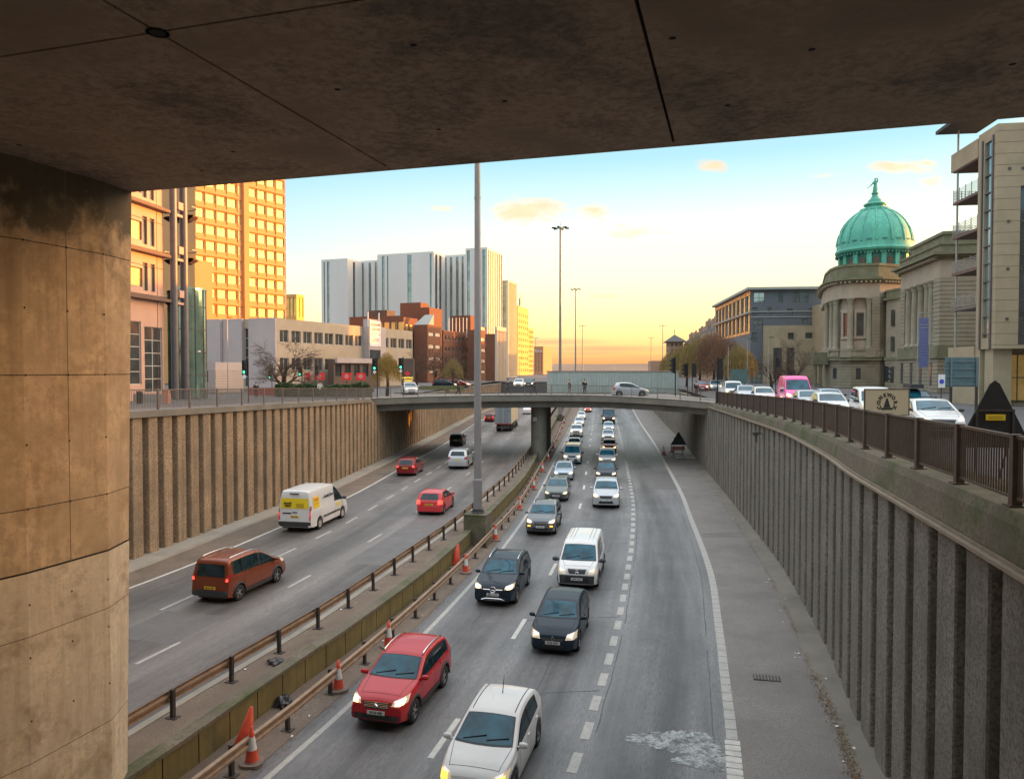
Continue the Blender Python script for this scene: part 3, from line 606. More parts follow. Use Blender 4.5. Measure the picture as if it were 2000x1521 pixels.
# ---------------------------------------------------------------- railings
def railing(label, pts, nz, H, postw, mfence, mpost, sp=2.5, bar=.11, bw=.02, group='metal railings along the tops of the walls', bardetail=True, postdown=0.0):
    o = pts[0].copy(); t = thing('railing', label, 'railing', o, 0, group)
    top = MB(); bars = MB()
    cc = resample(pts, sp); base = Vector(o)
    for i, (a, b) in enumerate(zip(cc, cc[1:])):
        top.beam(a + Vector((0, 0, H - .03)), b + Vector((0, 0, H - .03)), .07, .05); top.beam(a + Vector((0, 0, .12)), b + Vector((0, 0, .12)), .05, .04)
        n = max(2, int((b - a).length / bar))
        for k in range(1, n):
            p = a.lerp(b, k / n); bars.beam(p + Vector((0, 0, .12)), p + Vector((0, 0, H - .05)), bw, bw)
    part('rail', top, mfence, t, world=True); part('bars', bars, mfence, t, world=True)
    mb = MB(); mb.box(-postw / 2, postw / 2, -postw / 2, postw / 2, -.02 - postdown, H + .01); mb.box(-postw * .9, postw * .9, -postw * .9, postw * .9, -.03 - postdown, .012)
    p0 = None
    for i, p in enumerate(cc[:100]):
        d = (cc[min(i + 1, len(cc) - 1)] - cc[max(0, i - 1)])
        if p0 is None: p0 = part('post', mb, mpost, t); q = p0
        else: q = dup(p0, t)
        q.location = p - base; q.rotation_euler = (0, 0, math.atan2(d.y, d.x))
    return t
def with_z(c, zf): return [Vector((p.x, p.y, zf(p.y))) for p in c]
rl = [p for p in offset(resample(cv['lwall'], 1), -.3) if 30 < p.y < 74.5]
railing('brown metal railing along the top of the left retaining wall', with_z(rl, lambda y: zl_top(y) + .34), 0, 1.08, .09, M['fence'], M['fence'], 2.75, .115, .022)
rf = [p - Vector((n.x, n.y, 0)) * .25 + Vector((0, 0, .06)) for p, n in zip(front, nn)]
railing('thin metal railing along the near edge of the street bridge', rf, 0, 1.05, .07, M['fence'], M['fence'], 2.9, .125, .022)
rrl = [p for p in offset(resample(cv['rwall'], 1), .30) if -6 < p.y < 67.5]
cc_ = with_z(rrl, lambda y: zr_top(y) + zr_c(y))
railing('rusty dark metal railing with thick posts on the mossy right wall', cc_, 0, 1.12, .15, M['fence_dark'], M['fence_dark'], 2.5, .105, .022)
# ---------------------------------------------------------------- crash barriers
def barrier(label, c, side, z, y0, y1, mrail, hidepost=False):
    cc = [Vector((p.x, p.y, z)) for p in resample(c, 2.4) if y0 < p.y < y1]; nn = normals2(cc)
    t = thing('crash_barrier', label, 'crash barrier', cc[0], 0, 'steel crash barriers on the median'); mb = MB()
    prof = [(-.02, .42), (.05, .45), (.05, .51), (-.02, .55), (-.02, .61), (.05, .65), (.05, .71), (-.02, .74)]
    f = [(p, n) for p, n in zip(cc, nn)]
    mb.grid([[(p.x + n.x * u * side, p.y + n.y * u * side, z + w) for u, w in prof] for p, n in f]); mb.grid([[(p.x + n.x * (u - .012) * side, p.y + n.y * (u - .012) * side, z + w) for u, w in prof[::-1]] for p, n in f])
    part('rail', mb, mrail, t, world=True)
    b = MB(); b.box(-.05, .05, -.055, .055, -.05, .78); b.box(-.16, .16, -.12, .12, -.05, .02); p0 = None
    for i, (p, n) in enumerate(f):
        if i >= 100: break
        if p0 is None: p0 = part('post', b, M['post_dark'], t); q = p0
        else: q = dup(p0, t)
        q.location = Vector((p.x - n.x * .10 * side, p.y - n.y * .10 * side, z)) - cc[0]; q.rotation_euler = (rnd.uniform(-.04, .04), 0, math.atan2(n.y, n.x))
barrier('steel crash barrier with dark posts beside the left carriageway', cv['lrail'], -1, LZ + .1, 16, 200, M['rail_steel'])
barrier('dusty steel crash barrier beside the right carriageway behind the cones', offset(cv['rrail'], .1), 1, 0.02, 14, 200, M['rail_steel'])
# ---- median drop wall
mw = thing('median_wall', 'low mossy panelled concrete wall between the two carriageways', 'wall', (-6, 24, 0))
mb = MB(); cc = [p for p in resample(cv['mwall'], 1.25) if 10 < p.y < 200]
for a, b in zip(cc, cc[1:]):
    t = (b - a).normalized(); n = Vector((t.y, -t.x, 0)); 
    for (u0, u1, v) in ((.02, (b - a).length - .02, 0.0),):
        P = [a + t * u0 + n * v, a + t * u1 + n * v]; Q = [a + t * u0 - n * .06, a + t * u1 - n * .06]
        mb.face([P[0], P[1], P[1] + Vector((0, 0, .84)), P[0] + Vector((0, 0, .84))]); mb.face([Q[0], P[0], P[0] + Vector((0, 0, .84)), Q[0] + Vector((0, 0, .84))]); mb.face([P[1], Q[1], Q[1] + Vector((0, 0, .84)), P[1] + Vector((0, 0, .84))])
part('panel', mb, M['median_panel'], mw, world=True)
part('coping', wall_block(cv['mwall'], lambda y: [(.05, .84), (.05, .95), (-.36, .95), (-.36, .4), (-.055, .4), (-.055, .84)], y0=10, y1=200), M['concrete_moss'], mw, world=True)
part('backing', wall_block(cv['mwall'], lambda y: [(-.05, -.1), (-.05, .83), (-.2, .83), (-.2, -.1)], y0=10, y1=200), M['joint'], mw, world=True)
# ---------------------------------------------------------------- buildings
def text(name, body, size, mat_, parent, loc, rot=(R(90), 0, 0), ext=.004, bold=.0, align='CENTER', sxx=1.0):
    c = bpy.data.curves.new(name, 'FONT'); c.body = body; c.size = size; c.extrude = ext; c.align_x = align; c.align_y = 'CENTER'; c.offset = bold; c.resolution_u = 2
    o = bpy.data.objects.new(name, c); COL.objects.link(o)
    me = bpy.data.meshes.new_from_object(o.evaluated_get(bpy.context.evaluated_depsgraph_get())); bpy.data.objects.remove(o); bpy.data.curves.remove(c)
    me.materials.clear(); me.materials.append(mat_); o = bpy.data.objects.new(name, me); link(o, parent); o.location = loc; o.rotation_euler = rot; o.scale = (sxx, 1, 1)
    return o
BM = dict(
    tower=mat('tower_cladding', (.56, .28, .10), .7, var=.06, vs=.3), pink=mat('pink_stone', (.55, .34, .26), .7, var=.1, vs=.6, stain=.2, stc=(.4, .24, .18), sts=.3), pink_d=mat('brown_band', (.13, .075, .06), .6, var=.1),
    white=mat('white_render', (.44, .38, .37), .8, var=.08, vs=.3, stain=.25, stc=(.38, .34, .32), sts=.25), cream=mat('cream_panel', (.40, .34, .26), .8, var=.08, vs=.4, stain=.3, stc=(.3, .27, .22), sts=.5),
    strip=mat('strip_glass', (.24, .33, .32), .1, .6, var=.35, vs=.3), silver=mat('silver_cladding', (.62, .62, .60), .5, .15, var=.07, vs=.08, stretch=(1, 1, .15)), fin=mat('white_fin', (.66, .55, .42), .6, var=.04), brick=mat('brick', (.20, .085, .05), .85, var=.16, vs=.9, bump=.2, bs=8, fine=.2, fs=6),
    gold=mat('gold_cladding', (.62, .34, .10), .55, .2, var=.12, vs=.1), orange=mat('orange_cladding', (.52, .24, .12), .7, var=.08), grey=mat('grey_cladding', (.115, .13, .15), .7, var=.08, vs=.3), sand=mat('sandstone', (.36, .30, .20), .85, var=.14, vs=.5, stain=.35, stc=(.22, .19, .13), sts=.3),
    stone=mat('library_stone', (.28, .25, .185), .85, var=.15, vs=.6, bump=.2, bs=6, stain=.55, stc=(.17, .19, .11), sts=.16, stlo=.5), stone_l=mat('library_panel', (.38, .32, .245), .85, var=.1, vs=.6, stain=.3, stc=(.26, .22, .17), sts=.5), mossy=mat('mossy_stone', (.17, .165, .105), .9, var=.25, vs=.6, stain=.6, stc=(.10, .13, .05), sts=.4),
    copper=mat('green_copper', (.085, .40, .29), .55, .1, var=.28, vs=.5, stain=.6, stc=(.05, .24, .20), sts=.6, stlo=.46, stretch=(1, 1, .25), fine=.15, fs=4), copper_d=mat('dark_copper', (.05, .19, .17), .7, var=.2),
    ashlar=mat('ashlar', (.36, .29, .19), .85, var=.12, vs=.5, stain=.25, stc=(.28, .25, .18), sts=.4), roofd=mat('dark_roof', (.06, .06, .06), .8, var=.1), roofl=mat('light_roof', (.32, .34, .32), .7, var=.1), glow=mat('warm_glow', (.62, .30, .09), .45, .2, var=.2, vs=.5),
    shop=mat('brown_facade', (.12, .085, .065), .85, var=.15, vs=.5), red=mat('red_sign', (.55, .02, .02), .5, var=0, emit=(1, .03, .02), es=.12), steel=mat('blue_steel', (.14, .13, .14), .45, .5, var=.1), teal=mat('teal_glass', (.22, .34, .30), .08, .7, var=.35, vs=.35), hazy=mat('hazy_stone', (.30, .21, .15), .9, var=.12, vs=.2), corr=mat('pale_metal', (.42, .48, .45), .5, .3, var=.06), corr_d=mat('shadow_metal', (.13, .15, .15), .6, var=.1))
wincache = {}
def winmesh(w, h, cols, rows, glass='win', fm='frame_w', fw=.07):
    k = (round(w, 2), round(h, 2), cols, rows, glass, fm)
    if k not in wincache:
        mb = MB(); mb.box(0, w, -.02, .02, 0, h); mb.k = 1
        xs = [i * (w - fw) / cols for i in range(cols + 1)]; zs = [i * (h - fw) / rows for i in range(rows + 1)]
        for x in xs: mb.box(x, x + fw, -.06, -.022, 0, h)
        for z in zs: mb.box(0, w, -.055, -.021, z, z + fw)
        wincache[k] = mb.mesh('window', [M[glass] if glass in M else BM[glass], M[fm]])
    return wincache[k]
def window(parent, x, y, z, w, h, cols=2, rows=2, glass='win', fm='frame_w', side=0, name='window'):
    """side 0 faces -y; side 1 faces +x; side -1 faces -x"""
    o = bpy.data.objects.new(name, winmesh(w, h, cols, rows, glass, fm)); link(o, parent)
    o.location = (x, y, z); o.rotation_euler = (0, 0, {0: 0, 1: R(90), -1: R(-90)}[side]); return o
def solve(X0, Y0, dx, dy, xpx):
    k = (xpx - 1000) / F; return (k * Y0 - X0) / (dx - k * dy)
class Block:
    """box whose front runs along azimuth az+90 and whose flanks recede along az; given by picture columns at its near corner depth"""
    def __init__(s, xl, xr, xs, ytop, Y, az, zb=7.0, corner='r', yback=None, depth=None):
        s.az = az; a = R(az); s.f = (math.cos(a), -math.sin(a)); s.d = (math.sin(a), math.cos(a))    # front dir (to the right), depth dir
        xc = xr if corner == 'r' else xl; X0 = px(xc, Y)
        other = xl if corner == 'r' else xr
        s.W = abs(solve(X0, Y, s.f[0], s.f[1], other)); s.D = depth or solve(X0, Y, s.d[0], s.d[1], xs)
        s.o = (X0 - s.f[0] * s.W, Y - s.f[1] * s.W) if corner == 'r' else (X0, Y)
        s.zb = zb; s.H = pz(ytop, Y) - zb; s.rz = math.atan2(s.f[1], s.f[0]); s.corner = corner; s.Y = Y
    def mat(s, base):
        return Matrix.Translation((s.o[0] - base[0], s.o[1] - base[1], s.zb - base[2])) @ Matrix.Rotation(s.rz, 4, 'Z')
    def u(s, x, y=0.0):   # front coordinate of a picture column
        X = s.o[0] + s.d[0] * y; Y = s.o[1] + s.d[1] * y; return solve(X, Y, s.f[0], s.f[1], x)
    def v(s, x):          # flank coordinate of a picture column
        c = s.W if s.corner == 'r' else 0; return solve(s.o[0] + s.f[0] * c, s.o[1] + s.f[1] * c, s.d[0], s.d[1], x)
def grid_ops(L, z0, z1, cols, rows, wf, hf, m0=.3, m1=.3):
    ops = []; pw = (L - m0 - m1) / cols; ph = (z1 - z0) / rows
    for j in range(rows):
        for i in range(cols): a = m0 + pw * (i + .5 - wf / 2); b = z0 + ph * (j + .5 - hf / 2); ops.append((a, a + pw * wf, b, b + ph * hf))
    return ops
def build_block(t, B, m, front=(), flank=(), glass='win', fm='frame_d', gf=None, rec=.25, cols=1, rows=1, roof=None, par=.4, sides=None, fl_glass=None, fcols=1, frows=1, wname='window'):
    """t: parent thing (no rotation). front/flank: opening lists in metres"""
    base = t.location; mb = MB(); MM = B.mat(base); mb.M = MM; W, D, H = B.W, B.D, B.H
    mb.wall(W, 0, H, list(front), rec)
    Mr = MM @ Matrix.Translation((W, 0, 0)) @ Matrix.Rotation(R(90), 4, 'Z'); Ml = MM @ Matrix.Translation((0, D, 0)) @ Matrix.Rotation(R(-90), 4, 'Z')
    mb.M = Mr; mb.wall(D, 0, H, list(flank) if B.corner == 'r' else [], rec)
    mb.M = Ml; fl = [(D - b, D - a, c, d) for a, b, c, d in flank] if B.corner == 'l' else []; mb.wall(D, 0, H, fl, rec)
    mb.M = MM; mb.face([(0, D, 0), (0, D, H), (W, D, H), (W, D, 0)])
    for x0, x1, y0, y1 in ((0, W, 0, .25), (0, W, D - .25, D), (0, .25, .25, D - .25), (W - .25, W, .25, D - .25)):
        mb.face([(x0, y0, H), (x1, y0, H), (x1, y1, H), (x0, y1, H)])
    mb.face([(.25, .25, H - par), (W - .25, .25, H - par), (W - .25, D - .25, H - par), (.25, D - .25, H - par)])
    for a, b in (((.25, .25), (W - .25, .25)), ((W - .25, .25), (W - .25, D - .25)), ((W - .25, D - .25), (.25, D - .25)), ((.25, D - .25), (.25, .25))): mb.face([(*a, H - par), (*b, H - par), (*b, H), (*a, H)])
    w = part('wall', mb, m, t)
    piv = bpy.data.objects.new('x', None)
    def add(MAT, ops, g, c, r, yy):
        for a, b, z0, z1 in ops:
            o = bpy.data.objects.new(wname, winmesh(b - a, z1 - z0, c if not callable(c) else c(a), r, g, fm)); link(o, t); o.matrix_local = MAT @ Matrix.Translation((a, yy, z0))
    add(MM, front, glass, cols, rows, rec - .03)
    if B.corner == 'r': add(Mr, flank, fl_glass or glass, fcols, frows, rec - .03)
    else: add(Ml, fl, fl_glass or glass, fcols, frows, rec - .03)
    bpy.data.objects.remove(piv)
    return w
def bthing(label, B, cat='building', name='building', group=None): return thing(name, label, cat, (B.o[0], B.o[1], B.zb), 0, group)
# ---- orange lit slab tower on the left: a block whose long flank recedes along azimuth 33
B = Block(300, 385, 558, 300, 155, 33)
B.H = 56 - 7; t = bthing('tall office tower with sunlit orange window grid behind the pink building', B, name='office_tower'); tower_t = t
ops = []
rows_z = [22.0 - 7 + 3.32 * k for k in range(-2, 10)]
cols_px = [(384.6, 401.5), (406, 423), (427.5, 444), (448, 464.5), (488, 503), (506.8, 521), (525, 539), (543.5, 557)]
for z in rows_z:
    for a, b in cols_px:
        u0, u1 = B.v(a), B.v(b); ops.append((max(.2, u0), min(u1, B.D - .15), z, z + 1.8))
dark = [(B.v(467.5), B.v(475.5), z - .1, z + 1.9) for z in rows_z]
front = [(B.W - 9, B.W - 7, z, z + 1.8) for z in rows_z]
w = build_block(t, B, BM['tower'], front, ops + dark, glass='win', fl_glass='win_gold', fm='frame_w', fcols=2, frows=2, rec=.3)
mb = MB(); mb.M = B.mat(t.location) @ Matrix.Translation((B.W, 0, 0)) @ Matrix.Rotation(R(90), 4, 'Z')
for z in rows_z:
    mb.box(.0, B.v(465.5), -.28, .0, z + 2.02, z + 2.5); mb.box(B.v(486), B.D, -.28, .0, z + 2.02, z + 2.5)
    for a, b in cols_px: c = B.v(b) + .25; mb.box(c, c + .18, -.16, 0, z - .8, z + 2.02)
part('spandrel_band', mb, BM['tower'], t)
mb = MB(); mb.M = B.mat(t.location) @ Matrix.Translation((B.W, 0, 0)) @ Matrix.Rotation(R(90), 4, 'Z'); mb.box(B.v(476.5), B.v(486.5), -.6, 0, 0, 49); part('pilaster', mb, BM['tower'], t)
Bw = Block(330, 383, 386, 508, 149, 33, depth=4); t2 = bthing('plain block added for the lit patch on the orange tower behind the curved balconies', Bw); build_block(t2, Bw, BM['tower'])  # lit patch with a slanting shadow edge, shaped as an added block
# ---- pink stone building with steel columns
X0, Y0 = px(322, 75), 75.0; az = 8; d = (math.sin(R(az)), math.cos(R(az)))
pk = thing('apartment_building', 'pink stone building with brown bands and steel columns beside the pier', 'building', (X0, Y0, 7.0), math.atan2(d[1], d[0]))
# local +x runs away from us along the facade, -y faces the street
fl = [26.1 - 7 + 4.45, 26.1 - 7, 21.6 - 7, 17.15 - 7]
ops = []
for z in fl[1:]:
    ops += [(-12.5, -9.8, z + .55 - 0, z + 2.5), (-9.3, -6.4, z + .55, z + 2.5), (-5.6, -3.35, z + .8, z + 2.6), (-3.3, -2.55, z + .5, z + 3.2), (-2.15, -1.4, z + .5, z + 3.2)]
ops += [(-8.2, -3.7, 1.6, 7.6), (-3.2, -.35, .8, 7.2), (-13, -9, 1.6, 7.6)]
mb = MB(); mb.wall(0, 0, 30, ops, .25, u0=-16); mb.face([(0, 0, 0), (0, 14, 0), (0, 14, 30), (0, 0, 30)]); mb.face([(-16, 0, 30), (0, 0, 30), (0, 14, 30), (-16, 14, 30)]); mb.face([(-16, 0, 0), (-16, 0, 30), (-16, 14, 30), (-16, 14, 0)]); mb.face([(-16, 14, 0), (-16, 14, 30), (0, 14, 30), (0, 14, 0)])
part('wall', mb, BM['pink'], pk)
for a, b, z0, z1 in ops:
    big = z1 - z0 > 5; window(pk, a, .2, z0, b - a, z1 - z0, 2 if big else 1, 5 if big else 1, 'win_dark' if big and a > -9 or b - a < 1 else 'win_gold', 'frame_w' if big else 'frame_d')
mb = MB()
for z in fl: mb.box(-16, .4, -.75, -.001, z - .38, z - .08); mb.box(-16, .2, -.3, -.001, z - .08, z + .12)
part('brown_band', mb, BM['pink_d'], pk)
mb = MB()
for z in [q + 1.9 + .0 for q in fl[1:]]: mb.box(-16, -.1, -.03, -.001, z + 1.0, z + 1.06)
for x in (-13.6, -9.05, -6.0, -1.1): mb.box(x, x + .05, -.03, -.001, 0, 30)
part('joint_line', mb, BM['pink_d'], pk)
for cx, cy, rr_ in ((.6, -.75, .36), (2.4, -.75, .40)):
    mb = MB(); mb.tube([(cx, cy, 0), (cx, cy, 30)], rr_, 16); part('column', mb, BM['steel'], pk, smooth=True, auto=40)
mb = MB()
for z in (fl[0], fl[1], fl[2], fl[3]): mb.box(.6, 2.4, -.9, -.6, z - .5, z - .25); mb.box(1.1, 1.9, -1.05, -.45, z + .2, z + .95)
part('bracket', mb, BM['pink'], pk)
for z in fl:
    mb = MB(); mb.lathe([(0, z - .45), (1.3, z - .45), (1.9, z - .1), (1.95, z + .05), (1.6, z + .12), (0, z + .12)], (3.6, .6, 0), 20, R(-100), R(80)); bl = part('balcony', mb, BM['pink_d'], pk, smooth=True, auto=30)
    mb = MB(); mb.lathe([(1.7, z + .9), (1.78, z + .9), (1.78, z + .98), (1.7, z + .98)], (3.6, .6, 0), 20, R(-100), R(80)); part('handrail', mb, M['galv'], bl)
mb = MB(); mb.lathe([(2.6, 0), (2.6, 11.4)], (4.3, 1.0, 0), 22, R(-150), R(60)); mb.lathe([(0, 11.4), (2.7, 11.4), (2.7, 11.6), (0, 11.6)], (4.3, 1.0, 0), 22, R(-150), R(60)); part('glass_tower', mb, BM['teal'], pk)
mb = MB()
for z in (2.4, 4.8, 7.2, 9.6): mb.lathe([(2.62, z), (2.66, z), (2.66, z + .08), (2.62, z + .08)], (4.3, 1.0, 0), 22, R(-150), R(60))
for k in range(8): a = R(-140 + k * 27); mb.tube([(4.3 + 2.63 * math.cos(a), 1 + 2.63 * math.sin(a), 0), (4.3 + 2.63 * math.cos(a), 1 + 2.63 * math.sin(a), 11.4)], .04, 4)
part('mullion', mb, M['frame_d'], pk)
mb = MB(); mb.tube([(3.5, -1.3, 4.9), (3.9, -1.5, 4.9)], .15, 8); part('security_camera', mb, M['white'], pk)
# ---- long low white and cream office
B = Block(411, 541, 806, 621.5, 110, 22, zb=6.95)
t = bthing('long low cream office with two window rows behind the bare tree', B, name='office_building')
z1a, z1b = pz(640.5, 110) - B.zb, pz(664, 110) - B.zb + .1; z2a, z2b = 5.4, 7.1
ws = [(547, 564), (570, 588), (593, 609.5), (614.5, 631), (635, 651.5), (655.5, 671), (675, 690), (694, 708), (746, 759), (763, 775), (778.5, 790), (793.5, 804.5)]
ops = []
for a, b in ws: ops += [(B.v(a), B.v(b), 7.15, 9.0), (B.v(a), B.v(b), 2.95, 4.85)]
fr = [(B.u(478), B.u(488), .5, 9.3), (B.u(412), B.u(438), 2.7, 3.5)]
build_block(t, B, BM['cream'], fr, ops, glass='win_dark', fm='frame_w', fcols=2, frows=1, cols=1, rows=6)
mb = MB(); mb.M = B.mat(t.location); mb.box(B.u(440.5), B.u(477.5), -.5, -.003, 3.4, B.H + .05); mb.box(B.u(489), B.W + .02, -.35, -.003, 0, B.H + .05); mb.box(B.u(411), B.u(440), -1.0, -.003, 3.5, B.H + .05)
part('white_panel', mb, BM['white'], t)
mb = MB(); mb.M = B.mat(t.location) @ Matrix.Translation((B.W, 0, 0)) @ Matrix.Rotation(R(90), 4, 'Z'); mb.box(B.v(710), B.v(733), -1.2, -.002, 2.5, B.H + 1.3); mb.box(B.v(733), B.v(745), -1.0, -.002, 1.6, B.H + .1)
part('stair_block', mb, BM['white'], t)
mb = MB(); mb.M = B.mat(t.location) @ Matrix.Translation((B.W, 0, 0)) @ Matrix.Rotation(R(90), 4, 'Z'); mb.box(B.v(711.5), B.v(731.5), -1.3, -1.21, 2.3, 6.6); part('stair_window', mb, M['win_dark'], t)
mb = MB(); mb.M = B.mat(t.location) @ Matrix.Translation((B.W, 0, 0)) @ Matrix.Rotation(R(90), 4, 'Z'); mb.box(B.v(711), B.v(732), -1.3, -1.21, 9.4, 11.7); mb.box(B.v(711), B.v(732), -1.3, -1.21, 7.2, 9.3); sgn = part('sign_panel', mb, M['white'], t)
Ms = B.mat(t.location) @ Matrix.Translation((B.W, 0, 0)) @ Matrix.Rotation(R(90), 4, 'Z')
for body, zz, sz, mm in (('RENNAND', 11.0, .62, M['black']), ('GARDENS', 10.2, .62, M['black']), ('LSPIM', 8.3, 1.0, mat('blue_ink', (.03, .09, .35), .5, var=0))):
    o = text('lettering', body, sz, mm, sgn, (0, 0, 0), sxx=.95); o.matrix_local = Ms @ Matrix.Translation(((B.v(711) + B.v(732)) / 2, -1.32, zz)) @ Matrix.Rotation(R(90), 4, 'X')
mb = MB(); mb.M = Ms; 
for v0 in (710, 731.5): mb.tube([(B.v(v0), -1.0, B.H), (B.v(v0), -1.0, B.H + 2.6)], .12, 6)
part('mast_frame', mb, M['white'], t)
# portable cabin in front of it
Bc = Block(376, 421, 475, 707, 96, 22, zb=6.95); t = bthing('white ribbed site cabin with a dark window near the left railing', Bc, 'cabin', 'site_cabin')
w = build_block(t, Bc, BM['white'], [(Bc.u(378), Bc.u(407), 1.4, 2.9)], [], glass='win_dark', par=.1)
mb = MB(); mb.M = Bc.mat(t.location)
for k in range(9): mb.box(0, Bc.u(376.5) if False else Bc.W, -.04, -.002, .35 * k + .1, .35 * k + .18) if not (3 < k < 8) else mb.box(Bc.u(409), Bc.W, -.04, -.002, .35 * k + .1, .35 * k + .18)
mb.M = Bc.mat(t.location) @ Matrix.Translation((Bc.W, 0, 0)) @ Matrix.Rotation(R(90), 4, 'Z')
for k in range(9): mb.box(0, Bc.D, -.04, -.002, .35 * k + .1, .35 * k + .18)
part('cladding_rib', mb, BM['cream'], t)
# dark brown shop row with red signs
Bs = Block(640, 652, 742, 702, 118, 22, zb=6.9); t = bthing('low brown shop row with arches and red signs behind the hedge', Bs, name='shop_row')
ops = [(.4 + k * 2.6, 2.1 + k * 2.6, 2.0, 3.9) for k in range(int(Bs.D / 2.6))]
build_block(t, Bs, BM['shop'], [], ops, glass='win_dark')
mb = MB(); mb.M = Bs.mat(t.location) @ Matrix.Translation((Bs.W, 0, 0)) @ Matrix.Rotation(R(90), 4, 'Z'); mb.box(Bs.v(654), Bs.v(722), -.5, -.001, 4.2, 5.0); part('fascia', mb, BM['white'], t)
for a, b in ((583, 606), (614, 634), (668, 686), (696, 713)):
    mb = MB(); Y = 116; w_ = px(b, Y) - px(a, Y); mb.box(-w_ / 2, w_ / 2, -.08, .08, -.55, .55); o = single('banner', mb, BM['red'], {583: 'red banner hung leftmost behind the hedge', 614: 'red banner behind the hedge under the bare tree', 668: 'red banner at the left of the brown shop row', 696: 'red banner at the right of the brown shop row'}[a], 'banner', 'red banners behind the hedge'); o.location = (px((a + b) / 2, Y), Y, pz(735, Y))
    mb = MB(); mb.tube([(0, -.12, 0), (0, -.085, 0)], .34, 12); mb.box(-.5, .5, -.12, -.085, -.05, .05); part('emblem', mb, mat('pale_pink', (.8, .35, .33), .5, var=0), o)
    mb = MB(); mb.box(-.05, .05, .1, .16, -2.6, .55); part('post', mb, M['post_dark'], o)
# ---- silver towers
def strips(Bk, lst, z0=0.2, top=.8, flank=False): return [((Bk.v if flank else Bk.u)(a), (Bk.v if flank else Bk.u)(b), z0, Bk.H - top) for a, b in lst]
def silver(label, blocks):
    t = bthing(label, blocks[0][0], name='tower_block', group='silver tower blocks on the left skyline')
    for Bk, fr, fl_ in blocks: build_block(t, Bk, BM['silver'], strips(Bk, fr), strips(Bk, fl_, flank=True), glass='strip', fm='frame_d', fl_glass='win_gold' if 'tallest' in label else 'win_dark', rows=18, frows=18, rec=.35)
    return t
silver('silver clad tower block, leftmost of the three on the skyline', [(Block(629, 680, 708, 505.5, 262, 20), [(633.5, 636), (640, 644.5)], [(690.5, 695)]), (Block(706, 737, 742, 509, 270, 20), [(708, 711.5), (721, 726), (733, 736.5)], [])])
silver('widest silver clad tower block in the middle of the skyline', [(Block(738, 848, 870, 492, 262, 20), [(747, 752), (757, 759.5), (796.5, 804.5), (840, 844)], [(850.5, 855), (858.5, 863)]), (Block(868, 912, 916, 497.5, 272, 20), [(870, 873), (879, 884), (891, 896), (902, 906)], [])])
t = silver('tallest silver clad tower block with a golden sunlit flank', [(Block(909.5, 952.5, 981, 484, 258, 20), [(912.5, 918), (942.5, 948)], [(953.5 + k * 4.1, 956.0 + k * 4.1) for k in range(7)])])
B4 = Block(957, 993, 1009.5, 547.5, 300, 20); t = bthing('lower pale tower with white fins glowing gold on its right side', B4, name='tower_block')
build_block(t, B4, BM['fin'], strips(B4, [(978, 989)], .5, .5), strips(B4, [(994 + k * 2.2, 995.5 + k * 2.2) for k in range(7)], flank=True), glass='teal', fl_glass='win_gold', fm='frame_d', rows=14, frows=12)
B5 = Block(1008, 1011, 1032, 597, 400, 14); t = bthing('slim gold tower block with balconies at the end of the left skyline', B5, name='tower_block')
build_block(t, B5, BM['gold'], [], grid_ops(B5.D, 1, B5.H - 3, 5, 10, .6, .45), glass='win_gold', fm='frame_d')
mb = MB(); mb.M = B5.mat(t.location)
for x, h in ((1.0, 6), (1.5, 4), (2.2, 7)): mb.tube([(x, 3, B5.H), (x, 3, B5.H + h)], .25, 5)
part('aerial', mb, M['galv'], t)
B6 = Block(1030, 1032, 1041.5, 640, 440, 14); t = bthing('bright gold glass office block beside the slim gold tower', B6, name='tower_block'); build_block(t, B6, BM['gold'], [], grid_ops(B6.D, 1, B6.H - 1, 4, 9, .75, .6), glass='win_gold', fm='frame_d')
B7 = Block(1043, 1061, 1078, 676.5, 480, 14); t = bthing('small orange hotel block standing alone at the end of the road', B7, name='hotel_building'); build_block(t, B7, BM['orange'], grid_ops(B7.W, 2, B7.H - 4, 3, 8, .5, .45), [], glass='win_dark')
o = text('lettering', 'Marriott', 3.0, M['white'], t, (0, 0, 0), ext=.05); o.matrix_local = B7.mat(t.location) @ Matrix.Translation((B7.W / 2, -.3, B7.H - 3)) @ Matrix.Rotation(R(90), 4, 'X'); o.scale = (.5, 1, 1)
B8 = Block(559, 580, 595, 575, 230, 20); t = bthing('tan block with mirrored windows just right of the orange tower', B8); build_block(t, B8, BM['gold'], grid_ops(B8.W, 12, B8.H - .5, 3, 2, .8, .85, 0, 0), grid_ops(B8.D, 12, B8.H - .5, 2, 2, .8, .85), glass='win_gold', fm='frame_d')
# ---- brick offices
def sidewins(Bk, z0, n, ph, cols, wf=.6, hf=.35): return grid_ops(Bk.D, z0, z0 + n * ph, cols, n, wf, hf)
b1 = Block(782, 822, 838, 591, 195, 20); t = bthing('brick office with sunlit orange flanks rising behind the cream office', b1, name='brick_building')
build_block(t, b1, BM['brick'], [], [], par=.3)
b = Block(822, 839, 864, 600.5, 192, 20); build_block(t, b, BM['brick'], [], [(b.D * .2, b.D * .9, b.H - 9.5, b.H - 8)], glass='win', fm='frame_w', fcols=4)
b = Block(809, 835, 863, 634, 180, 20); build_block(t, b, BM['brick'], [], sidewins(b, 1.2, 4, 3.0, 2, .8, .3), fm='frame_w', fl_glass='fin', glass='fin')
mb = MB(); mb.M = b.mat(t.location); mb.face([(0, 0, b.H), (b.W + .3, 0, b.H), (b.W + .3, 3, b.H + 2.6), (1.5, 3, b.H + 2.6)]); mb.face([(b.W + .3, 0, b.H), (b.W + .3, 3, b.H), (b.W + .3, 3, b.H + 2.6)]); part('sloped_roof', mb, BM['roofl'], t)
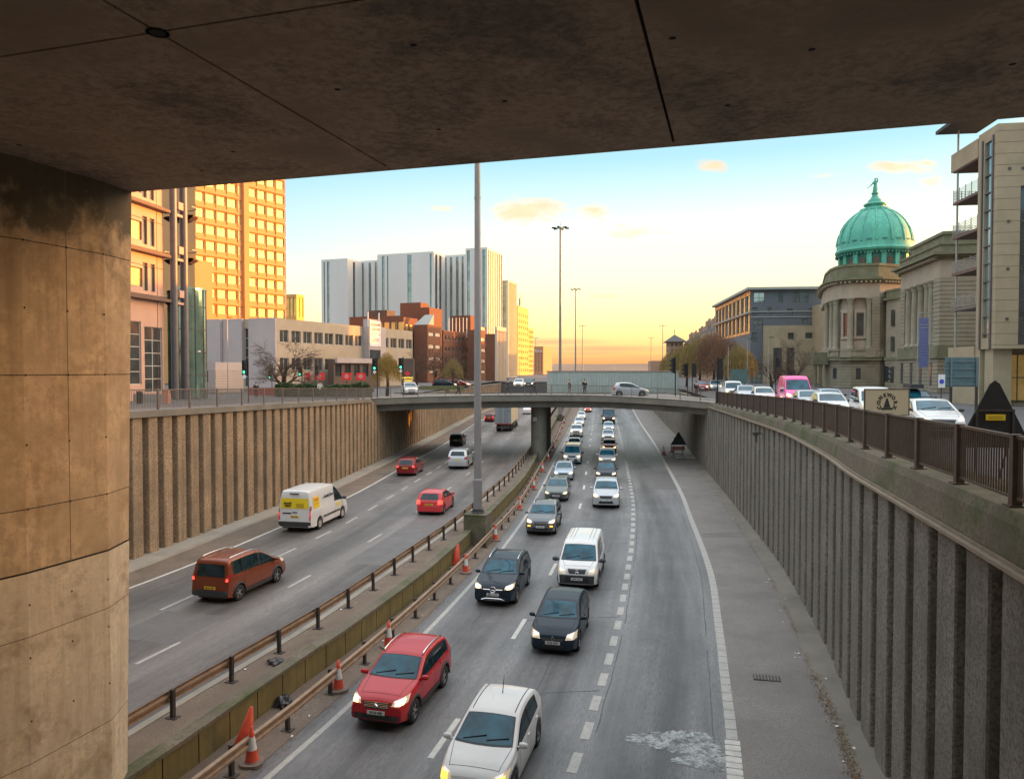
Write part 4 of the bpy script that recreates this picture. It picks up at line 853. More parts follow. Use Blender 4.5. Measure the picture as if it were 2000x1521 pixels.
b = Block(857, 866, 915, 645, 196, 20); build_block(t, b, BM['brick'], [], sidewins(b, 1, 4, 3, 7, .5, .4), fm='frame_w', fl_glass='win_dark')
Bx = Block(683, 772, 800, 617, 175, 20); t = bthing('low brown brick block with a flat roof behind the sign tower', Bx, name='brick_building'); build_block(t, Bx, BM['brick'], [(Bx.u(736) + k * 1.9, Bx.u(736) + k * 1.9 + 1.5, Bx.H - 3.4, Bx.H - 1.4) for k in range(4)], [(.6 + k * 2.3, 2.3 + k * 2.3, Bx.H - 3.6, Bx.H - 1.6) for k in range(5)], glass='win_gold', fm='frame_w', fcols=2)
mb = MB(); mb.M = Bx.mat(t.location); mb.box(Bx.u(709), Bx.u(748), 2, 6, Bx.H, Bx.H + 1.6); part('plant_room', mb, BM['shop'], t)
b2 = Block(881, 919, 928, 616, 215, 20); t = bthing('second brick office with white banded windows left of the tall mast', b2, name='brick_building'); build_block(t, b2, BM['brick'])
b = Block(913, 932, 950, 644, 205, 20); build_block(t, b, BM['brick'], [], sidewins(b, 1, 5, 3.0, 1, .9, .3), fl_glass='fin', fm='frame_w')
mb = MB(); mb.M = b.mat(t.location)
for k in range(6): mb.tube([(-7 + k * 1.1, 3, b.H - 2), (-7 + k * 1.1, 3, b.H + 3.6)], .1, 5)
part('roof_pole', mb, M['white'], t)
b3 = Block(948, 966, 984, 652, 200, 20); t = bthing('brick office end block with tall white fins lit by the sun', b3, name='brick_building'); build_block(t, b3, BM['brick'], [], [(.5 + k * (b3.D - 1) / 6, .5 + (k + .55) * (b3.D - 1) / 6, 1, b3.H - 2) for k in range(6)], glass='win_dark', fm='frame_w', frows=5)
mb = MB(); mb.M = b3.mat(t.location) @ Matrix.Translation((b3.W, 0, 0)) @ Matrix.Rotation(R(90), 4, 'Z')
for k in range(7): x = .2 + k * (b3.D - .6) / 6; mb.box(x, x + .25, -.7, -.002, 0, b3.H + 1.5)
mb.box(0, b3.D, -.7, -.003, b3.H + .9, b3.H + 1.9); part('fin', mb, BM['fin'], t)
# ---- corrugated pale enclosure beyond the bridge
hb = thing('site_hoarding', 'long pale green corrugated metal enclosure standing across the street bridge', 'hoarding', (px(1072, 95.6), 95.6, 6.96))
L_ = px(1326, 95.6) - px(1072, 95.6); mb = MB(); x = 0; lo = []; rr = random.Random(9)
while x < L_:
    w_ = rr.choice((.16, .2, .26)); lo += [(x, 0), (x + w_ * .55, 0), (x + w_ * .6, .09), (x + w_ * .95, .09)]; x += w_
mb.grid([[(a, b, 0) for a, b in lo], [(a, b, 2.78) for a, b in lo]]); mb.face([(0, 0, 0), (0, 5, 0), (0, 5, 2.78), (0, 0, 2.78)]); mb.face([(L_, 0, 0), (L_, 5, 0), (L_, 5, 2.78), (L_, 0, 2.78)]); part('cladding', mb, BM['corr'], hb)
mb = MB(); mb.box(-.1, L_ + .15, -.08, 5, 2.784, 2.9); part('cap', mb, BM['hazy'], hb)
# ---- right: apartment block with the glowing flank
Bg = Block(1465, 1607, 1396, 567, 165, 6, corner='l', zb=7); t = bthing('grey clad apartment block with a glowing orange flank and flat overhanging roof', Bg, name='apartment_block')
H = Bg.H; fr = []
def fw(a, b, ya, yb): return (Bg.u(a), Bg.u(b), pz(yb, 165) - 7, pz(ya, 165) - 7)
fr = [fw(1471, 1492, 572, 592), fw(1518.5, 1527, 572, 592), fw(1548, 1560, 572, 592), fw(1566.5, 1577, 572, 592), fw(1464.5, 1478, 601, 617), fw(1498, 1506, 601, 617), fw(1536, 1547, 604, 617), fw(1578, 1587, 604, 617), fw(1471, 1489, 625, 644), fw(1565, 1576, 624, 632), fw(1463.5, 1478, 650, 668), fw(1463, 1476, 702, 720), fw(1469, 1487, 729, 748)]
fr = [(max(.3, a), b, c, d) for a, b, c, d in fr]
D = Bg.D; flk = []
for (z0, z1) in ((H - 4.6, H - 1.0), (H - 8.9, H - 5.3)):
    for k in range(9): flk.append((1.0 + k * (D - 2) / 9, 1.0 + (k + .62) * (D - 2) / 9, z0, z1))
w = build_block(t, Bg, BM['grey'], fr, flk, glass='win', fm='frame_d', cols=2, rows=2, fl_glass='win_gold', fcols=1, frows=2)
Ml = Bg.mat(t.location)
mb = MB(); mb.M = Ml; mb.box(-.9, Bg.W + .3, -.9, Bg.D + .3, H + .002, H + .55); mb.box(-.5, -.003, -.3, Bg.D, H - 5.1, H - 4.75); mb.box(0, Bg.W, -.2, -.003, H - 4.9, H - 4.7); mb.box(0, Bg.W, -.14, -.003, pz(619, 165) - 7, pz(620.5, 165) - 7); part('roof_edge', mb, BM['roofl'], t)
mb = MB(); mb.M = Ml; 
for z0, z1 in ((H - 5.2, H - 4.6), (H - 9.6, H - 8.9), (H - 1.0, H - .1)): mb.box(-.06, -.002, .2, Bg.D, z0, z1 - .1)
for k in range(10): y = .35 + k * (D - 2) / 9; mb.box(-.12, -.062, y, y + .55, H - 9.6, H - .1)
part('warm_panel', mb, BM['glow'], t)  # orange glow on the flank is put into the panel colour
Bg2 = Block(1492, 1612, 1490, 636, 163.5, 6, corner='l', depth=1.4); mb = MB(); 
t2 = bthing('sandstone coloured lower front of the grey apartment block behind the bare tree', Bg2, name='apartment_block')
build_block(t2, Bg2, BM['sand'], [(Bg2.u(1538), Bg2.u(1550), pz(663, 163) - 7, pz(650, 163) - 7), (Bg2.u(1572), Bg2.u(1586), pz(661, 163) - 7, pz(650, 163) - 7), (Bg2.u(1510), Bg2.u(1527), 1, 7.8), (Bg2.u(1536), Bg2.u(1551), 1, 7.8)], [], glass='win_dark')
# tenement row receding towards the horizon
Bt = Block(1396, 1402, 1312, 640, 232, 6, corner='l', zb=6.7, depth=120); 
zt = []
for i, (xl, ya, Yn, dp, lab) in enumerate(((1408, 641, 214, 40, 'stone tenement nearest the grey apartment block, with chimneys'), (1384, 655, 258, 38, 'middle stone tenement of the receding row, with chimneys'), (1362, 664, 300, 45, 'farthest stone tenement of the receding row, with chimneys'))):
    Bq = Block(xl, xl + 45, xl - 20, ya, Yn, 6, corner='l', zb=6.7, depth=dp); q = bthing(lab, Bq, name='tenement', group='tenements along the right street')
    build_block(q, Bq, BM['hazy'], [], grid_ops(dp, 2, Bq.H - 1, 12, 4, .38, .55), glass='win_gold' if i == 0 else 'win_dark', fm='frame_d')
    mb = MB(); mb.M = Bq.mat(q.location); W = Bq.W; D = Bq.D; H = Bq.H
    mb.face([(0, 0, H), (0, D, H), (W * .3, D, H + 2.6), (W * .3, 0, H + 2.6)]); mb.face([(W, 0, H), (W, D, H), (W * .3, D, H + 2.6), (W * .3, 0, H + 2.6)]); mb.face([(0, 0, H), (W, 0, H), (W * .3, 0, H + 2.6)]); rf = part('roof', mb, BM['roofd'], q)
    mb = MB(); mb.M = Bq.mat(q.location)
    for y in (3, D * .5, D * .8):
        mb = MB(); mb.M = Bq.mat(q.location); mb.box(W * .3 - 1, W * .3 + 1, y, y + 4, H + 1, H + 4.2)
        for k in range(4): mb.box(W * .3 - .2, W * .3 + .2, y + .3 + k, y + .65 + k, H + 4.2, H + 5.0)
        part('chimney', mb, BM['hazy'], rf)
# tower with a pyramid roof
Bp = Block(1307, 1334, 1298, 668, 330, 6, corner='l', depth=14, zb=6.7); t = bthing('far tower with a shallow pyramid roof above the willows', Bp, name='tower_building')
build_block(t, Bp, BM['hazy'], grid_ops(Bp.W, 3, Bp.H, 3, 5, .4, .5), grid_ops(Bp.D, 3, Bp.H, 3, 5, .4, .5), glass='win_dark')
mb = MB(); mb.M = Bp.mat(t.location); W, D, H = Bp.W, Bp.D, Bp.H; cx = (W / 2, D / 2, H + 3.6); e = 1.6; c = [(-e, -e, H + .1), (W + e, -e, H + .1), (W + e, D + e, H + .1), (-e, D + e, H + .1)]
for i in range(4): mb.face([c[i], c[(i + 1) % 4], cx])
mb.face(c[::-1]); mb.tube([cx, (W / 2, D / 2, H + 6)], .12, 5); part('roof', mb, BM['roofd'], t)
Bq = Block(1272, 1300, 1268, 704.5, 360, 6, corner='l', depth=20, zb=6.7); t = bthing('low far sheds between the lamp masts and the willows', Bq); build_block(t, Bq, BM['hazy'])
# ---- library
PL = [(1602, 150), (1606, 137), (1615, 130.5), (1627, 127.0), (1642, 124.9), (1662, 123.6), (1690, 123.0), (1716, 122.6), (1757, 124.5)]
plan = [Vector((px(x, Y), Y)) for x, Y in PL]; backp = [Vector((px(1757, 124.5) + 8, 150)), Vector((px(1602, 150) + 9, 160))]
def outset(poly, d):
    out = []; n = len(poly)
    for i, p in enumerate(poly):
        a = (p - poly[i - 1]).normalized(); b = (poly[(i + 1) % n] - p).normalized(); na = Vector((a.y, -a.x)); nb = Vector((b.y, -b.x)); m_ = (na + nb); m_ = m_ / max(.5, m_.length ** 2 / 2) if m_.length > .01 else na
        out.append(p + m_ * d)
    return out
full = plan + backp
lib = thing('library_building', 'domed sandstone library with columns, mossy cornices and a green copper dome', 'building', (px(1650, 125), 125, 7))
def lprism(name, poly, specs, m, parent=None):
    mb = MB()
    for d_, z0, z1 in specs: mb.prism([(p.x, p.y) for p in outset(poly, d_)], z0, z1)
    return part(name, mb, m, parent or lib, world=True)
courses = []
z = 7.0
while z < 11.2: courses += [(.25, z, z + .42), (.16, z + .42, z + .50)]; z += .5
lprism('base_storey', full, courses + [(.3, z, z + .35)], BM['stone'])
lprism('upper_storey', full, [(-.9, 11.6, 21.9), (0.02, 21.9, 24.3)], BM['stone_l'])
lprism('string_course', full, [(.75, 11.55, 11.8), (.45, 11.8, 12.05)], BM['mossy'])
lprism('cornice', full, [(.2, 24.3, 24.6), (.6, 24.6, 24.85), (.9, 24.85, 25.2), (.2, 25.2, 25.4)], BM['mossy'])
lprism('parapet', [p for p in outset(full, -.35)], [(0, 25.4, 27.2), (.15, 27.2, 27.6)], BM['mossy'])
mb = MB()
def along(pl, s):
    for a, b in zip(pl, pl[1:]):
        L = (b - a).length
        if s <= L: t_ = (b - a) / L; return a + t_ * s, Vector((t_.y, -t_.x))
        s -= L
    return pl[-1], Vector((0, -1))
def s_at(pl, x):
    acc = 0
    for a, b in zip(pl, pl[1:]):
        L = (b - a).length; xa = 1000 + F * a.x / a.y; xb = 1000 + F * b.x / b.y
        if xa <= x <= xb: return acc + L * (x - xa) / (xb - xa)
        acc += L
    return acc
def col(parent, p, z0, z1, r, m):
    mb = MB(); mb.lathe([(r * 1.45, z0), (r * 1.45, z0 + .25), (r * 1.2, z0 + .35), (r, z0 + .5), (r * .98, lerp(z0, z1, .5)), (r * .86, z1 - .9), (r * 1.0, z1 - .85), (r * 1.0, z1 - .7), (r * 1.3, z1 - .25), (r * 1.5, z1 - .2), (r * 1.5, z1)], (p.x, p.y, 0), 16, capt=True); return part('column', mb, m, parent, world=True, smooth=True, auto=40)
for x in (1611, 1621, 1629, 1658, 1697):
    p, n = along(plan, s_at(plan, x)); col(lib, p - n * .25, 13.4, 21.9, .48, BM['stone'])
def wallwin(x0, x1, z0, z1, pl=plan, off=-.86, glass='win_dark', parent=lib, frame=True):
    a, n = along(pl, s_at(pl, x0)); b, n2 = along(pl, s_at(pl, x1)); a = a + n * off; b = b + n * off; t_ = (b - a); L = t_.length; M4 = Matrix.Translation((a.x - parent.location.x, a.y - parent.location.y, -parent.location.z)) @ Matrix.Rotation(math.atan2(t_.y, t_.x), 4, 'Z')
    mb = MB(); mb.M = M4
    mb.box(0, L, -.05, .0, z0, z1)
    o = part('window', mb, M[glass], parent)
    if frame:
        mb = MB(); mb.M = M4; f_ = .32
        for q in ((-f_, 0, z0 - .2, z1 + .2), (L, L + f_, z0 - .2, z1 + .2), (-f_ * 1.4, L + f_ * 1.4, z0 - .55, z0 - .2), (-f_, L + f_, z1 + .2, z1 + .55), (-f_ * 1.7, L + f_ * 1.7, z1 + .55, z1 + .8)): mb.box(q[0], q[1], -.28, -.0, q[2], q[3])
        mb.box(-f_ * 1.7, L + f_ * 1.7, -.18, 0, z0 - 3.3, z0 - .9); part('surround', mb, BM['stone_l'], o)
for a, b in ((1638.5, 1648), (1672.5, 1687)): wallwin(a, b, 15.7, 19.3)
for a, b in ((1630, 1636.5), (1671, 1680)): wallwin(a, b, 8.5, 10.3, off=.27, frame=False)
wallwin(1615, 1618, 14, 20, frame=False, glass='win')
# corner pavilion, rusticated
pv = [Vector((px(x, Y), Y)) for x, Y in ((1702, 122.5), (1716.5, 122.2), (1746, 124), (1746, 128), (1703, 128))]
cs = []; z = 12.05
while z < 21.6: cs += [(.05, z, z + .46), (-.03, z + .46, z + .55)]; z += .55
lprism('rusticated_corner', pv, cs + [(.05, z, 21.89)], BM['stone'])
# balustrade at first floor
mb = MB()
for x0, x1 in ((1604, 1627), (1643.5, 1664), (1688, 1757)):
    s0, s1 = s_at(plan, x0), s_at(plan, x1); prev = None; s = s0
    while s <= s1:
        p, n = along(plan, s); q = p + n * .5
        if prev is not None: mb.beam((prev.x, prev.y, 12.7), (q.x, q.y, 12.7), .35, 1.3)
        prev = q; s += .8
mb2 = MB(); prev = None
for k in range(60):
    p, n = along(plan, s_at(plan, 1603.5 + k * 2.0)); q = p + n * .5
    if k % 1 == 0 : mb2.tube([(q.x, q.y, 12.05), (q.x, q.y, 12.4), (q.x, q.y, 12.9), (q.x, q.y, 13.2)], [.1, .17, .1, .12], 6)
    if prev is not None: mb2.beam((prev.x, prev.y, 13.3), (q.x, q.y, 13.3), .4, .2)
    prev = q
bal = part('balustrade', mb2, BM['stone'], lib, world=True); part('pedestal', mb, BM['stone'], bal, world=True)
# dentils under main cornice and top balusters
mb = MB(); s = 0; tot = s_at(plan, 1757)
while s < tot - .5:
    p, n = along(plan, s); q = p + n * .45; mb.beam((q.x - n.x * .25, q.y - n.y * .25, 24.48), (q.x + n.x * .4, q.y + n.y * .4, 24.48), .22, .22); s += .7
part('dentil', mb, BM['stone_l'], lib, world=True)
p, n = along(plan, s_at(plan, 1668)); o = text('lettering', 'MITCHELL LIBRARY', .62, BM['mossy'], lib, (0, 0, 0), ext=.05); a = math.atan2(n.x, -n.y)
o.location = (p.x + n.x * .4 - lib.location.x, p.y + n.y * .4 - lib.location.y, 11.3 - 7); o.rotation_euler = (R(90), 0, a); o.scale = (.9, 1, 1)
# porch at the left end
mb = MB(); q = Vector((px(1590, 128), 128)); mb.box(q.x - .2, q.x + 4, q.y, q.y + 4, 10.9, 11.6); mb.box(q.x + .1, q.x + 3.8, q.y + .2, q.y + 4, 11.6, 13.0)
for dx in (.4, 1.3, 3.2): mb.lathe([(.3, 7), (.28, 10.2), (.4, 10.9)], (q.x + dx, q.y + .5, 0), 10)
part('porch', mb, BM['mossy'], lib, world=True)
# dome
DC = (px(1704.5, 140), 140); S = 140 / F
def rz(pts): return [(r * S, 10 + (722 - y) * S) for r, y in pts]
mb = MB(); mb.lathe(rz([(60, 545), (60, 500)]), (*DC, 0), 32); dr = part('drum', mb, BM['copper_d'], lib, world=True)
mb = MB()
for k in range(16):
    a = 2 * math.pi * (k + .5) / 16; r0 = 61 * S
    mb.M = Matrix.Translation((*DC, 0)) @ Matrix.Rotation(a, 4, 'Z'); mb.box(r0 - .3, r0 + .38, -.42, .42, 10 + (722 - 545) * S, 10 + (722 - 499) * S)
mb.M = Matrix(); part('pilaster', mb, BM['copper'], dr, world=True)
mb = MB()
for k in range(16):
    a = 2 * math.pi * k / 16; r0 = 60.5 * S; mb.M = Matrix.Translation((*DC, 0)) @ Matrix.Rotation(a, 4, 'Z'); mb.box(r0 - .2, r0 + .05, -.5, .5, 10 + (722 - 540) * S, 10 + (722 - 515) * S); mb.tube([(r0 - .2, 0, 10 + (722 - 515) * S), (r0 + .06, 0, 10 + (722 - 515) * S)], .5, 12)
mb.M = Matrix(); part('round_window', mb, BM['shop'], dr, world=True)
dome = rz([(62, 501), (65, 499.5), (69.5, 497), (71, 493.5), (69, 490.5), (68, 488), (67.5, 480), (66, 470), (63.5, 460), (60, 450), (54.5, 440), (47.5, 431), (39, 423), (31, 417.5), (27, 415)])
mb = MB(); mb.lathe(dome, (*DC, 0), 64); dm = part('dome', mb, BM['copper'], lib, world=True, smooth=True, auto=35)
mb = MB()
for k in range(16):
    a = 2 * math.pi * k / 16; mb.tube([(DC[0] + (r + .04) * math.cos(a), DC[1] + (r + .04) * math.sin(a), z_) for r, z_ in dome[6:]], .17, 6)
part('dome_rib', mb, BM['copper'], dm, world=True)
mb = MB()
for k in range(64): a = 2 * math.pi * k / 64; mb.M = Matrix.Translation((*DC, 0)) @ Matrix.Rotation(a, 4, 'Z'); mb.box(62 * S, 70 * S, -.1, .1, 10 + (722 - 503.5) * S, 10 + (722 - 500) * S)
mb.M = Matrix(); part('bracket', mb, BM['copper_d'], dm, world=True)
mb = MB()
for k in range(16):
    a = 2 * math.pi * (k + .5) / 16; mb.M = Matrix.Translation((*DC, 0)) @ Matrix.Rotation(a, 4, 'Z'); mb.box(62 * S, 68.5 * S, -.42, .42, 10 + (722 - 478.5) * S, 10 + (722 - 476.5) * S)
mb.M = Matrix(); part('vent_hood', mb, BM['copper_d'], dm, world=True)
mb = MB(); mb.lathe(rz([(27, 417), (28, 414), (27, 411), (19, 410.5), (17, 407), (17, 405), (20, 404), (20.5, 401.5), (18, 400), (13.5, 398), (12.5, 395), (12, 393.5), (9.5, 391.5), (7, 388), (5.5, 384.5), (5, 382), (6.5, 381.5), (6.5, 379.5), (4.5, 379), (4.5, 376), (0, 376)]), (*DC, 0), 24); part('lantern', mb, BM['copper'], dm, world=True, smooth=True, auto=35)
# wing with the colonnade, nearer than the drum
wa, wb = Vector((px(1757, 112.7), 112.7)), Vector((px(1833, 97), 97)); tw = (wb - wa).normalized(); nw = Vector((tw.y, -tw.x)); side_dir = Vector((-tw.y, tw.x))
we = wb + side_dir * 14; wf = wa + side_dir * 14
wing = [wa, wb, we, wf]
ct = []; z = 7.0
while z < 11.2: ct += [(.25, z, z + .42), (.16, z + .42, z + .5)]; z += .5
lprism('wing_base', wing, ct, BM['stone']); lprism('wing_storey', wing, [(-.9, 11.5, 21.9), (.02, 21.9, 24.3)], BM['stone_l'])
lprism('string_course', wing, [(.5, z, 11.8), (.3, 11.8, 13.2)], BM['mossy'])
lprism('cornice', wing, [(.25, 24.3, 24.6), (.7, 24.6, 24.85), (1.15, 24.85, 25.2), (.1, 25.2, 26.2), (.25, 26.2, 26.5)], BM['mossy'])
att = [wa + tw * 2.5 + side_dir * .5, wb - tw * .3 + side_dir * .5, we - tw * .3 - side_dir * .5, wf + tw * 2.5 - side_dir * .5]; lprism('attic', att, [(0, 26.5, 27.6), (.2, 27.6, 28.0)], BM['mossy'])
pr = [p for p in (wa - nw * .0, wa + tw * 1.9, wa + tw * 1.9 + side_dir * 3, wa + side_dir * 3)]; z = 13.2; cs = []
while z < 21.6: cs += [(.03, z, z + .46), (-.05, z + .46, z + .55)]; z += .55
L = (wb - wa).length
lprism('rusticated_corner', pr, cs + [(.03, z, 21.89)], BM['stone']); pr = [wb - tw * 2.3, wb, wb + side_dir * 13.8, wb - tw * 2.3 + side_dir * 13.8]; lprism('rusticated_corner', pr, cs + [(.03, z, 21.89)], BM['stone'])
for k, f_ in enumerate((.22, .38, .54, .70, .8)): col(lib, wa + tw * L * f_ + side_dir * .15, 13.2, 21.9, .5, BM['stone'])
mb = MB()
s = .3
while s < L: q = wa + tw * s + nw * .5; mb.beam((q.x - nw.x * .25, q.y - nw.y * .25, 24.48), (q.x + nw.x * .4, q.y + nw.y * .4, 24.48), .22, .22); s += .7
part('dentil', mb, BM['stone_l'], lib, world=True)
for f_ in (.12, .38, .62, .86):
    q = wa + tw * L * f_ + nw * .28; mb = MB(); mb.M = Matrix.Translation((q.x, q.y, 0)) @ Matrix.Rotation(math.atan2(tw.y, tw.x), 4, 'Z'); mb.box(-.45, .45, -.04, .04, 8.0, 11.0); part('window', mb, M['win_dark'], lib, world=True)
lk = [Vector((px(1730, 121), 121)), Vector((px(1764, 116), 116)), Vector((px(1790, 122), 126)), Vector((px(1745, 126), 130))]
z = 7.0; cs = []
while z < 11.2: cs += [(.15, z, z + .42), (.06, z + .42, z + .5)]; z += .5
lprism('link_wall', lk, cs + [(0, z, 21.2)], BM['stone']); lprism('string_course', lk, [(.3, 11.5, 12)], BM['mossy'])
lprism('cornice', lk, [(.5, 21.2, 21.6), (.05, 21.6, 22.6), (.2, 22.6, 22.9)], BM['mossy'])
for z0, z1 in ((13, 15.3), (17, 19.6), (8, 10.5)): wallwin(1741, 1747, z0, z1, pl=lk, off=.16, frame=False)
# ---- right edge apartment block with balconies
E0 = Vector((px(1941, 60), 60)); ed = Vector((math.sin(R(8)), math.cos(R(8)))); ef = Vector((math.cos(R(8)), -math.sin(R(8))))
ap = thing('apartment_block', 'pale ashlar apartment block with steel balconies at the right edge', 'building', (E0.x, E0.y, 7.0), math.atan2(ef.y, ef.x))
# local: +x right along the front, +y away from us
mb = MB(); zt, zo = 29.7 - 7, 11.7 - 7
mb.M = Matrix.Translation((0, 0, 0)) @ Matrix.Rotation(R(-90), 4, 'Z') @ Matrix.Identity(4)
mb.M = Matrix.Translation((0, 3.2, 0)) @ Matrix.Rotation(R(-90), 4, 'Z'); mb.wall(3.2, zo, zt, [(1.1, 2.3, zo + .9, zt - 1.0)], .25)
mb.M = Matrix(); mb.wall(40, zo, zt, [(1.75, 5.0, zo + .3, zt - 5), (9, 12, zo + .3, zt - 2)], .3)
mb.face([(0, 3.2, zo), (0, 3.2, zt), (40, 3.2, zt), (40, 3.2, zo)]); mb.face([(0, 0, zt), (40, 0, zt), (40, 3.2, zt), (0, 3.2, zt)]); mb.face([(0, 0, zo), (40, 0, zo), (40, 3.2, zo), (0, 3.2, zo)])
mb.box(2.2, 40, 3.2, 7.9, zo, zt - .6); mb.box(9.5, 40, 7.9, 20, zo - 4, zt - .6); mb.box(-.12, 2.2, 3.21, 8.15, 4.0, 5.0); mb.box(-.05, 2.2, 3.25, 8.3, zt - 1.8, zt - .2)
part('wall', mb, BM['ashlar'], ap)
for (a, b, c, d_) in ((1.75, 5.0, zo + .3, zt - 5), (9, 12, zo + .3, zt - 2)): window(ap, a, .25, c, b - a, d_ - c, 3, 6, 'win_dark', 'frame_d')
mb = MB(); mb.box(-.03, .03, .9, 2.1, zo + .9, zt - 1.0); o = part('glass_strip', mb, M['win'], ap); o.location = (.2, 0, 0)
mb = MB()
for k in range(12): z = zo + 1.2 + k * 1.45; mb.box(.02, .16, .9, 2.1, z, z + .06)
mb.box(-.12, -.003, .55, .75, zo, zt - .7); mb.box(-.12, -.003, 2.3, 2.5, zo, zt - .7); part('mullion', mb, BM['steel'], ap)
mb = MB()
for k in range(20): z = zo + .9 * k + .3; mb.box(-.008, 40.01, -.008, -.002, z, z + .025); mb.box(-.008, -.002, .0, .55, z, z + .025)
part('joint_line', mb, BM['shop'], ap)
mb = MB()
for x in (.9, 1.9, 2.5): 
    for z in (7, 11, 14.8, 19): mb.box(x - .1, x + .1, -.06, -.002, z, z + .2)
part('vent', mb, M['frame_d'], ap)
mb = MB()
for x in (.2, 5, 9): mb.box(x, x + 1.4, .6, 2.0, 0, zo)
mb.box(0, 40, 2.4, 7.9, 0, zo); part('ground_storey', mb, BM['sand'], ap)
window(ap, 1.8, 2.2, .4, 3.0, zo - .8, 3, 2, 'win_gold', 'frame_d'); window(ap, 6.6, 2.2, .4, 2.3, zo - .8, 2, 2, 'win_dark', 'frame_d')
lv = [15.4 - 7, 18.6 - 7, 21.9 - 7, 25.0 - 7, 27.9 - 7]
for i, z in enumerate(lv):
    mb = MB(); mb.box(0.02, 2.2, 3.3, 8.0, z - .12, z + .12); bl = part('balcony', mb, BM['pink_d'] if i else BM['steel'], ap)
    if i < 4:
        mb = MB()
        for j in range(7): mb.beam((.06, 3.35, z + .25 + j * .14), (.06, 7.95, z + .25 + j * .14), .03, .035); mb.beam((.06, 7.95, z + .25 + j * .14), (2.18, 7.95, z + .25 + j * .14), .03, .035)
        for y in (3.35, 4.5, 5.6, 6.8, 7.95): mb.box(.035, .085, y - .025, y + .025, z, z + 1.25)
        for x in (.7, 1.4): mb.box(x, x + .04, 7.93, 7.97, z, z + 1.2)
        part('balustrade', mb, M['galv'], bl)
mb = MB(); mb.tube([(.2, 7.5, 5), (.2, 7.5, 24.5)], .09, 8); part('post', mb, M['galv'], ap)
mb = MB(); mb.box(-1.3, 2.2, 3.0, 8.6, 24.5, 24.8); part('roof_canopy', mb, BM['roofd'], ap)
# unseen block added on the right, beyond the frame, to stop the low sun
sun_blocker = thing('apartment_block', 'unseen plain block added beyond the right edge of the view to stop the sun', 'building', (60, 30, 7))
mb = MB(); mb.box(-12, 40, -20, 24, 0, 19); part('wall', mb, BM['ashlar'], sun_blocker); mb = MB(); mb.box(-12.3, 40.3, -20.3, 24.3, 19.002, 19.5); part('roof', mb, BM['roofd'], sun_blocker)

sun_blocker = thing('apartment_block', 'unseen plain block added behind the pale apartment block to stop the sun', 'building', (66, 80, 7)); mb = MB(); mb.box(0, 26, 0, 17, 0, 19); part('wall', mb, BM['ashlar'], sun_blocker)  # unseen, added to close the gap that let sun onto the left railing
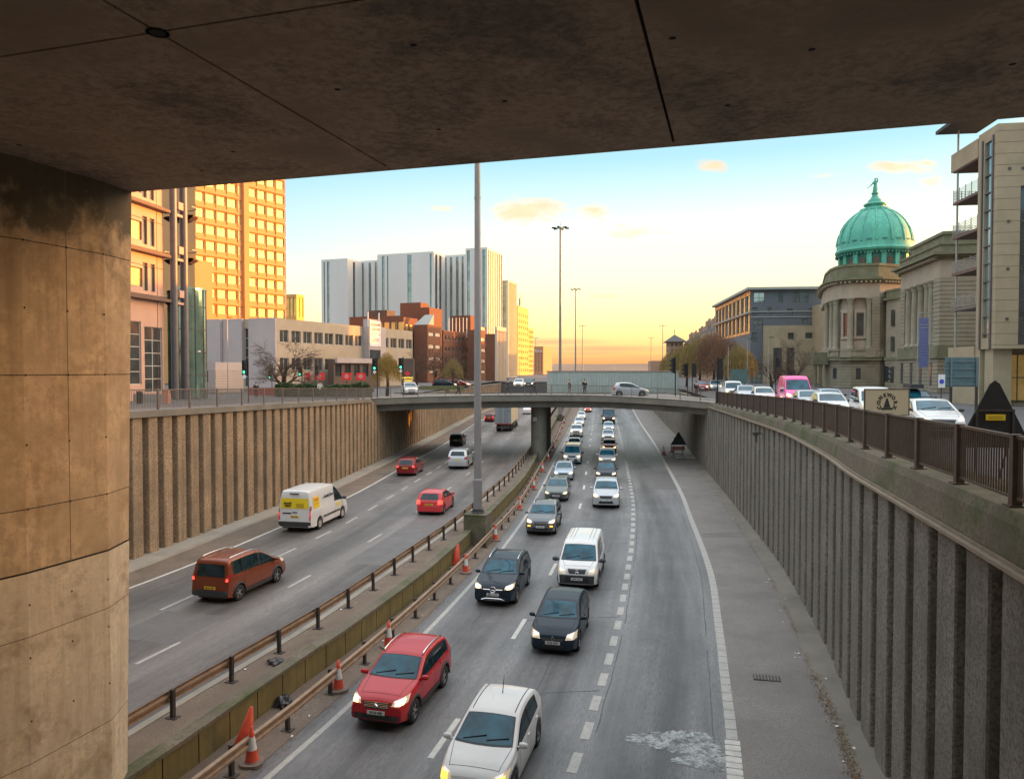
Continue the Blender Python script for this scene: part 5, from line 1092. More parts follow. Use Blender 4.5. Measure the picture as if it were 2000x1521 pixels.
# ---------------------------------------------------------------- vehicles
T = dict(
 hatch=dict(L=4.0, W=1.74, H=1.49, wb=(.76, 3.27), r=.315, gc=.19, lean=.30, ft=.17, rt=.13,
   top=[(0, .50), (.02, .60), (.07, .68), (.18, .76), (.45, .87), (.8, .96), (1.0, 1.01), (1.08, 1.04), (1.75, 1.36), (1.95, 1.425), (2.3, 1.475), (2.7, 1.49), (3.1, 1.47), (3.4, 1.425), (3.52, 1.39), (3.82, 1.06), (3.90, .96), (3.95, .82), (3.98, .62), (4.0, .5)],
   belt=[(0, .6), (.9, .88), (1.3, .93), (2.4, .98), (3.3, 1.05), (4, 1.02)], ws=(1.08, 1.78), wsy=(.70, .57), rw=(1.02, 1.37, .60, .50), side=[(1.35, 2.28), (2.34, 3.12)], lamp=((.44, .80), (.56, .76)), tail=((.56, .84), (.74, 1.0)), grille=(.40, .50, .62), bump=(.42, .24, .40), plate=.46, rplate=.72),
 suv=dict(L=4.4, W=1.84, H=1.64, wb=(.86, 3.52), r=.355, gc=.24, lean=.24, ft=.14, rt=.09,
   top=[(0, .60), (.02, .74), (.06, .84), (.15, .92), (.4, 1.0), (.9, 1.09), (1.2, 1.13), (1.28, 1.16), (1.95, 1.50), (2.15, 1.57), (2.6, 1.63), (3.1, 1.64), (3.6, 1.61), (3.9, 1.56), (4.0, 1.50), (4.22, 1.15), (4.30, 1.05), (4.35, .85), (4.39, .65), (4.4, .55)],
   belt=[(0, .7), (.9, 1.0), (1.4, 1.05), (2.6, 1.08), (3.6, 1.13), (4.4, 1.1)], ws=(1.28, 1.98), wsy=(.76, .63), rw=(1.12, 1.48, .66, .56), side=[(1.58, 2.5), (2.57, 3.35), (3.42, 3.78)], lamp=((.48, .86), (.76, .93)), tail=((.62, .88), (.86, 1.06)), grille=(.44, .68, .86), bump=(.50, .30, .52), plate=.56, rplate=.80),
 estate=dict(L=4.7, W=1.83, H=1.46, wb=(.88, 3.62), r=.325, gc=.18, lean=.30, ft=.16, rt=.10,
   top=[(0, .50), (.02, .60), (.08, .69), (.2, .76), (.5, .84), (1.1, .95), (1.35, .99), (1.42, 1.02), (2.2, 1.35), (2.4, 1.41), (2.8, 1.455), (3.3, 1.45), (3.9, 1.41), (4.2, 1.37), (4.3, 1.32), (4.55, 1.02), (4.62, .95), (4.67, .8), (4.7, .55)],
   belt=[(0, .6), (1.2, .88), (1.8, .92), (3.6, .97), (4.7, .96)], ws=(1.42, 2.22), wsy=(.72, .58), rw=(1.0, 1.30, .62, .52), side=[(1.72, 2.6), (2.66, 3.4), (3.46, 4.0)], lamp=((.50, .84), (.58, .72)), tail=((.50, .84), (.74, .92)), grille=(.46, .54, .68), bump=(.52, .24, .40), plate=.45, rplate=.66),
 saloon=dict(L=4.65, W=1.80, H=1.44, wb=(.85, 3.55), r=.32, gc=.18, lean=.30, ft=.16, rt=.12,
   top=[(0, .50), (.02, .60), (.08, .69), (.2, .76), (.5, .85), (1.1, .96), (1.35, 1.0), (1.42, 1.03), (2.15, 1.34), (2.35, 1.40), (2.7, 1.44), (3.1, 1.43), (3.45, 1.36), (3.95, 1.09), (4.1, 1.06), (4.5, 1.02), (4.58, .95), (4.63, .75), (4.65, .55)],
   belt=[(0, .6), (1.2, .89), (1.8, .93), (3.6, .99), (4.65, .98)], ws=(1.42, 2.18), wsy=(.70, .56), rw=(.78, .9, .3, .3), side=[(1.72, 2.55), (2.61, 3.35)], lamp=((.48, .84), (.60, .76)), tail=((.50, .84), (.74, .92)), grille=(.44, .54, .70), bump=(.50, .24, .40), plate=.45, rplate=.66),
 mpv=dict(L=4.45, W=1.85, H=1.82, wb=(.86, 3.70), r=.335, gc=.21, lean=.17, ft=.14, rt=.05,
   top=[(0, .58), (.02, .72), (.06, .84), (.15, .94), (.4, 1.04), (.75, 1.12), (.95, 1.16), (1.0, 1.19), (1.72, 1.60), (1.95, 1.70), (2.4, 1.80), (3.2, 1.82), (4.1, 1.80), (4.22, 1.77), (4.30, 1.68), (4.38, 1.2), (4.41, 1.0), (4.44, .7), (4.45, .55)],
   belt=[(0, .7), (.9, 1.02), (1.4, 1.06), (2.6, 1.12), (4.45, 1.16)], ws=(1.0, 1.75), wsy=(.74, .62), rw=(1.12, 1.62, .68, .62), side=[(1.32, 2.15), (2.28, 3.35), (3.42, 3.98)], lamp=((.50, .86), (.80, .98)), tail=((.70, .90), (.92, 1.22)), grille=(.42, .72, .86), bump=(.52, .30, .56), plate=.52, rplate=.66),
 van=dict(L=4.8, W=1.92, H=1.92, wb=(.90, 4.0), r=.335, gc=.21, lean=.14, ft=.13, rt=.03,
   top=[(0, .55), (.02, .70), (.05, .84), (.12, .95), (.35, 1.06), (.65, 1.15), (.8, 1.19), (.85, 1.22), (1.5, 1.70), (1.7, 1.82), (2.0, 1.90), (3.0, 1.92), (4.6, 1.91), (4.70, 1.87), (4.76, 1.7), (4.78, 1.3), (4.79, .9), (4.8, .55)],
   belt=[(0, .7), (.7, 1.02), (1.2, 1.10), (2.6, 1.15), (4.8, 1.16)], ws=(.85, 1.55), wsy=(.80, .68), rw=(1.15, 1.7, .70, .64), side=[(1.12, 1.95), (2.15, 3.2)], lamp=((.50, .88), (.72, .95)), tail=((.80, .93), (.7, 1.3)), grille=(.44, .76, .96), bump=(.60, .30, .62), plate=.52, rplate=.66),
 bigvan=dict(L=5.6, W=2.06, H=2.45, wb=(1.0, 4.35), r=.36, gc=.26, lean=.12, ft=.12, rt=.02,
   top=[(0, .60), (.02, .8), (.06, .95), (.15, 1.08), (.4, 1.22), (.75, 1.34), (.95, 1.40), (1.0, 1.44), (1.72, 2.10), (2.0, 2.30), (2.4, 2.42), (3.4, 2.45), (5.4, 2.44), (5.50, 2.38), (5.55, 2.2), (5.57, 1.5), (5.59, 1.0), (5.6, .6)],
   belt=[(0, .8), (.9, 1.2), (1.4, 1.28), (2.6, 1.32), (5.6, 1.34)], ws=(1.0, 1.76), wsy=(.86, .74), rw=(1.4, 2.0, .3, .3), side=[(1.3, 2.15)], lamp=((.56, .92), (.86, 1.12)), tail=((.90, .99), (.75, 1.55)), grille=(.5, .86, 1.1), bump=(.62, .34, .74), plate=.6, rplate=.95),
)
def paint(name, col, metal=.0, rough=.35, coat=.6): return mat(name, col, rough, metal, var=.05, vs=1.5, coat=coat, spec=.15)
PM = dict(red=paint('red_paint', (.42, .012, .02)), white=paint('white_paint', (.62, .61, .59)), navy=paint('black_blue_paint', (.010, .020, .032), coat=.28), black=paint('black_paint', (.012, .012, .014), coat=.3), grey=paint('grey_paint', (.12, .13, .14), .5), green=paint('grey_green_paint', (.10, .12, .11), .5), silver=paint('silver_paint', (.46, .48, .50), .5), blue=paint('pale_blue_paint', (.34, .42, .48), .4), copper=paint('copper_paint', (.20, .048, .020), .3), dkred=paint('dark_red_paint', (.20, .012, .015)), bright=paint('bright_red_paint', (.50, .035, .04)), pink=paint('pink_paint', (.85, .07, .33)), yellow=paint('yellow_paint', (.75, .55, .03)))
tyre_m = rim_m = None
def wheel_meshes():
    global tyre_m, rim_m, rim_c
    mb = MB(); mb.lathe([(.62, -.11), (.66, -.115), (.95, -.11), (1.0, -.085), (1.0, .085), (.95, .11), (.66, .115), (.62, .11)], n=28); tyre_m = mb.mesh('wheel', M['rubber'], True)
    mb = MB(); mb.lathe([(.66, .085), (.60, .095), (.57, .05), (0, .03)], n=28)
    mb.k = 1; mb.lathe([(.66, .088), (.655, .102), (.60, .10), (.585, .06)], n=28)
    for k in range(5):
        a = 2 * math.pi * k / 5
        for da in (-.13, .13): mb.M = Matrix.Rotation(a + da, 4, 'Z'); mb.box(.08, .62, -.042, .042, .045, .088)
    mb.M = Matrix(); mb.lathe([(.15, .05), (.15, .1), (0, .105)], n=12); rim_m = mb.mesh('rim', [M['black'], M['alloy']])
    mb = MB(); mb.lathe([(.66, .10), (.5, .112), (.45, .09), (.2, .10), (.15, .125), (0, .13)], n=24); rim_c = mb.mesh('rim', [mat('hubcap', (.4, .4, .4), .4, .4, var=0)], True)
wheel_meshes()
class Car:
    def __init__(s, kind, label, col, cat='car', name='car', group=None, sc=(1, 1, 1), det=2, trim=False, rails=False, hub=False, arches=None, on='head_on', rear=False, mirrors=None, blacktop=False, lights=True, ratio=1.0, brake=False):
        P = T[kind]; s.P = P; s.k = sc; L, W, H = P['L'] * sc[0], P['W'] * sc[1], P['H'] * sc[2]; s.L, s.W, s.H = L, W, H; kx, ky, kz = sc
        s.root = thing(name, label, cat, group=group); s.det = det; s.side_sign = 1
        top = [(a * kx, b * kz) for a, b in P['top']]; belt = [(a * kx, b * kz) for a, b in P['belt']]; wb = [w * kx for w in P['wb']]; r = P['r'] * (kx + kz) / 2; gc = P['gc']
        ra = r + .065
        st = set()
        n = {2: 60, 1: 34, 0: 22}[det]
        for i in range(n + 1): st.add(round(L * i / n, 3))
        for q in (0, .015, .04, .08, .14, .22): st.add(q); st.add(round(L - q, 3))
        for a, b in top: st.add(round(a, 3))
        for w in wb:
            for q in (-1, -.97, -.88, -.7, -.4, 0, .4, .7, .88, .97, 1): st.add(round(w + q * ra, 3))
            st.add(round(w - ra - .004, 3)); st.add(round(w + ra + .004, 3))
        st = sorted(q for q in st if 0 <= q <= L + 1e-6)
        def topz(x):
            t = .05 * kx; return (interp(top, x - t) + 2 * interp(top, x) + interp(top, x + t)) / 4 if .1 < x < L - .1 else interp(top, x)
        s.topz = topz
        def half(x): return W / 2 * (1 - P['ft'] * max(0, 1 - x / .95) ** 2.3 - P['rt'] * max(0, 1 - (L - x) / .6) ** 2.3)
        def bot(x):
            z = gc + .07 * max(0, 1 - x / .3) + .08 * max(0, 1 - (L - x) / .35)
            for w in wb:
                if abs(x - w) < ra: z = max(z, r + math.sqrt(max(0, ra * ra - (x - w) ** 2)))
            return z
        s.bot = bot
        def ring(x):
            zb, w, h = bot(x), half(x), topz(x); bz = min(interp(belt, x), h - .02); zb2 = min(zb, bz - .08); d = bz - zb2; g = h - bz
            ye0 = w * .965; lean = P['lean']; out = [(w * .90, zb2), (w * .975, zb2 + .03), (w * .99, zb2 + .28 * d), (w, zb2 + .55 * d), (w * .995, zb2 + .80 * d), (w * .982, zb2 + .93 * d), (ye0, bz)]
            out += [(ye0 - lean * g * .30, bz + g * .30), (ye0 - lean * g * .62, bz + g * .62), (ye0 - lean * g * .88 - .01 * min(1, g / .2), bz + g * .86)]
            er = .06 * min(1, g / .15); ye = ye0 - lean * g - er; out += [(ye + er * .35, bz + g * .965)]
            cr = .035
            for q in (1, .8, .5, 0): out.append((ye * q, h - .002 + cr * (1 - q * q)))
            return out
        mb = MB(); rows = []
        for x in st:
            R_ = ring(x); half_r = [(L / 2 - x, y, z) for y, z in R_]; rows.append(half_r + [(a, -b, c) for a, b, c in half_r[-2::-1]])
        idx = mb.grid(rows); mb.f.append(idx[0][::-1]); mb.mi.append(0); mb.f.append(idx[-1]); mb.mi.append(0)
        s.body = part('body', mb, PM[col], s.root, smooth=True, auto=50)
        s.bvh = BVHTree.FromPolygons([tuple(v) for v in mb.v], [f for f in mb.f])
        # underbody
        mb = MB(); mb.box(-L / 2 + .12, L / 2 - .12, -W / 2 + .26, W / 2 - .26, gc - .02, .62); mb.box(L / 2 - wb[1] + ra + .02, L / 2 - wb[0] - ra - .02, -W / 2 + .1, W / 2 - .1, gc + .03, .5); part('underbody', mb, M['black'], s.root)
        # wheels
        for wx in wb:
            for sg in (1, -1):
                o = bpy.data.objects.new('wheel', tyre_m); link(o, s.root); o.location = (L / 2 - wx, sg * (W / 2 - .125), r); o.rotation_euler = (R(-90) if sg > 0 else R(90), rnd.uniform(0, 1), 0); o.rotation_euler = (R(-90) * sg, 0, 0); o.scale = (r, r, 1)
                if det > 0: q = bpy.data.objects.new('rim', rim_c if hub else rim_m); link(q, o); q.rotation_euler = (0, 0, rnd.uniform(0, 1.2))
        # windscreen
        a, b = [q * kx for q in P['ws']]; ya, yb = [q * ky for q in P['wsy']]
        if det > 0: s.plan('windscreen_frame', [(a - .05, -ya - .03), (a - .05, ya + .03), (b + .035, yb + .04), (b + .035, -yb - .04)], M['black'], .006, 12, 8, bow=.10)
        s.plan('windscreen', [(a, -ya), (a, ya), (b, yb), (b, -yb)], M['carglass'], .012, 12, 8, bow=.10)
        sides = [(p * kx, q * kx) for p, q in P['side']]
        allv = (sides[0][0] - .26 * kx, sides[-1][1] + .10)
        for sg in (1, -1):
            if det > 0: s.sidewin('window_surround', allv[0], allv[1], sg, M['black'], .005, .0, belt, slim=True)
            for (p, q) in ([(sides[0][0] - .22 * kx, sides[0][1])] + sides[1:]): s.sidewin('side_window', p, q, sg, M['sideglass'], .011, .025, belt)
        rw = P['rw']
        if rw[2] > .35: s.proj('rear_window', [(-rw[2] * ky, rw[0] * kz), (rw[2] * ky, rw[0] * kz), (rw[3] * ky, rw[1] * kz), (-rw[3] * ky, rw[1] * kz)], 'rear', M['sideglass'], .010, 10, 6)
        # lamps
        (y0, y1), (z0, z1) = P['lamp']
        s.lampm = M[on] if lights else M['head_dim']
        for sg in (1, -1):
            yo = W / 2 * .93; s.proj('headlight', [(sg * y0 * ky, z0 * kz + .02), (sg * yo, z0 * kz + .05), (sg * yo, z1 * kz + .06), (sg * (y0 + .06) * ky, z1 * kz - .02)], 'front', M['head_dim'], .010, 8, 5)
            if lights and not rear: s.proj('bulb', [(sg * (y0 + .10) * ky, z0 * kz + .03), (sg * (y1 - .06) * ky, z0 * kz + .05), (sg * (y1 - .04) * ky, z1 * kz), (sg * (y0 + .13) * ky, z1 * kz - .03)], 'front', s.lampm, .018, 4, 3)
            (t0, t1), (u0, u1) = P['tail']; s.proj('tail_light', [(sg * t0 * ky, u0 * kz), (sg * W / 2 * .97, u0 * kz), (sg * W / 2 * .96, u1 * kz), (sg * (t0 + .04) * ky, u1 * kz)], 'rear', M['red_lamp'] if rear and brake else M['red_lens'], .012, 6, 5)
            if rear and brake is not None: s.proj('tail_bulb', [(sg * (t0 + .05) * ky, u0 * kz + .04), (sg * W / 2 * .93, u0 * kz + .04), (sg * W / 2 * .92, lerp(u0, u1, .55) * kz), (sg * (t0 + .07) * ky, lerp(u0, u1, .55) * kz)], 'rear', M['red_lamp'], .02, 4, 3)
        gy, g0, g1 = P['grille']; s.proj('grille', [(-gy * .8 * ky, g0 * kz), (gy * .8 * ky, g0 * kz), (gy * ky, g1 * kz), (-gy * ky, g1 * kz)], 'front', M['plastic'], .012, 8, 3)
        by, b0, b1 = P['bump']; s.proj('lower_intake', [(-by * ky, b0 * kz + .06), (by * ky, b0 * kz + .06), (by * .85 * ky, b1 * kz), (-by * .85 * ky, b1 * kz)], 'front', M['black'], .011, 8, 3)
        if trim:
            s.proj('bumper_trim', [(-W / 2 * .9, gc + .09), (W / 2 * .9, gc + .09), (W / 2 * .96, gc + .24), (-W / 2 * .96, gc + .24)], 'front', M['plastic'], .009, 12, 3)
            s.proj('bumper_trim', [(-W / 2 * .9, gc + .10), (W / 2 * .9, gc + .10), (W / 2 * .97, gc + .34), (-W / 2 * .97, gc + .34)], 'rear', M['plastic'], .009, 12, 3)
            for sg in (1, -1): s.sidepatch('sill_trim', wb[0] + ra, wb[1] - ra, gc + .02, gc + .20, sg, M['plastic'], .012)
            mb = MB()
            for wx in wb:
                for sg in (1, -1):
                    pts = [(L / 2 - wx + (ra + .02) * math.cos(R(t)), r + (ra + .02) * math.sin(R(t))) for t in range(-8, 190, 12)]
                    P3 = []
                    for x_, z_ in pts:
                        h = s.cast((x_, sg * 4, z_ + .01), (0, -sg, 0)); P3.append(Vector((x_, (h.y if h else sg * W / 2 * .98), z_)))
                    mb = MB(); mb.tube(P3, .045, 6); part('arch_trim', mb, M['plastic'], s.root, smooth=True)
        # seams and handles
        if det == 2:
            mb = MB(); cuts = [sides[0][0] - .12 * kx] + [q for _, q in sides[:2]]
            for sg in (1, -1):
                for x in cuts: s.addpatch(mb, x + .02, x + .032, gc + .12, interp(belt, x) - .02, sg, .004)
                s.addpatch(mb, cuts[0] + .02, cuts[-1] + .03, gc + .11, gc + .122, sg, .004)
            part('door_seam', mb, M['black'], s.root)
            mb = MB()
            for sg in (1, -1):
                for x in cuts[1:]:
                    zz = interp(belt, x) - .12; h = s.cast((L / 2 - x + .18, sg * 4, zz), (0, -sg, 0))
                    if h: mb.box(h.x - .08, h.x + .08, h.y - .012, h.y + .028 if sg > 0 else h.y + .012, zz - .015, zz + .015) if sg > 0 else mb.box(h.x - .08, h.x + .08, h.y - .028, h.y + .012, zz - .015, zz + .015)
            part('door_handle', mb, PM[col], s.root)
            mb = MB(); y = -ya * .8
            for y0_, y1_ in ((-ya * .75, ya * .05), (ya * .1, ya * .85)):
                p = s.cast((L / 2 - a + .0, y0_, 5), (0, 0, -1)); q = s.cast((L / 2 - a - .12, y1_, 5), (0, 0, -1))
                if p and q: mb.tube([p + Vector((0, 0, .02)), q + Vector((0, 0, .03))], .014, 5)
            part('wiper', mb, M['black'], s.root)
        if det == 2 and not rear:
            mb = MB(); hood = []
            for sg in (1, -1): hood.append([c_ for c_ in (s.cast((L / 2 - x, sg * ky * lerp(.60, .72, min(1, (x - .3) / (a - .4))), 5), (0, 0, -1)) for x in [.28 + k * (a - .36) / 6 for k in range(7)]) if c_])
            for h_ in hood: mb.tube(h_, .007, 4)
            fr_ = [s.cast((L / 2 - .30, y * ky, 5), (0, 0, -1)) for y in (-.6, -.3, 0, .3, .6)]; mb.tube([q for q in fr_ if q], .007, 4); part('bonnet_seam', mb, M['black'], s.root)
        # mirrors
        zz = interp(belt, sides[0][0]) + .10; xm = L / 2 - sides[0][0] + .18
        for sg in (1, -1):
            h = s.cast((xm, sg * 4, zz - .05), (0, -sg, 0)); y = abs(h.y) if h else W / 2 * .95; big = 1.35 if kind in ('van', 'bigvan') else 1
            mb = MB(); mb.lathe([(.0, -.085), (.06, -.07), (.085, 0), (.06, .07), (0, .085)], n=10)
            for i, v in enumerate(mb.v): mb.v[i] = Vector((v.x * .9 * big + xm, sg * (y + .14 * big + v.z * 1.35 * big), zz + .0 + v.y * .95 * big))
            mb.box(xm - .02, xm + .03, *sorted((sg * (y - .03), sg * (y + .1))), zz - .07, zz - .03)
            part('wing_mirror', mb, M[mirrors] if mirrors else PM[col], s.root, smooth=True, auto=45)
        # plates
        s.plates = []
        for end, zc, mm in (('front', P['plate'] * kz, 'plate_w'), ('rear', P['rplate'] * kz, 'plate_y')):
            dr = 1 if end == 'front' else -1; h = s.cast((dr * 9, 0, zc), (-dr, 0, 0)); x = h.x if h else dr * L / 2
            mb = MB(); mb.box(x + dr * .004 - .012, x + dr * .004 + .014, -.26, .26, zc - .055, zc + .055); o = part('number_plate', mb, M[mm], s.root)
            s.plates.append((o, x + dr * .022, zc, dr))
        if rails:
            mb = MB(); 
            for sg in (1, -1):
                pts = []
                for t in (0, .04, .3, .6, .96, 1):
                    x = lerp(b + .12, sides[-1][1] + .05, t); h = s.cast((L / 2 - x, sg * (yb + .0), 5), (0, 0, -1)); pts.append(h + Vector((0, sg * .03, .0 if t in (0, 1) else .055)))
                mb.tube(pts, .02, 6)
            part('roof_rail', mb, M['chrome'], s.root, smooth=True)
    def cast(s, o, d):
        h = s.bvh.ray_cast(Vector(o), Vector(d)); return h[0]
    def plan(s, name, quad, m, off, nu, nv, bow=0.0):
        rows = []; L = s.L
        for j in range(nv + 1):
            v = j / nv; row = []
            for i in range(nu + 1):
                u = i / nu; a = (lerp(quad[0][0], quad[1][0], u), lerp(quad[0][1], quad[1][1], u)); b = (lerp(quad[3][0], quad[2][0], u), lerp(quad[3][1], quad[2][1], u))
                x = lerp(a[0], b[0], v) - bow * (1 - (2 * u - 1) ** 2) * (1 - v) ; y = lerp(a[1], b[1], v)
                h = s.bvh.ray_cast(Vector((L / 2 - x, y, 5)), Vector((0, 0, -1))); p = h[0] + (h[1] if h[1].z > 0 else -h[1]) * off if h[0] else Vector((L / 2 - x, y, s.H)); row.append(p)
            rows.append(row)
        mb = MB(); mb.grid(rows); return part(name, mb, m, s.root, smooth=True)
    def proj(s, name, quad, end, m, off, nu, nv, parent=None):
        dr = 1 if end == 'front' else -1; rows = []
        for j in range(nv + 1):
            v = j / nv; row = []
            for i in range(nu + 1):
                u = i / nu; y = lerp(lerp(quad[0][0], quad[1][0], u), lerp(quad[3][0], quad[2][0], u), v); z = lerp(lerp(quad[0][1], quad[1][1], u), lerp(quad[3][1], quad[2][1], u), v)
                h = None
                for t in range(14):
                    h = s.bvh.ray_cast(Vector((dr * 9, y, z)), Vector((-dr, 0, 0)))
                    if h[0] and h[0].x * dr > s.L / 2 - 1.15: break
                    y *= .975; h = None
                row.append(h[0] + Vector((dr, 0, 0)) * off * .6 + (h[1] if h[1].x * dr > 0 else -h[1]) * off * .6 if h else (row[-1] if row else Vector((dr * (s.L / 2 - .3), y, z))))
            rows.append(row)
        mb = MB(); mb.grid(rows); return part(name, mb, m, parent or s.root, smooth=True)
    def addpatch(s, mb, x0, x1, z0, z1, sg, off, nu=None, nv=6):
        nu = nu or max(1, int((x1 - x0) / .1)); rows = []
        for j in range(nv + 1):
            row = []
            for i in range(nu + 1):
                x = s.L / 2 - lerp(x0, x1, i / nu); z = lerp(z0, z1, j / nv); h = s.cast((x, sg * 4, z), (0, -sg, 0)); row.append(Vector((x, (h.y if h else sg * s.W / 2 * .97) + sg * off, z)))
            rows.append(row)
        mb.grid(rows)
    def sidepatch(s, name, x0, x1, z0, z1, sg, m, off, parent=None):
        mb = MB(); s.addpatch(mb, x0, x1, z0, z1, sg, off); return part(name, mb, m, parent or s.root, smooth=True)
    def sidewin(s, name, x0, x1, sg, m, off, pad, belt, slim=False):
        L = s.L; nu = max(3, int((x1 - x0) / .07)); nv = 5; rows = [[] for _ in range(nv + 1)]
        for i in range(nu + 1):
            x = lerp(x0, x1, i / nu); zt = s.topz(x); zlo = interp(belt, x) + .015 + pad; zhi = zt - .075 - pad * 1.4; 
            if zhi < zlo + .01: zhi = zlo + .01
            for j in range(nv + 1):
                z = lerp(zlo, zhi, j / nv); h = s.cast((L / 2 - x, sg * 4, z), (0, -sg, 0)); y = h.y if h else sg * s.W / 2 * .9; rows[j].append(Vector((L / 2 - x, y + sg * off, z + off * .25)))
        mb = MB(); mb.grid(rows); part(name, mb, m, s.root, smooth=True)
    def plate_text(s, i, body):
        o, x, z, dr = s.plates[i]; text('registration', body, .105, M['black'], o, (x, 0, z), rot=(R(90), 0, R(90) if dr > 0 else R(-90)), ext=.001, bold=.003, sxx=.9)
    def place(s, X, Y, z, head, ref='front'):
        """head: compass azimuth of travel (radians, clockwise from +Y)"""
        if z < 1: X, Y = X * .978, Y * .978
        d = Vector((math.sin(head), math.cos(head))); c = Vector((X, Y)) - d * (s.L / 2 if ref == 'front' else (-s.L / 2 if ref == 'rear' else 0))
        s.root.location = (c.x, c.y, z); s.root.rotation_euler = (0, 0, math.atan2(d.y, d.x)); return s
def lane_head(c1, Y, oncoming):
    a = at_y(c1, Y - 2.5); b = at_y(c1, Y + 2.5); h = math.atan2(b.x - a.x, b.y - a.y); return h + math.pi if oncoming else h
def emblem(car, z, kind, r=.085, end='front'):
    dr = 1 if end == 'front' else -1; h = car.cast((dr * 9, 0, z), (-dr, 0, 0)); x = (h.x if h else dr * car.L / 2) + dr * .02; mb = MB()
    if kind == 'star':
        mb.tube([(x, r * math.cos(2 * math.pi * k / 20), z + r * math.sin(2 * math.pi * k / 20)) for k in range(21)], .013, 5)
        for k in range(3): a = R(90 + 120 * k); mb.tube([(x, 0, z), (x, r * math.cos(a), z + r * math.sin(a))], [.02, .006], 4)
    elif kind == 'diamond': mb.tube([(x, 0, z + r), (x, r * .7, z), (x, 0, z - r), (x, -r * .7, z), (x, 0, z + r)], .02, 5)
    elif kind == 'ring': mb.tube([(x, r * math.cos(2 * math.pi * k / 20), z + r * math.sin(2 * math.pi * k / 20)) for k in range(21)], .014, 5); mb.tube([(x, -r, z), (x, r * .2, z + .01), (x, r, z)], .01, 4)
    else: mb.tube([(x, -.02, z - r), (x, .03, z - .02), (x, -.02, z + .03), (x, .02, z + r)], [.01, .03, .025, .012], 5)
    part('emblem', mb, M['chrome'], car.root)
QA, QB = 'queue of vehicles in the left lane of the right carriageway', 'queue of vehicles in the right lane of the right carriageway'
laneA = [a.lerp(b, .5) for a, b in matched(cv['rleft'], cv['rdiv'], 2)]; laneB = [a.lerp(b, .5) for a, b in matched(cv['rdiv'], cv['rdash'], 2)]
# -- near right carriageway
c = Car('hatch', 'white three-door hatchback nearest the camera with amber lamps lit', 'white', group=QB, on='amber'); c.place(-.98, 17.0, 0, lane_head(laneB, 18.5, True)); emblem(c, .60, 'ring', .07)
mb = MB(); h = c.cast((-.75, 0, 5), (0, 0, -1)); mb.tube([h, h + Vector((-.16, 0, .42))], [.014, .005], 5); part('aerial', mb, M['black'], c.root)
mb = MB()
for sg in (1, -1): mb.tube([c.cast((c.L / 2 - x, sg * .55, 5), (0, 0, -1)) + Vector((0, 0, .004)) for x in (1.95, 2.3, 2.7, 3.1, 3.4)], .012, 4)
part('roof_seam', mb, M['black'], c.root)
mb = MB()
for dz in (0, .05): mb.tube([c.cast((9, y, .57 + dz), (-1, 0, 0)) + Vector((.02, 0, 0)) for y in (-.34, -.2, 0, .2, .34)], .014, 5)
part('grille_bar', mb, M['chrome'], c.root)
c = Car('suv', 'red crossover with silver roof rails in the near left lane', 'red', group=QA, sc=(.92, .94, .94), rails=True, trim=True); c.place(-3.85, 20.75, 0, lane_head(laneA, 22.5, True)); c.plate_text(0, 'SV18 NBJ'); emblem(c, .74, 'lion', .07)
mb = MB()
for dz in (-.06, -.02, .02, .06):
    mb.tube([c.cast((9, y, .745 + dz), (-1, 0, 0)) + Vector((.016, 0, 0)) for y in (-.36, -.2, 0, .2, .36)], .006, 4)
part('grille_bar', mb, M['chrome'], c.root)
c = Car('hatch', 'black hatchback behind the white one with a diamond badge', 'navy', group=QB, on='head_dim'); c.place(1.45, 26.3, 0, lane_head(laneB, 28, True)); c.plate_text(0, 'SX06 EXN'); emblem(c, .60, 'diamond', .085)
c = Car('suv', 'dark blue-black crossover with a large star badge', 'navy', group=QA, sc=(1.0, .99, .98), rails=True); c.place(-.83, 31.7, 0, lane_head(laneA, 33.5, True)); emblem(c, .75, 'star', .12); c.plate_text(0, 'SE21 UVW')
mb = MB(); mb.tube([c.cast((9, y, .76), (-1, 0, 0)) + Vector((.02, 0, 0)) for y in (-.42, -.2, -.12)], .018, 5); mb.tube([c.cast((9, y, .76), (-1, 0, 0)) + Vector((.02, 0, 0)) for y in (.12, .2, .42)], .018, 5); mb.tube([c.cast((9, y, .34 + z), (-1, 0, 0)) + Vector((.03, 0, 0)) for y, z in ((-.5, 0), (-.3, .06), (.3, .06), (.5, 0), (0, -.02), (-.5, 0))], .014, 5); part('chrome_bar', mb, M['chrome'], c.root)
c = Car('van', 'white panel van with black bumper and star badge in the queue', 'white', 'van', 'van', group=QB, mirrors='plastic', hub=True, lights=False, sc=(1, .99, .98), trim=True); c.place(3.0, 34.2, 0, lane_head(laneB, 36, True)); emblem(c, .84, 'star', .09); c.plate_text(0, 'SN09 KNO')
c.proj('front_bumper', [(-.9, .30), (.9, .30), (.93, .68), (-.93, .68)], 'front', M['plastic'], .010, 14, 4)
mb = MB()
for y in (-.55, -.38, .38, .55): mb.tube([c.cast((c.L / 2 - x, y, 5), (0, 0, -1)) + Vector((0, 0, .006)) for x in (1.9, 2.6, 3.4, 4.5)], .014, 4)
part('roof_groove', mb, M['galv'], c.root)
for o in c.root.children:
    if o.name.startswith('number_plate'): pass
c = Car('suv', 'grey sports utility vehicle with slotted grille and amber lamps', 'grey', group=QA, rails=True, trim=True); c.place(1.73, 45.4, 0, lane_head(laneA, 47, True)); c.plate_text(0, 'SN18 LFA')
for sg in (1, -1): c.proj('fog_light', [(sg * .58, .58), (sg * .76, .58), (sg * .76, .66), (sg * .58, .66)], 'front', M['amber'], .02, 3, 2)
mb = MB()
for k in range(7): y = -.36 + k * .12; h = c.cast((9, y, .78), (-1, 0, 0)); mb.box(h.x + .012, h.x + .02, y - .03, y + .03, .74, .84)
part('grille_slot', mb, M['chrome'], c.root)
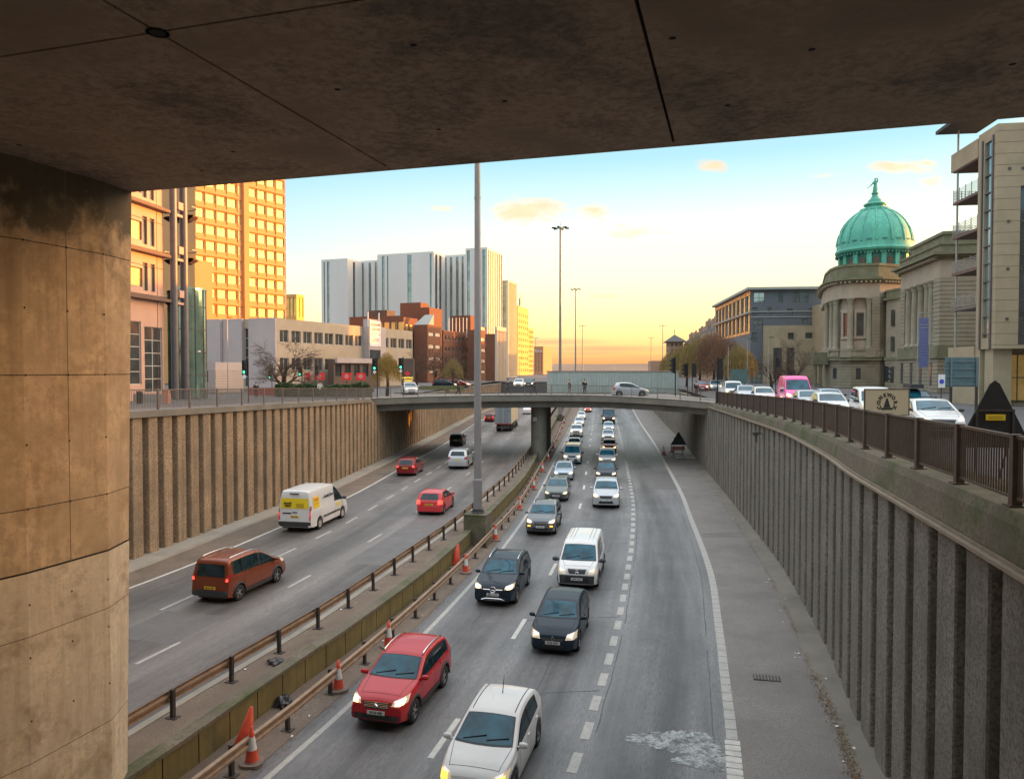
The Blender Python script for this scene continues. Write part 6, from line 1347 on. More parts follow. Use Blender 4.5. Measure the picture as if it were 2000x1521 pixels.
c = Car('estate', 'grey-green estate car behind the grey utility vehicle', 'green', group=QA, rails=True, det=1); c.place(3.4, 57.3, 0, lane_head(laneA, 59, True)); c.plate_text(0, 'SO62 KEV')
c = Car('saloon', 'pale blue-silver saloon four back in the left lane', 'blue', group=QA, det=1); c.place(4.72, 68.2, 0, lane_head(laneA, 70, True))
c = Car('van', 'silver panel van waiting just behind the pale blue saloon', 'silver', 'van', 'van', group=QA, det=1, mirrors='plastic', trim=True); c.place(6.45, 79.8, 0, lane_head(laneA, 82, True))
c = Car('saloon', 'silver saloon half hidden behind the silver panel van', 'silver', group=QA, det=1); c.place(7.75, 93, 0, lane_head(laneA, 95, True))
c = Car('suv', 'white sports utility vehicle beyond the bridge in the left lane', 'white', group=QA, det=1, sc=(1.05, 1.02, 1.08)); c.place(9.7, 112, 0, lane_head(laneA, 114, True))
c = Car('hatch', 'beige hatchback beyond the bridge behind the white utility vehicle', 'silver', group=QA, det=0); c.place(12.1, 134, 0, lane_head(laneA, 136, True))
c = Car('hatch', 'farthest white hatchback of the left lane queue', 'white', group=QA, det=0); c.place(14.2, 152, 0, lane_head(laneA, 154, True))
c = Car('suv', 'silver luxury sports utility vehicle leading the gap behind the white van', 'silver', group=QB, sc=(1.1, 1.08, 1.1), det=2, blacktop=True); c.place(6.9, 54.3, 0, lane_head(laneB, 56, True)); c.plate_text(0, 'LN13 FMO')
c = Car('suv', 'dark sports utility vehicle with bright lamps behind the silver one', 'navy', group=QB, det=1); c.place(8.45, 66.5, 0, lane_head(laneB, 68, True))
c = Car('suv', 'pale silver people carrier behind the dark utility vehicle', 'silver', group=QB, det=1, sc=(1.05, .98, 1.05)); c.place(9.9, 77.0, 0, lane_head(laneB, 79, True))
c = Car('hatch', 'red hatchback in the right lane queue under the bridge', 'bright', group=QB, det=1); c.place(11.95, 91, 0, lane_head(laneB, 93, True))
c = Car('saloon', 'silver saloon beyond the bridge behind the red hatchback', 'silver', group=QB, det=1); c.place(13.75, 106, 0, lane_head(laneB, 108, True))
c = Car('hatch', 'pale blue hatchback beyond the bridge in front of the dark lorry', 'blue', group=QB, det=1); c.place(15.9, 122, 0, lane_head(laneB, 124, True))
c = Car('bigvan', 'large dark van at the far end of the right lane queue', 'black', 'van', 'van', group=QB, det=1, sc=(1, 1.15, 1.15)); c.place(18.0, 138, 0, lane_head(laneB, 140, True))
c = Car('hatch', 'small red car far away between the two queues', 'bright', det=0, group=QA); c.place(18.2, 178, 0, lane_head(laneA, 180, True))
# -- left carriageway, driving away
GL = 'vehicles driving away on the left carriageway'
c = Car('mpv', 'copper brown people carrier with roof rails driving away', 'copper', group=GL, rails=True, trim=True, rear=True, sc=(.96, .98, .98)); c.place(-12.55, 30.6, LZ, lane_head(cv['ldiv1'], 33, False) + R(2.0), 'rear'); c.plate_text(1, 'SK19 YNP')
mb = MB()
for k in range(9): y = -.45 + k * .1125; mb.tube([c.cast((c.L / 2 - x, y, 5), (0, 0, -1)) + Vector((0, 0, .004)) for x in (2.2, 3, 4)], .008, 4)
part('roof_groove', mb, M['black'], c.root)
c = Car('bigvan', 'white hire van with yellow panels driving away near the left wall', 'white', 'van', 'van', group=GL, mirrors='plastic', hub=True, rear=True); c.place(-12.95, 44.0, LZ, lane_head(cv['ledge'], 47, False), 'rear'); c.plate_text(1, 'SD21 VKA')
V = c
c.proj('rear_bumper', [(-1.0, .36), (1.0, .36), (1.01, .66), (-1.01, .66)], 'rear', M['plastic'], .012, 12, 3)
yp = c.proj('yellow_panel', [(-.86, 1.42), (.86, 1.42), (.84, 2.02), (-.84, 2.02)], 'rear', PM['yellow'], .012, 12, 4)
for i, t_ in enumerate(('Arnold', 'Clark')): text('lettering', t_, .17, M['black'], yp, (-c.L / 2 - .03, .42, 1.74 - i * .15), rot=(R(90), 0, R(-90)), bold=.008)
for i in range(3): mb = MB(); mb.box(-c.L / 2 - .03, -c.L / 2 - .02, -.6, -.1, 1.70 - i * .09, 1.715 - i * .09); part('small_print', mb, M['black'], yp)
mb = MB(); mb.box(-c.L / 2 - .03, -c.L / 2 + .02, -.28, .28, 2.26, 2.32); part('brake_light', mb, M['black'], c.root)
mb = MB(); mb.box(-c.L / 2 - .02, -c.L / 2 + .03, -.16, .12, 1.18, 1.23); mb.box(-c.L / 2 - .02, -c.L / 2 + .03, .2, .75, 1.12, 1.18); part('door_handle', mb, M['black'], c.root)
ys = c.sidepatch('yellow_panel', 4.35, 5.15, 1.35, 2.02, -1, PM['yellow'], .014)
om = mat('orange_ink', (.8, .25, .01), .5, var=0)
for i, t_ in enumerate(('HIRE', 'ME')): text('lettering', t_, .24, om, ys, (c.L / 2 - 4.75, -c.W / 2 - .03 + .08, 1.84 - i * .3), rot=(R(90), 0, 0), bold=.01)
text('lettering', 'Arnold Clark', .25, M['black'], c.body, (c.L / 2 - 3.2, -c.W / 2 - .0, 1.86), rot=(R(90), 0, 0), bold=.01)
c.sidepatch('rub_strip', 1.45, 3.9, .62, .74, -1, M['plastic'], .012)
yd = c.sidepatch('orange_mark', 1.5, 1.95, .95, 1.2, -1, PM['yellow'], .012)
c = Car('hatch', 'bright red hatchback driving away near the tall mast', 'bright', group=GL, rear=True, brake=True, sc=(1.03, 1.02, 1)); c.place(-5.55, 49.2, LZ, lane_head(cv['ldiv2'], 51, False), 'rear'); c.plate_text(1, 'SF19 RDO')
c = Car('hatch', 'dark red hatchback driving away close to the left wall', 'dkred', group=GL, det=1, rear=True, sc=(1.05, 1.02, 1.02)); c.place(-9.75, 67.5, LZ, lane_head(cv['ledge'], 69, False), 'rear')
c = Car('suv', 'silver boxy off-roader driving away left of the mast', 'silver', group=GL, det=1, rear=True, brake=None, sc=(1.05, 1.05, 1.13)); c.place(-5.35, 72.2, LZ, lane_head(cv['ldiv1'], 74, False), 'rear')
c = Car('hatch', 'small black hatchback driving away beyond the silver off-roader', 'black', group=GL, det=1, rear=True, brake=None, sc=(.95, .98, 1)); c.place(-7.2, 94.5, LZ, lane_head(cv['ldiv1'], 96, False), 'rear')
c = Car('hatch', 'dark red car half hidden behind the white lorry', 'dkred', group=GL, det=0, rear=True); c.place(-4.3, 138, LZ, lane_head(cv['ldiv1'], 140, False), 'rear')
c = Car('saloon', 'far white saloon car seen under the bridge beside the pier', 'white', group=GL, det=0, rear=True); c.place(3.2, 162, LZ, lane_head(cv['ldiv2'], 164, False), 'rear')
# articulated lorry
lt = thing('lorry', 'grey and cream box trailer of an articulated lorry under the bridge', 'lorry', (-1.35, 113.5, LZ), group=GL)
hd = lane_head(cv['ldiv1'], 116, False); lt.rotation_euler = (0, 0, R(90) - hd)
mb = MB(); mb.box(0, 13.2, -1.25, 1.25, 1.25, 4.1); part('trailer_box', mb, mat('cream_curtain', (.62, .52, .36), .6, var=.06), lt)
mb = MB(); 
for y0, y1 in ((-1.24, -.64), (-.6, -.02), (.02, .6), (.64, 1.24)): mb.box(-.05, -.002, y0, y1, 1.3, 4.08)
dd = part('rear_door', mb, mat('grey_door', (.28, .31, .33), .5, .3, var=.08), lt)
mb = MB()
for y in (-.62, -.3, .3, .62): mb.tube([(-.07, y, 1.3), (-.07, y, 4.05)], .02, 5)
mb.tube([(-.07, -.85 + .12 * math.cos(2 * math.pi * k / 12), 3.2 + .12 * math.sin(2 * math.pi * k / 12)) for k in range(13)], .02, 4); part('locking_bar', mb, M['frame_d'], dd)
mb = MB(); mb.box(-.06, .05, -1.25, 1.25, 1.14, 1.24); part('marker_strip', mb, M['red_lens'], lt)
mb = MB(); mb.box(-.02, .12, -1.15, 1.15, .55, .75); mb.box(.1, 12.5, -.5, .5, .8, 1.13); mb.box(4.5, 8.5, -1.2, -1.15, .5, 1.1); part('chassis', mb, M['plastic'], lt)
for x in (1.6, 2.9, 4.2, 9.5, 12.6):
    for sg in (1, -1):
        mb = MB(); mb.lathe([(0, -.2), (.5, -.2), (.52, -.15), (.52, .15), (.5, .2), (.28, .2), (.26, .12), (0, .12)], n=18); 
        for i, v in enumerate(mb.v): mb.v[i] = Vector((v.x, -v.z * (1 if sg > 0 else -1) * -1, v.y))
        o = part('wheel', mb, M['rubber'], lt, smooth=True, auto=40); o.location = (x, sg * .98, .52)
mb = MB(); mb.box(11.2, 15.2, -1.2, 1.2, .6, 3.3); part('cab', mb, PM['silver'], lt)
# -- bridge car and street traffic
c = Car('hatch', 'silver compact people carrier crossing the bridge from left to right', 'silver', det=1, sc=(1.02, .98, 1.09), lights=False); c.place(px(1230, 83), 83, 6.96, R(90), 'mid')
SG = 'traffic queueing on the street behind the right railing'
sh = R(180 + 13)
for kind, lab, col, x, Y, zs_, extra in (
    ('saloon', 'white coupe closest behind the right railing beside the cone sign', 'white', 1846, 30.0, 7.28, {}),
    ('mpv', 'cream and white boxy estate behind the cone sign board', 'white', 1722, 37.5, 7.2, dict(sc=(1.05, 1, 1.02))),
    ('suv', 'dark sports utility vehicle with a roof box beyond the cone sign', 'black', 1806, 44, 7.15, {}),
    ('hatch', 'silver-white hatchback in front of the cream boxy estate', 'white', 1634, 43.5, 7.12, dict(sc=(1.05, 1.02, 1))),
    ('saloon', 'pale silver saloon just in front of the pink van', 'silver', 1590, 50.5, 7.1, {}),
    ('saloon', 'pale silver car partly hidden behind the pale saloon near the library', 'blue', 1632, 55, 7.08, {}),
    ('hatch', 'white hatchback queueing just behind the pink van', 'white', 1496, 61, 7.05, {}),
    ('saloon', 'silver saloon queueing between two white vehicles behind the railing', 'silver', 1460, 68, 7.02, dict(sc=(1, 1, 1.04))),
    ('van', 'small white van at the far end of the street queue', 'white', 1434, 74, 7.0, dict(sc=(.92, .95, .95)))):
    van = kind == 'van'
    c = Car(kind, lab, col, 'van' if van else 'car', 'van' if van else 'car', group=SG, det=1 if Y > 40 else 2, lights=(x in (1496, 1434)), mirrors='plastic', **extra); c.place(px(x, Y), Y, zs_, sh + (R(4) if Y < 40 else 0))
    if x == 1806: mb = MB(); mb.box(-.9, .7, -.35, .4, c.H + .08, c.H + .32); part('roof_box', mb, M['plastic'], c.root)
c = Car('bigvan', 'bright pink delivery van standing in the street queue', 'pink', 'van', 'van', group=SG, det=1, mirrors='plastic'); c.place(px(1563, 56), 56, 7.06, sh)
c = Car('hatch', 'dark red car with headlights on approaching the junction from the willows', 'dkred', det=1); c.place(px(1372, 104), 104, 6.95, R(190))
c = Car('hatch', 'silver car with bright headlights beside the dark red one at the junction', 'silver', det=1); c.place(px(1399, 108), 108, 6.95, R(190))
c = Car('hatch', 'white hatchback parked beside the fire-coloured casino sign', 'white', det=1, lights=False); c.place(px(800, 92), 92, 6.96, R(165), 'mid')
FG = 'distant traffic on the left street'
for i, (x, Y, col, lab) in enumerate(((893, 120, 'navy', 'dark blue car parked far off beneath the brick offices'), (918, 122, 'dkred', 'dark red car parked far off left of the tall mast'), (1012, 125, 'white', 'small white car far off below the gold tower'), (1032, 128, 'black', 'small dark car with lamps lit below the orange hotel'))):
    c = Car('hatch', lab, col, det=0, group=FG); c.place(px(x, Y), Y, 6.97, R(100 if i < 2 else 185))
# ---------------------------------------------------------------- lamp masts
def mast(label, x, y, z, top, r0, r1, head=3.0, arms=6, plinth=None, n=20):
    t = thing('lamp_mast', label, 'lamp mast', (x, y, z), 0, 'tall lamp masts along the motorway'); H = top - z; mb = MB()
    mb.tube([(0, 0, 0), (0, 0, 1.9)], r0 * 1.14, n); mb.tube([(0, 0, 1.9), (0, 0, 2.0)], [r0 * 1.16, r0 * 1.0], n)
    ks = [2.0, H * .2, H * .45, H * .7, H]
    mb.tube([(0, 0, k) for k in ks], [lerp(r0, r1, k / H) for k in ks], n)
    for k in (H * .24, H * .5, H * .76): r = lerp(r0, r1, k / H); mb.tube([(0, 0, k), (0, 0, k + .12)], r + .015, n)
    part('pole', mb, M['mast'], t, smooth=True, auto=40)
    mb = MB(); mb.lathe([(r0 * 1.7, 0), (r0 * 1.7, .06), (r0 * 1.35, .12), (r0 * 1.3, .25), (r0 * 1.1, .3)], n=n, capb=True)
    for k in range(8): a = 2 * math.pi * k / 8; mb.tube([(r0 * 1.5 * math.cos(a), r0 * 1.5 * math.sin(a), 0), (r0 * 1.5 * math.cos(a), r0 * 1.5 * math.sin(a), .16)], .03, 6)
    part('base_flange', mb, M['plastic'], t)
    mb = MB(); mb.tube([(head * .22 * math.cos(2 * math.pi * k / 16), head * .22 * math.sin(2 * math.pi * k / 16), H) for k in range(17)], .07, 5); mb.tube([(0, 0, H), (0, 0, H + 1.0)], .04, 5)
    for k in range(arms): a = 2 * math.pi * k / arms + .2; mb.tube([(0, 0, H + .1), (head * .42 * math.cos(a), head * .42 * math.sin(a), H + .05)], .05, 5)
    hd = part('lamp_ring', mb, M['mast'], t)
    for k in range(arms):
        a = 2 * math.pi * k / arms + .2; mb = MB(); mb.M = Matrix.Translation((head * .42 * math.cos(a), head * .42 * math.sin(a), H)) @ Matrix.Rotation(a, 4, 'Z'); mb.box(-.3, .45, -.2, .2, -.08, .1); mb.box(-.2, .4, -.15, .15, -.14, -.08); part('lantern', mb, M['plastic'], hd)
    if plinth:
        mb = MB(); w, d, h = plinth; mb.M = Matrix.Rotation(R(-15), 4, 'Z'); mb.box(-w / 2, w / 2, -d / 2, d / 2, -h, -.02); mb.box(-w / 2 - .03, w / 2 + .03, -d / 2 - .03, d / 2 + .03, -.02, .02); part('plinth', mb, M['concrete_moss'], t)
mast('thick grey lamp mast nearest the camera standing on a concrete plinth', px(933, 42.3), 42.3, pz(1003, 42.3), 37.5, .225, .115, plinth=(1.28, 1.28, 1.9), n=28)
mast('second lamp mast with a crown of lamps beyond the bridge', px(1094, 145), 145, 1.0, 37.5, .3, .17, plinth=(1.7, 1.7, 1.2))
mast('third lamp mast, slimmer, right of the second', px(1124, 255), 255, 6.7, 37.5, .3, .17, head=3.4)
mast('fourth lamp mast, small on the horizon', px(1137.5, 464), 464, 6.7, 37.5, .34, .2, head=4.6)
mast('lone lamp mast standing above the willows on the right', px(1294, 464), 464, 6.7, 37.5, .34, .2, head=4.6)
mast('faint lamp mast left of the willows', px(1271.5, 640), 640, 6.7, 37.5, .4, .25, head=4.6)
mast('faint lamp mast in front of the orange hotel', px(1046.5, 600), 600, 6.7, 35.6, .4, .25, head=4.6)
# ---------------------------------------------------------------- cones
def cone_meshes():
    mb = MB(); r = .215
    def rr_(z): return lerp(.165, .03, (z - .1) / .85)
    mb.k = 0; mb.lathe([(rr_(z), z) for z in (.10, .38)], n=20); mb.k = 1; mb.lathe([(rr_(z) + .003, z) for z in (.38, .70)], n=20); mb.k = 0; mb.lathe([(rr_(z), z) for z in (.70, .95)] + [(.0, .955)], n=20)
    body = mb.mesh('cone_body', [M['cone_red'], M['cone_white']], True)
    mb = MB(); pts = []
    for k in range(4):
        for q in (-22, 0, 22): a = R(45 + 90 * k + q); pts.append((.31 * math.cos(a) / max(abs(math.cos(R(q))), .1) * (1 if q == 0 else .93), .31 * math.sin(a) * (1 if q == 0 else .93)))
    mb.prism(pts, 0, .075); mb.lathe([(.19, .075), (.17, .105)], n=20, capt=True); base = mb.mesh('base', M['cone_base'])
    mb = MB(); mb.k = 0; mb.lathe([(rr_(z) * 1.25, z) for z in (.05, .95)] + [(0, .96)], n=20); return body, base, mb.mesh('cone_body', M['cone_red'], True)
cb, cbase, cred = cone_meshes()
def cone(label, x, y, z, h=1.0, lean=(0, 0), red=False, grp='traffic cones along the right barrier'):
    t = thing('traffic_cone', label, 'cone', (x, y, z), rnd.uniform(0, 1.5), grp); t.scale = (h, h, h)
    o = bpy.data.objects.new('cone_body', cred if red else cb); link(o, t); o.rotation_euler = (lean[0], lean[1], 0)
    if not red: o = bpy.data.objects.new('base', cbase); link(o, t); o.rotation_euler = (lean[0], lean[1], 0)
def gp(x, y, z=0): Z = (10 - z) * F / (y - 722); return px(x, Z), Z
names = ['nearest', 'second', 'third', 'fourth', 'fifth', 'sixth', 'seventh', 'eighth', 'ninth', 'tenth', 'eleventh', 'twelfth', 'thirteenth', 'fourteenth']
spots = [(485, 1503), (657, 1356), (757, 1269), (909, 1122), (967, 1058), (1014.5, 997), (1043, 957), (1060, 923), (1071, 899), (1080, 877), (1087, 862), (1093, 848), (1098, 837), (1102.5, 827)]
wh = ['white banded red cone beside the drop wall, nearest the camera', 'second white banded red cone, left of the red crossover', 'third white banded red cone, above the red crossover roof', 'fourth red cone, left of the dark star-badged crossover', 'fifth red cone beside the barrier, below the mast plinth', 'sixth red cone, left of the grey utility vehicle', 'seventh red cone, left of the grey-green estate', 'eighth red cone beside the barrier, level with the blue saloon', 'ninth red cone beside the bridge pier', 'tenth cone, first beyond the bridge pier', 'eleventh cone, under the street bridge', 'twelfth cone, below the far bridge edge', 'thirteenth cone, beyond the street bridge', 'farthest cone in the row beyond the street bridge']
for (x, y), l in zip(spots, wh): X, Y = gp(x, y); cone(l, X, Y, .015, 1.02)
X, Y = gp(474, 1500); cone('plain red cone leaning behind the barrier next to the nearest cone', X - .35, Y + .75, .02, 1.15, (R(10), R(6)), True); X, Y = gp(897, 1112); cone('plain red cone leaning behind the barrier next to the fourth cone', X - .25, Y + .6, .02, 1.15, (R(9), R(4)), True)
X, Y = gp(1297, 888); cone('dark red cone alone on the right hard shoulder beside the warning sign', X, Y, .03, 1.05, grp=None); X, Y = gp(1313, 884); cone('red cone tucked behind the triangular warning sign', X, Y, .03, 1.0, grp=None)
# roadworks sign on the shoulder
sg = thing('warning_sign', 'dark back of a triangular warning sign on a frame on the hard shoulder', 'road sign', (px(1326, 83), 83, .04), R(4))
def tri_panel(w, h, z, y=0, r=.08):
    pts = []
    C = [(-w / 2, z), (w / 2, z), (0, z + h)]
    for i, (x, zz) in enumerate(C):
        for q in (-1, 0, 1):
            o = C[(i + q) % 3] if q else (x, zz); d = Vector((o[0] - x, o[1] - zz)) if q else Vector((0, 0)); dd = d.normalized() * r if q else d; cx, cz = w * 0, z + h / 3
            pts.append((x + dd.x, zz + dd.y) if q else (x + (cx - x) * r * .25 / w, zz + (cz - zz) * r * .25 / w))
    return pts
mb = MB(); P_ = tri_panel(1.85, 1.5, 1.55); mb.face([(x, -.03, z) for x, z in P_]); mb.face([(x, .03, z) for x, z in P_[::-1]])
for i in range(len(P_)): a, b = P_[i], P_[(i + 1) % len(P_)]; mb.face([(a[0], -.03, a[1]), (b[0], -.03, b[1]), (b[0], .03, b[1]), (a[0], .03, a[1])])
part('triangle_panel', mb, mat('sign_back', (.025, .032, .028), .6, var=.1), sg)
mb = MB()
for x in (-.5, .55): mb.tube([(x, .04, 0), (x, .04, 2.4)], .03, 6); mb.tube([(x, .04, 1.2), (x, .9, 0)], .025, 6)
mb.tube([(-.5, .04, .5), (.55, .04, .5)], .025, 6); part('frame', mb, M['post_dark'], sg)
mb = MB(); mb.box(-.85, .75, .05, .09, .95, 1.4); part('barrier_board', mb, mat('faded_red_board', (.30, .13, .11), .7, var=.4, vs=6), sg)
for i, (x, y) in enumerate(((1.2, .2), (1.7, .0), (.1, .1))):
    mb = MB(); mb.lathe([(0, 0), (.33, .02), (.38, .12), (.3, .2), (0, .22)], n=12); mb.v = [Vector((v.x * 1.4, v.y * .8, v.z)) for v in mb.v]; o = single('sandbag', mb, mat('sandbag', (.34, .34, .29), .9, var=.2), ['pale sandbag right of the shoulder warning sign', 'pale sandbag by the foot of the right wall near the warning sign', 'pale sandbag on the frame of the shoulder warning sign'][i], 'sandbag', 'sandbags at the shoulder sign', smooth=True); o.location = (px(1326, 83) + x, 83 + y - .3, .04)
# ---------------------------------------------------------------- street furniture on the right
Y = 25; cs_ = thing('sign_board', 'beige temporary sign board with a ring of letters around a black cone', 'sign', (px(1733, Y), Y, 7.3), R(4))
mb = MB(); w = .76; z0, z1 = 1.18, 2.03; mb.box(-w, w, 0, .04, z0, z1); part('panel', mb, mat('beige_panel', (.40, .32, .20), .7, var=.06), cs_)
mb = MB(); mb.box(-w - .03, w + .03, -.012, .05, z1 + .001, z1 + .03); mb.box(-w - .03, w + .03, -.012, .05, z0 - .03, z0 - .001); mb.box(-w - .03, -w - .001, -.012, .05, z0, z1); mb.box(w + .001, w + .03, -.012, .05, z0, z1); part('border', mb, M['fence_dark'], cs_)
mb = MB()
for x in (-.6, .6): mb.tube([(x, .03, 0), (x, .03, z0)], .025, 6); mb.tube([(x, .06, 1.9), (x * 1.25, .7, 0)], .02, 6)
part('leg', mb, M['post_dark'], cs_)
for i, ch in enumerate('CONEWORX'):
    a = R(205 - i * 230 / 7); r = .29; text('lettering', ch, .17, M['black'], cs_, (.0 + r * math.cos(a), -.006, z0 + .38 + r * math.sin(a)), rot=(R(90), 0, 0), bold=.008); COL.objects[-1].rotation_euler = Matrix.Rotation(0, 3, 'X').to_euler()
    o = [c for c in cs_.children if c.name.startswith('lettering')][-1]
    o.rotation_euler = (Matrix.Rotation(-(a - R(90)), 3, 'Y') @ Matrix.Rotation(R(90), 3, 'X')).to_euler()
mb = MB(); mb.face([(-.12, -.006, z0 + .25), (.12, -.006, z0 + .25), (.025, -.006, z0 + .56), (-.025, -.006, z0 + .56)]); mb.face([(-.2, -.006, z0 + .17), (.2, -.006, z0 + .17), (.2, -.006, z0 + .24), (-.2, -.006, z0 + .24)]); part('cone_emblem', mb, M['black'], cs_)
Y = 16.2; ts = thing('warning_sign', 'large black back of a triangular sign with a small yellow label behind the near railing', 'road sign', (px(1943, Y), Y, 7.35), R(-6))
mb = MB(); P_ = [(-.72, .95), (.72, .95), (.75, 1.02), (.10, 2.34), (.0, 2.42), (-.10, 2.34), (-.75, 1.02)]; mb.face([(x, -.02, z) for x, z in P_]); mb.face([(x, .02, z) for x, z in P_[::-1]])
for i in range(len(P_)): a, b = P_[i], P_[(i + 1) % len(P_)]; mb.face([(a[0], -.02, a[1]), (b[0], -.02, b[1]), (b[0], .02, b[1]), (a[0], .02, a[1])])
part('triangle_panel', mb, mat('sign_black', (.010, .010, .011), .6, var=.1), ts)
mb = MB(); mb.box(-.4, .4, -.05, -.021, 1.74, 1.79); mb.box(-.4, -.35, -.05, -.021, 0, 1.74); mb.box(.35, .4, -.05, -.021, 0, 1.74); mb.tube([(-.4, .0, 1.5), (-.5, .8, 0)], .025, 6); mb.tube([(.4, .0, 1.5), (.5, .8, 0)], .025, 6); part('frame', mb, M['post_dark'], ts)
mb = MB(); mb.box(-.20, .20, -.062, -.051, 1.55, 1.68); lb = part('label', mb, PM['yellow'], ts)
mb = MB(); 
for z in (1.585, 1.625): mb.box(-.15, .15, -.066, -.063, z, z + .015)
part('small_print', mb, mat('faded_print', (.3, .2, .03), .6, var=0), lb)
Y = 52; bs = thing('road_sign', 'large teal-grey back of a direction sign on two dark posts', 'road sign', (px(1877, Y), Y, 7.1), R(-3)); w = 31 / F * Y
mb = MB(); mb.box(-w, w, -.02, .02, pz(755, Y) - 7.1, pz(698, Y) - 7.1); part('panel', mb, mat('teal_back', (.12, .19, .21), .5, .4, var=.15, vs=2), bs)
mb = MB(); 
for k in range(4): z = pz(752 - k * 15, Y) - 7.1; mb.box(-w, w, -.08, -.021, z, z + .09)
for x in (-w * .66, w * .9): mb.box(x - .06, x + .06, -.16, -.081, pz(755, Y) - 7.1, pz(698, Y) - 7.1)
mb.box(w, w + .05, -.06, .04, pz(756, Y) - 7.1, pz(697, Y) - 7.1); part('stiffener', mb, mat('teal_rib', (.16, .22, .24), .5, .4, var=.1), bs)
for x in (-w * .66, w * .9): mb = MB(); mb.box(x - .07, x + .07, -.17, -.03, 0, pz(755, Y) - 7.1); part('post', mb, M['post_dark'], bs)
Y = 48; zs = thing('parking_sign', 'small white parking sign with a blue disc beside the teal sign', 'sign', (px(1839, Y), Y, 7.1)); mb = MB(); mb.box(-.22, .22, -.02, .0, pz(757, Y) - 7.1, pz(731, Y) - 7.1); mb2 = MB(); mb2.tube([(0, .03, 0), (0, .03, 2.6)], .03, 6); part('panel', mb, M['white'], zs); part('post', mb2, M['post_dark'], zs)
mb = MB(); mb.tube([(0, -.035, pz(745, Y) - 7.1), (0, -.021, pz(745, Y) - 7.1)], .15, 20); part('disc', mb, mat('sign_blue', (.02, .03, .42), .5, var=0), zs)
mb = MB(); mb.tube([(0, -.042, pz(745, Y) - 7.1), (0, -.036, pz(745, Y) - 7.1)], .11, 20); part('disc_face', mb, mat('sign_blue_l', (.06, .10, .62), .5, var=0), zs)
Y = 75; bn = thing('banner', 'tall blue banner hung in a thin steel frame before the library', 'banner', (px(1803, Y), Y, 7.05)); w = .52; zt_, zb_ = pz(621, Y) - 7.05, pz(717, Y) - 7.05
mb = MB(); mb.box(-w * .92, w * .92, -.01, .01, zb_, zt_); part('cloth', mb, mat('banner_blue', (.19, .22, .46), .8, var=.12, vs=1), bn)
mb = MB(); 
for x in (-w - .08, w + .08): mb.tube([(x, 0, 0), (x, 0, zt_ + .4)], .045, 6)
mb.beam((-w, 0, zb_ - .1), (w, 0, zb_ - .1), .06, .06); mb.tube([(0, 0, zt_ + .2), (0, 0, zt_ + 1.0)], .03, 5); mb.tube([(-w - .08, 0, zt_ + .4), (0, 0, zt_ + .55), (w + .08, 0, zt_ + .4)], .03, 5); part('frame', mb, M['galv'], bn)
for k, (z, s_) in enumerate(((.86, 'GLASGOW'), (.80, 'LIBRARIES'))): text('lettering', s_, .17, M['plate_w'], bn, (0, -.02, lerp(zb_, zt_, z)))
mb = MB()
for k in range(9): z = lerp(zb_, zt_, .70 - k * .062); mb.box(-.3 + .05 * (k % 3), .3 - .04 * (k % 2), -.02, -.012, z, z + .05)
part('small_print', mb, mat('pale_print', (.28, .32, .5), .7, var=0), bn)
def post(label, x, y0, Y, r=.06, base=6.98, name='street_lamp', cat='lamp post', grp='slim lamp posts along the streets'):
    mb = MB(); mb.tube([(0, 0, 0), (0, 0, pz(y0, Y) - base)], [r, r * .6], 8); t = thing(name, label, cat, (px(x, Y), Y, base), 0, grp); part('pole', mb, M['galv'], t); mb = MB(); h = pz(y0, Y) - base; mb.tube([(0, 0, h), (.3, 0, h + .1)], .035, 5); mb.box(.2, .6, -.09, .09, h + .06, h + .15); part('lantern', mb, M['plastic'], t)
post('slim lamp post in front of the white office, left of the bare tree', 445, 622, 88); post('slim lamp post left of the grey apartment block corner', 1422, 676, 95); post('slim lamp post in front of the grey apartment block corner', 1459, 663, 92); post('slim lamp post in front of the bare tree on the right', 1500, 660, 90)
post('slim lamp post right of the brick offices', 1014, 700, 130); post('slim lamp post below the fourth mast', 1199, 706, 420, .2)
# ---------------------------------------------------------------- traffic lights
SGN = {'g': M['frame_d']}
grn = mat('green_lamp', (.02, .5, .25), .3, var=0, emit=(.05, 1, .45), es=3.0)
def tlight(label, x, ytop, Y, facing=0, lit=True, h=1.05, base=None, extra=False, board=True):
    """facing 0: towards the camera, degrees turned otherwise"""
    base = base if base is not None else 7.0; t = thing('traffic_light', label, 'traffic light', (px(x, Y), Y, base), R(facing), 'traffic lights at the junction'); z1 = pz(ytop, Y) - base; z0 = z1 - h
    mb = MB(); mb.box(-.16, .16, -.12, .12, z0, z1)
    if board: mb.box(-.27, .27, .121, .15, z0 - .1, z1 + .1)
    hd = part('signal_head', mb, M['black'], t)
    for k in range(3):
        z = z1 - h * (k + .5) / 3; mb = MB(); mb.lathe([(.125, 0), (.125, .2), (.115, .2), (.115, 0)], n=14, a0=R(-30), a1=R(210)); mb.v = [Vector((v.x, -.12 - v.z, z + v.y)) for v in mb.v]; part('visor', mb, M['black'], hd)
        mb = MB(); mb.tube([(0, -.13, z), (0, -.121, z)], .10, 14); part('lens', mb, grn if (k == 2 and lit) else M['plastic'], hd)
    if extra: mb = MB(); mb.tube([(0, -.13, z0 - .22), (0, -.10, z0 - .22)], .15, 16); mb.box(-.05, .05, -.1, -.05, z0 - .4, z0); part('turn_sign', mb, M['white'], hd)
    mb = MB(); mb.tube([(.22, .2, 0), (.22, .2, z1 + .25)], .055, 8); mb.box(0, .25, .1, .22, z1 - .1, z1 - .03); part('post', mb, M['black'], t)
tlight('green traffic light nearest on the left street behind the railing', 478, 706, 62, extra=True, base=7.1)
tlight('small green traffic light under the bare tree branches', 527, 724, 100, board=False); tlight('green traffic light in front of the left red banner', 586, 718, 100)
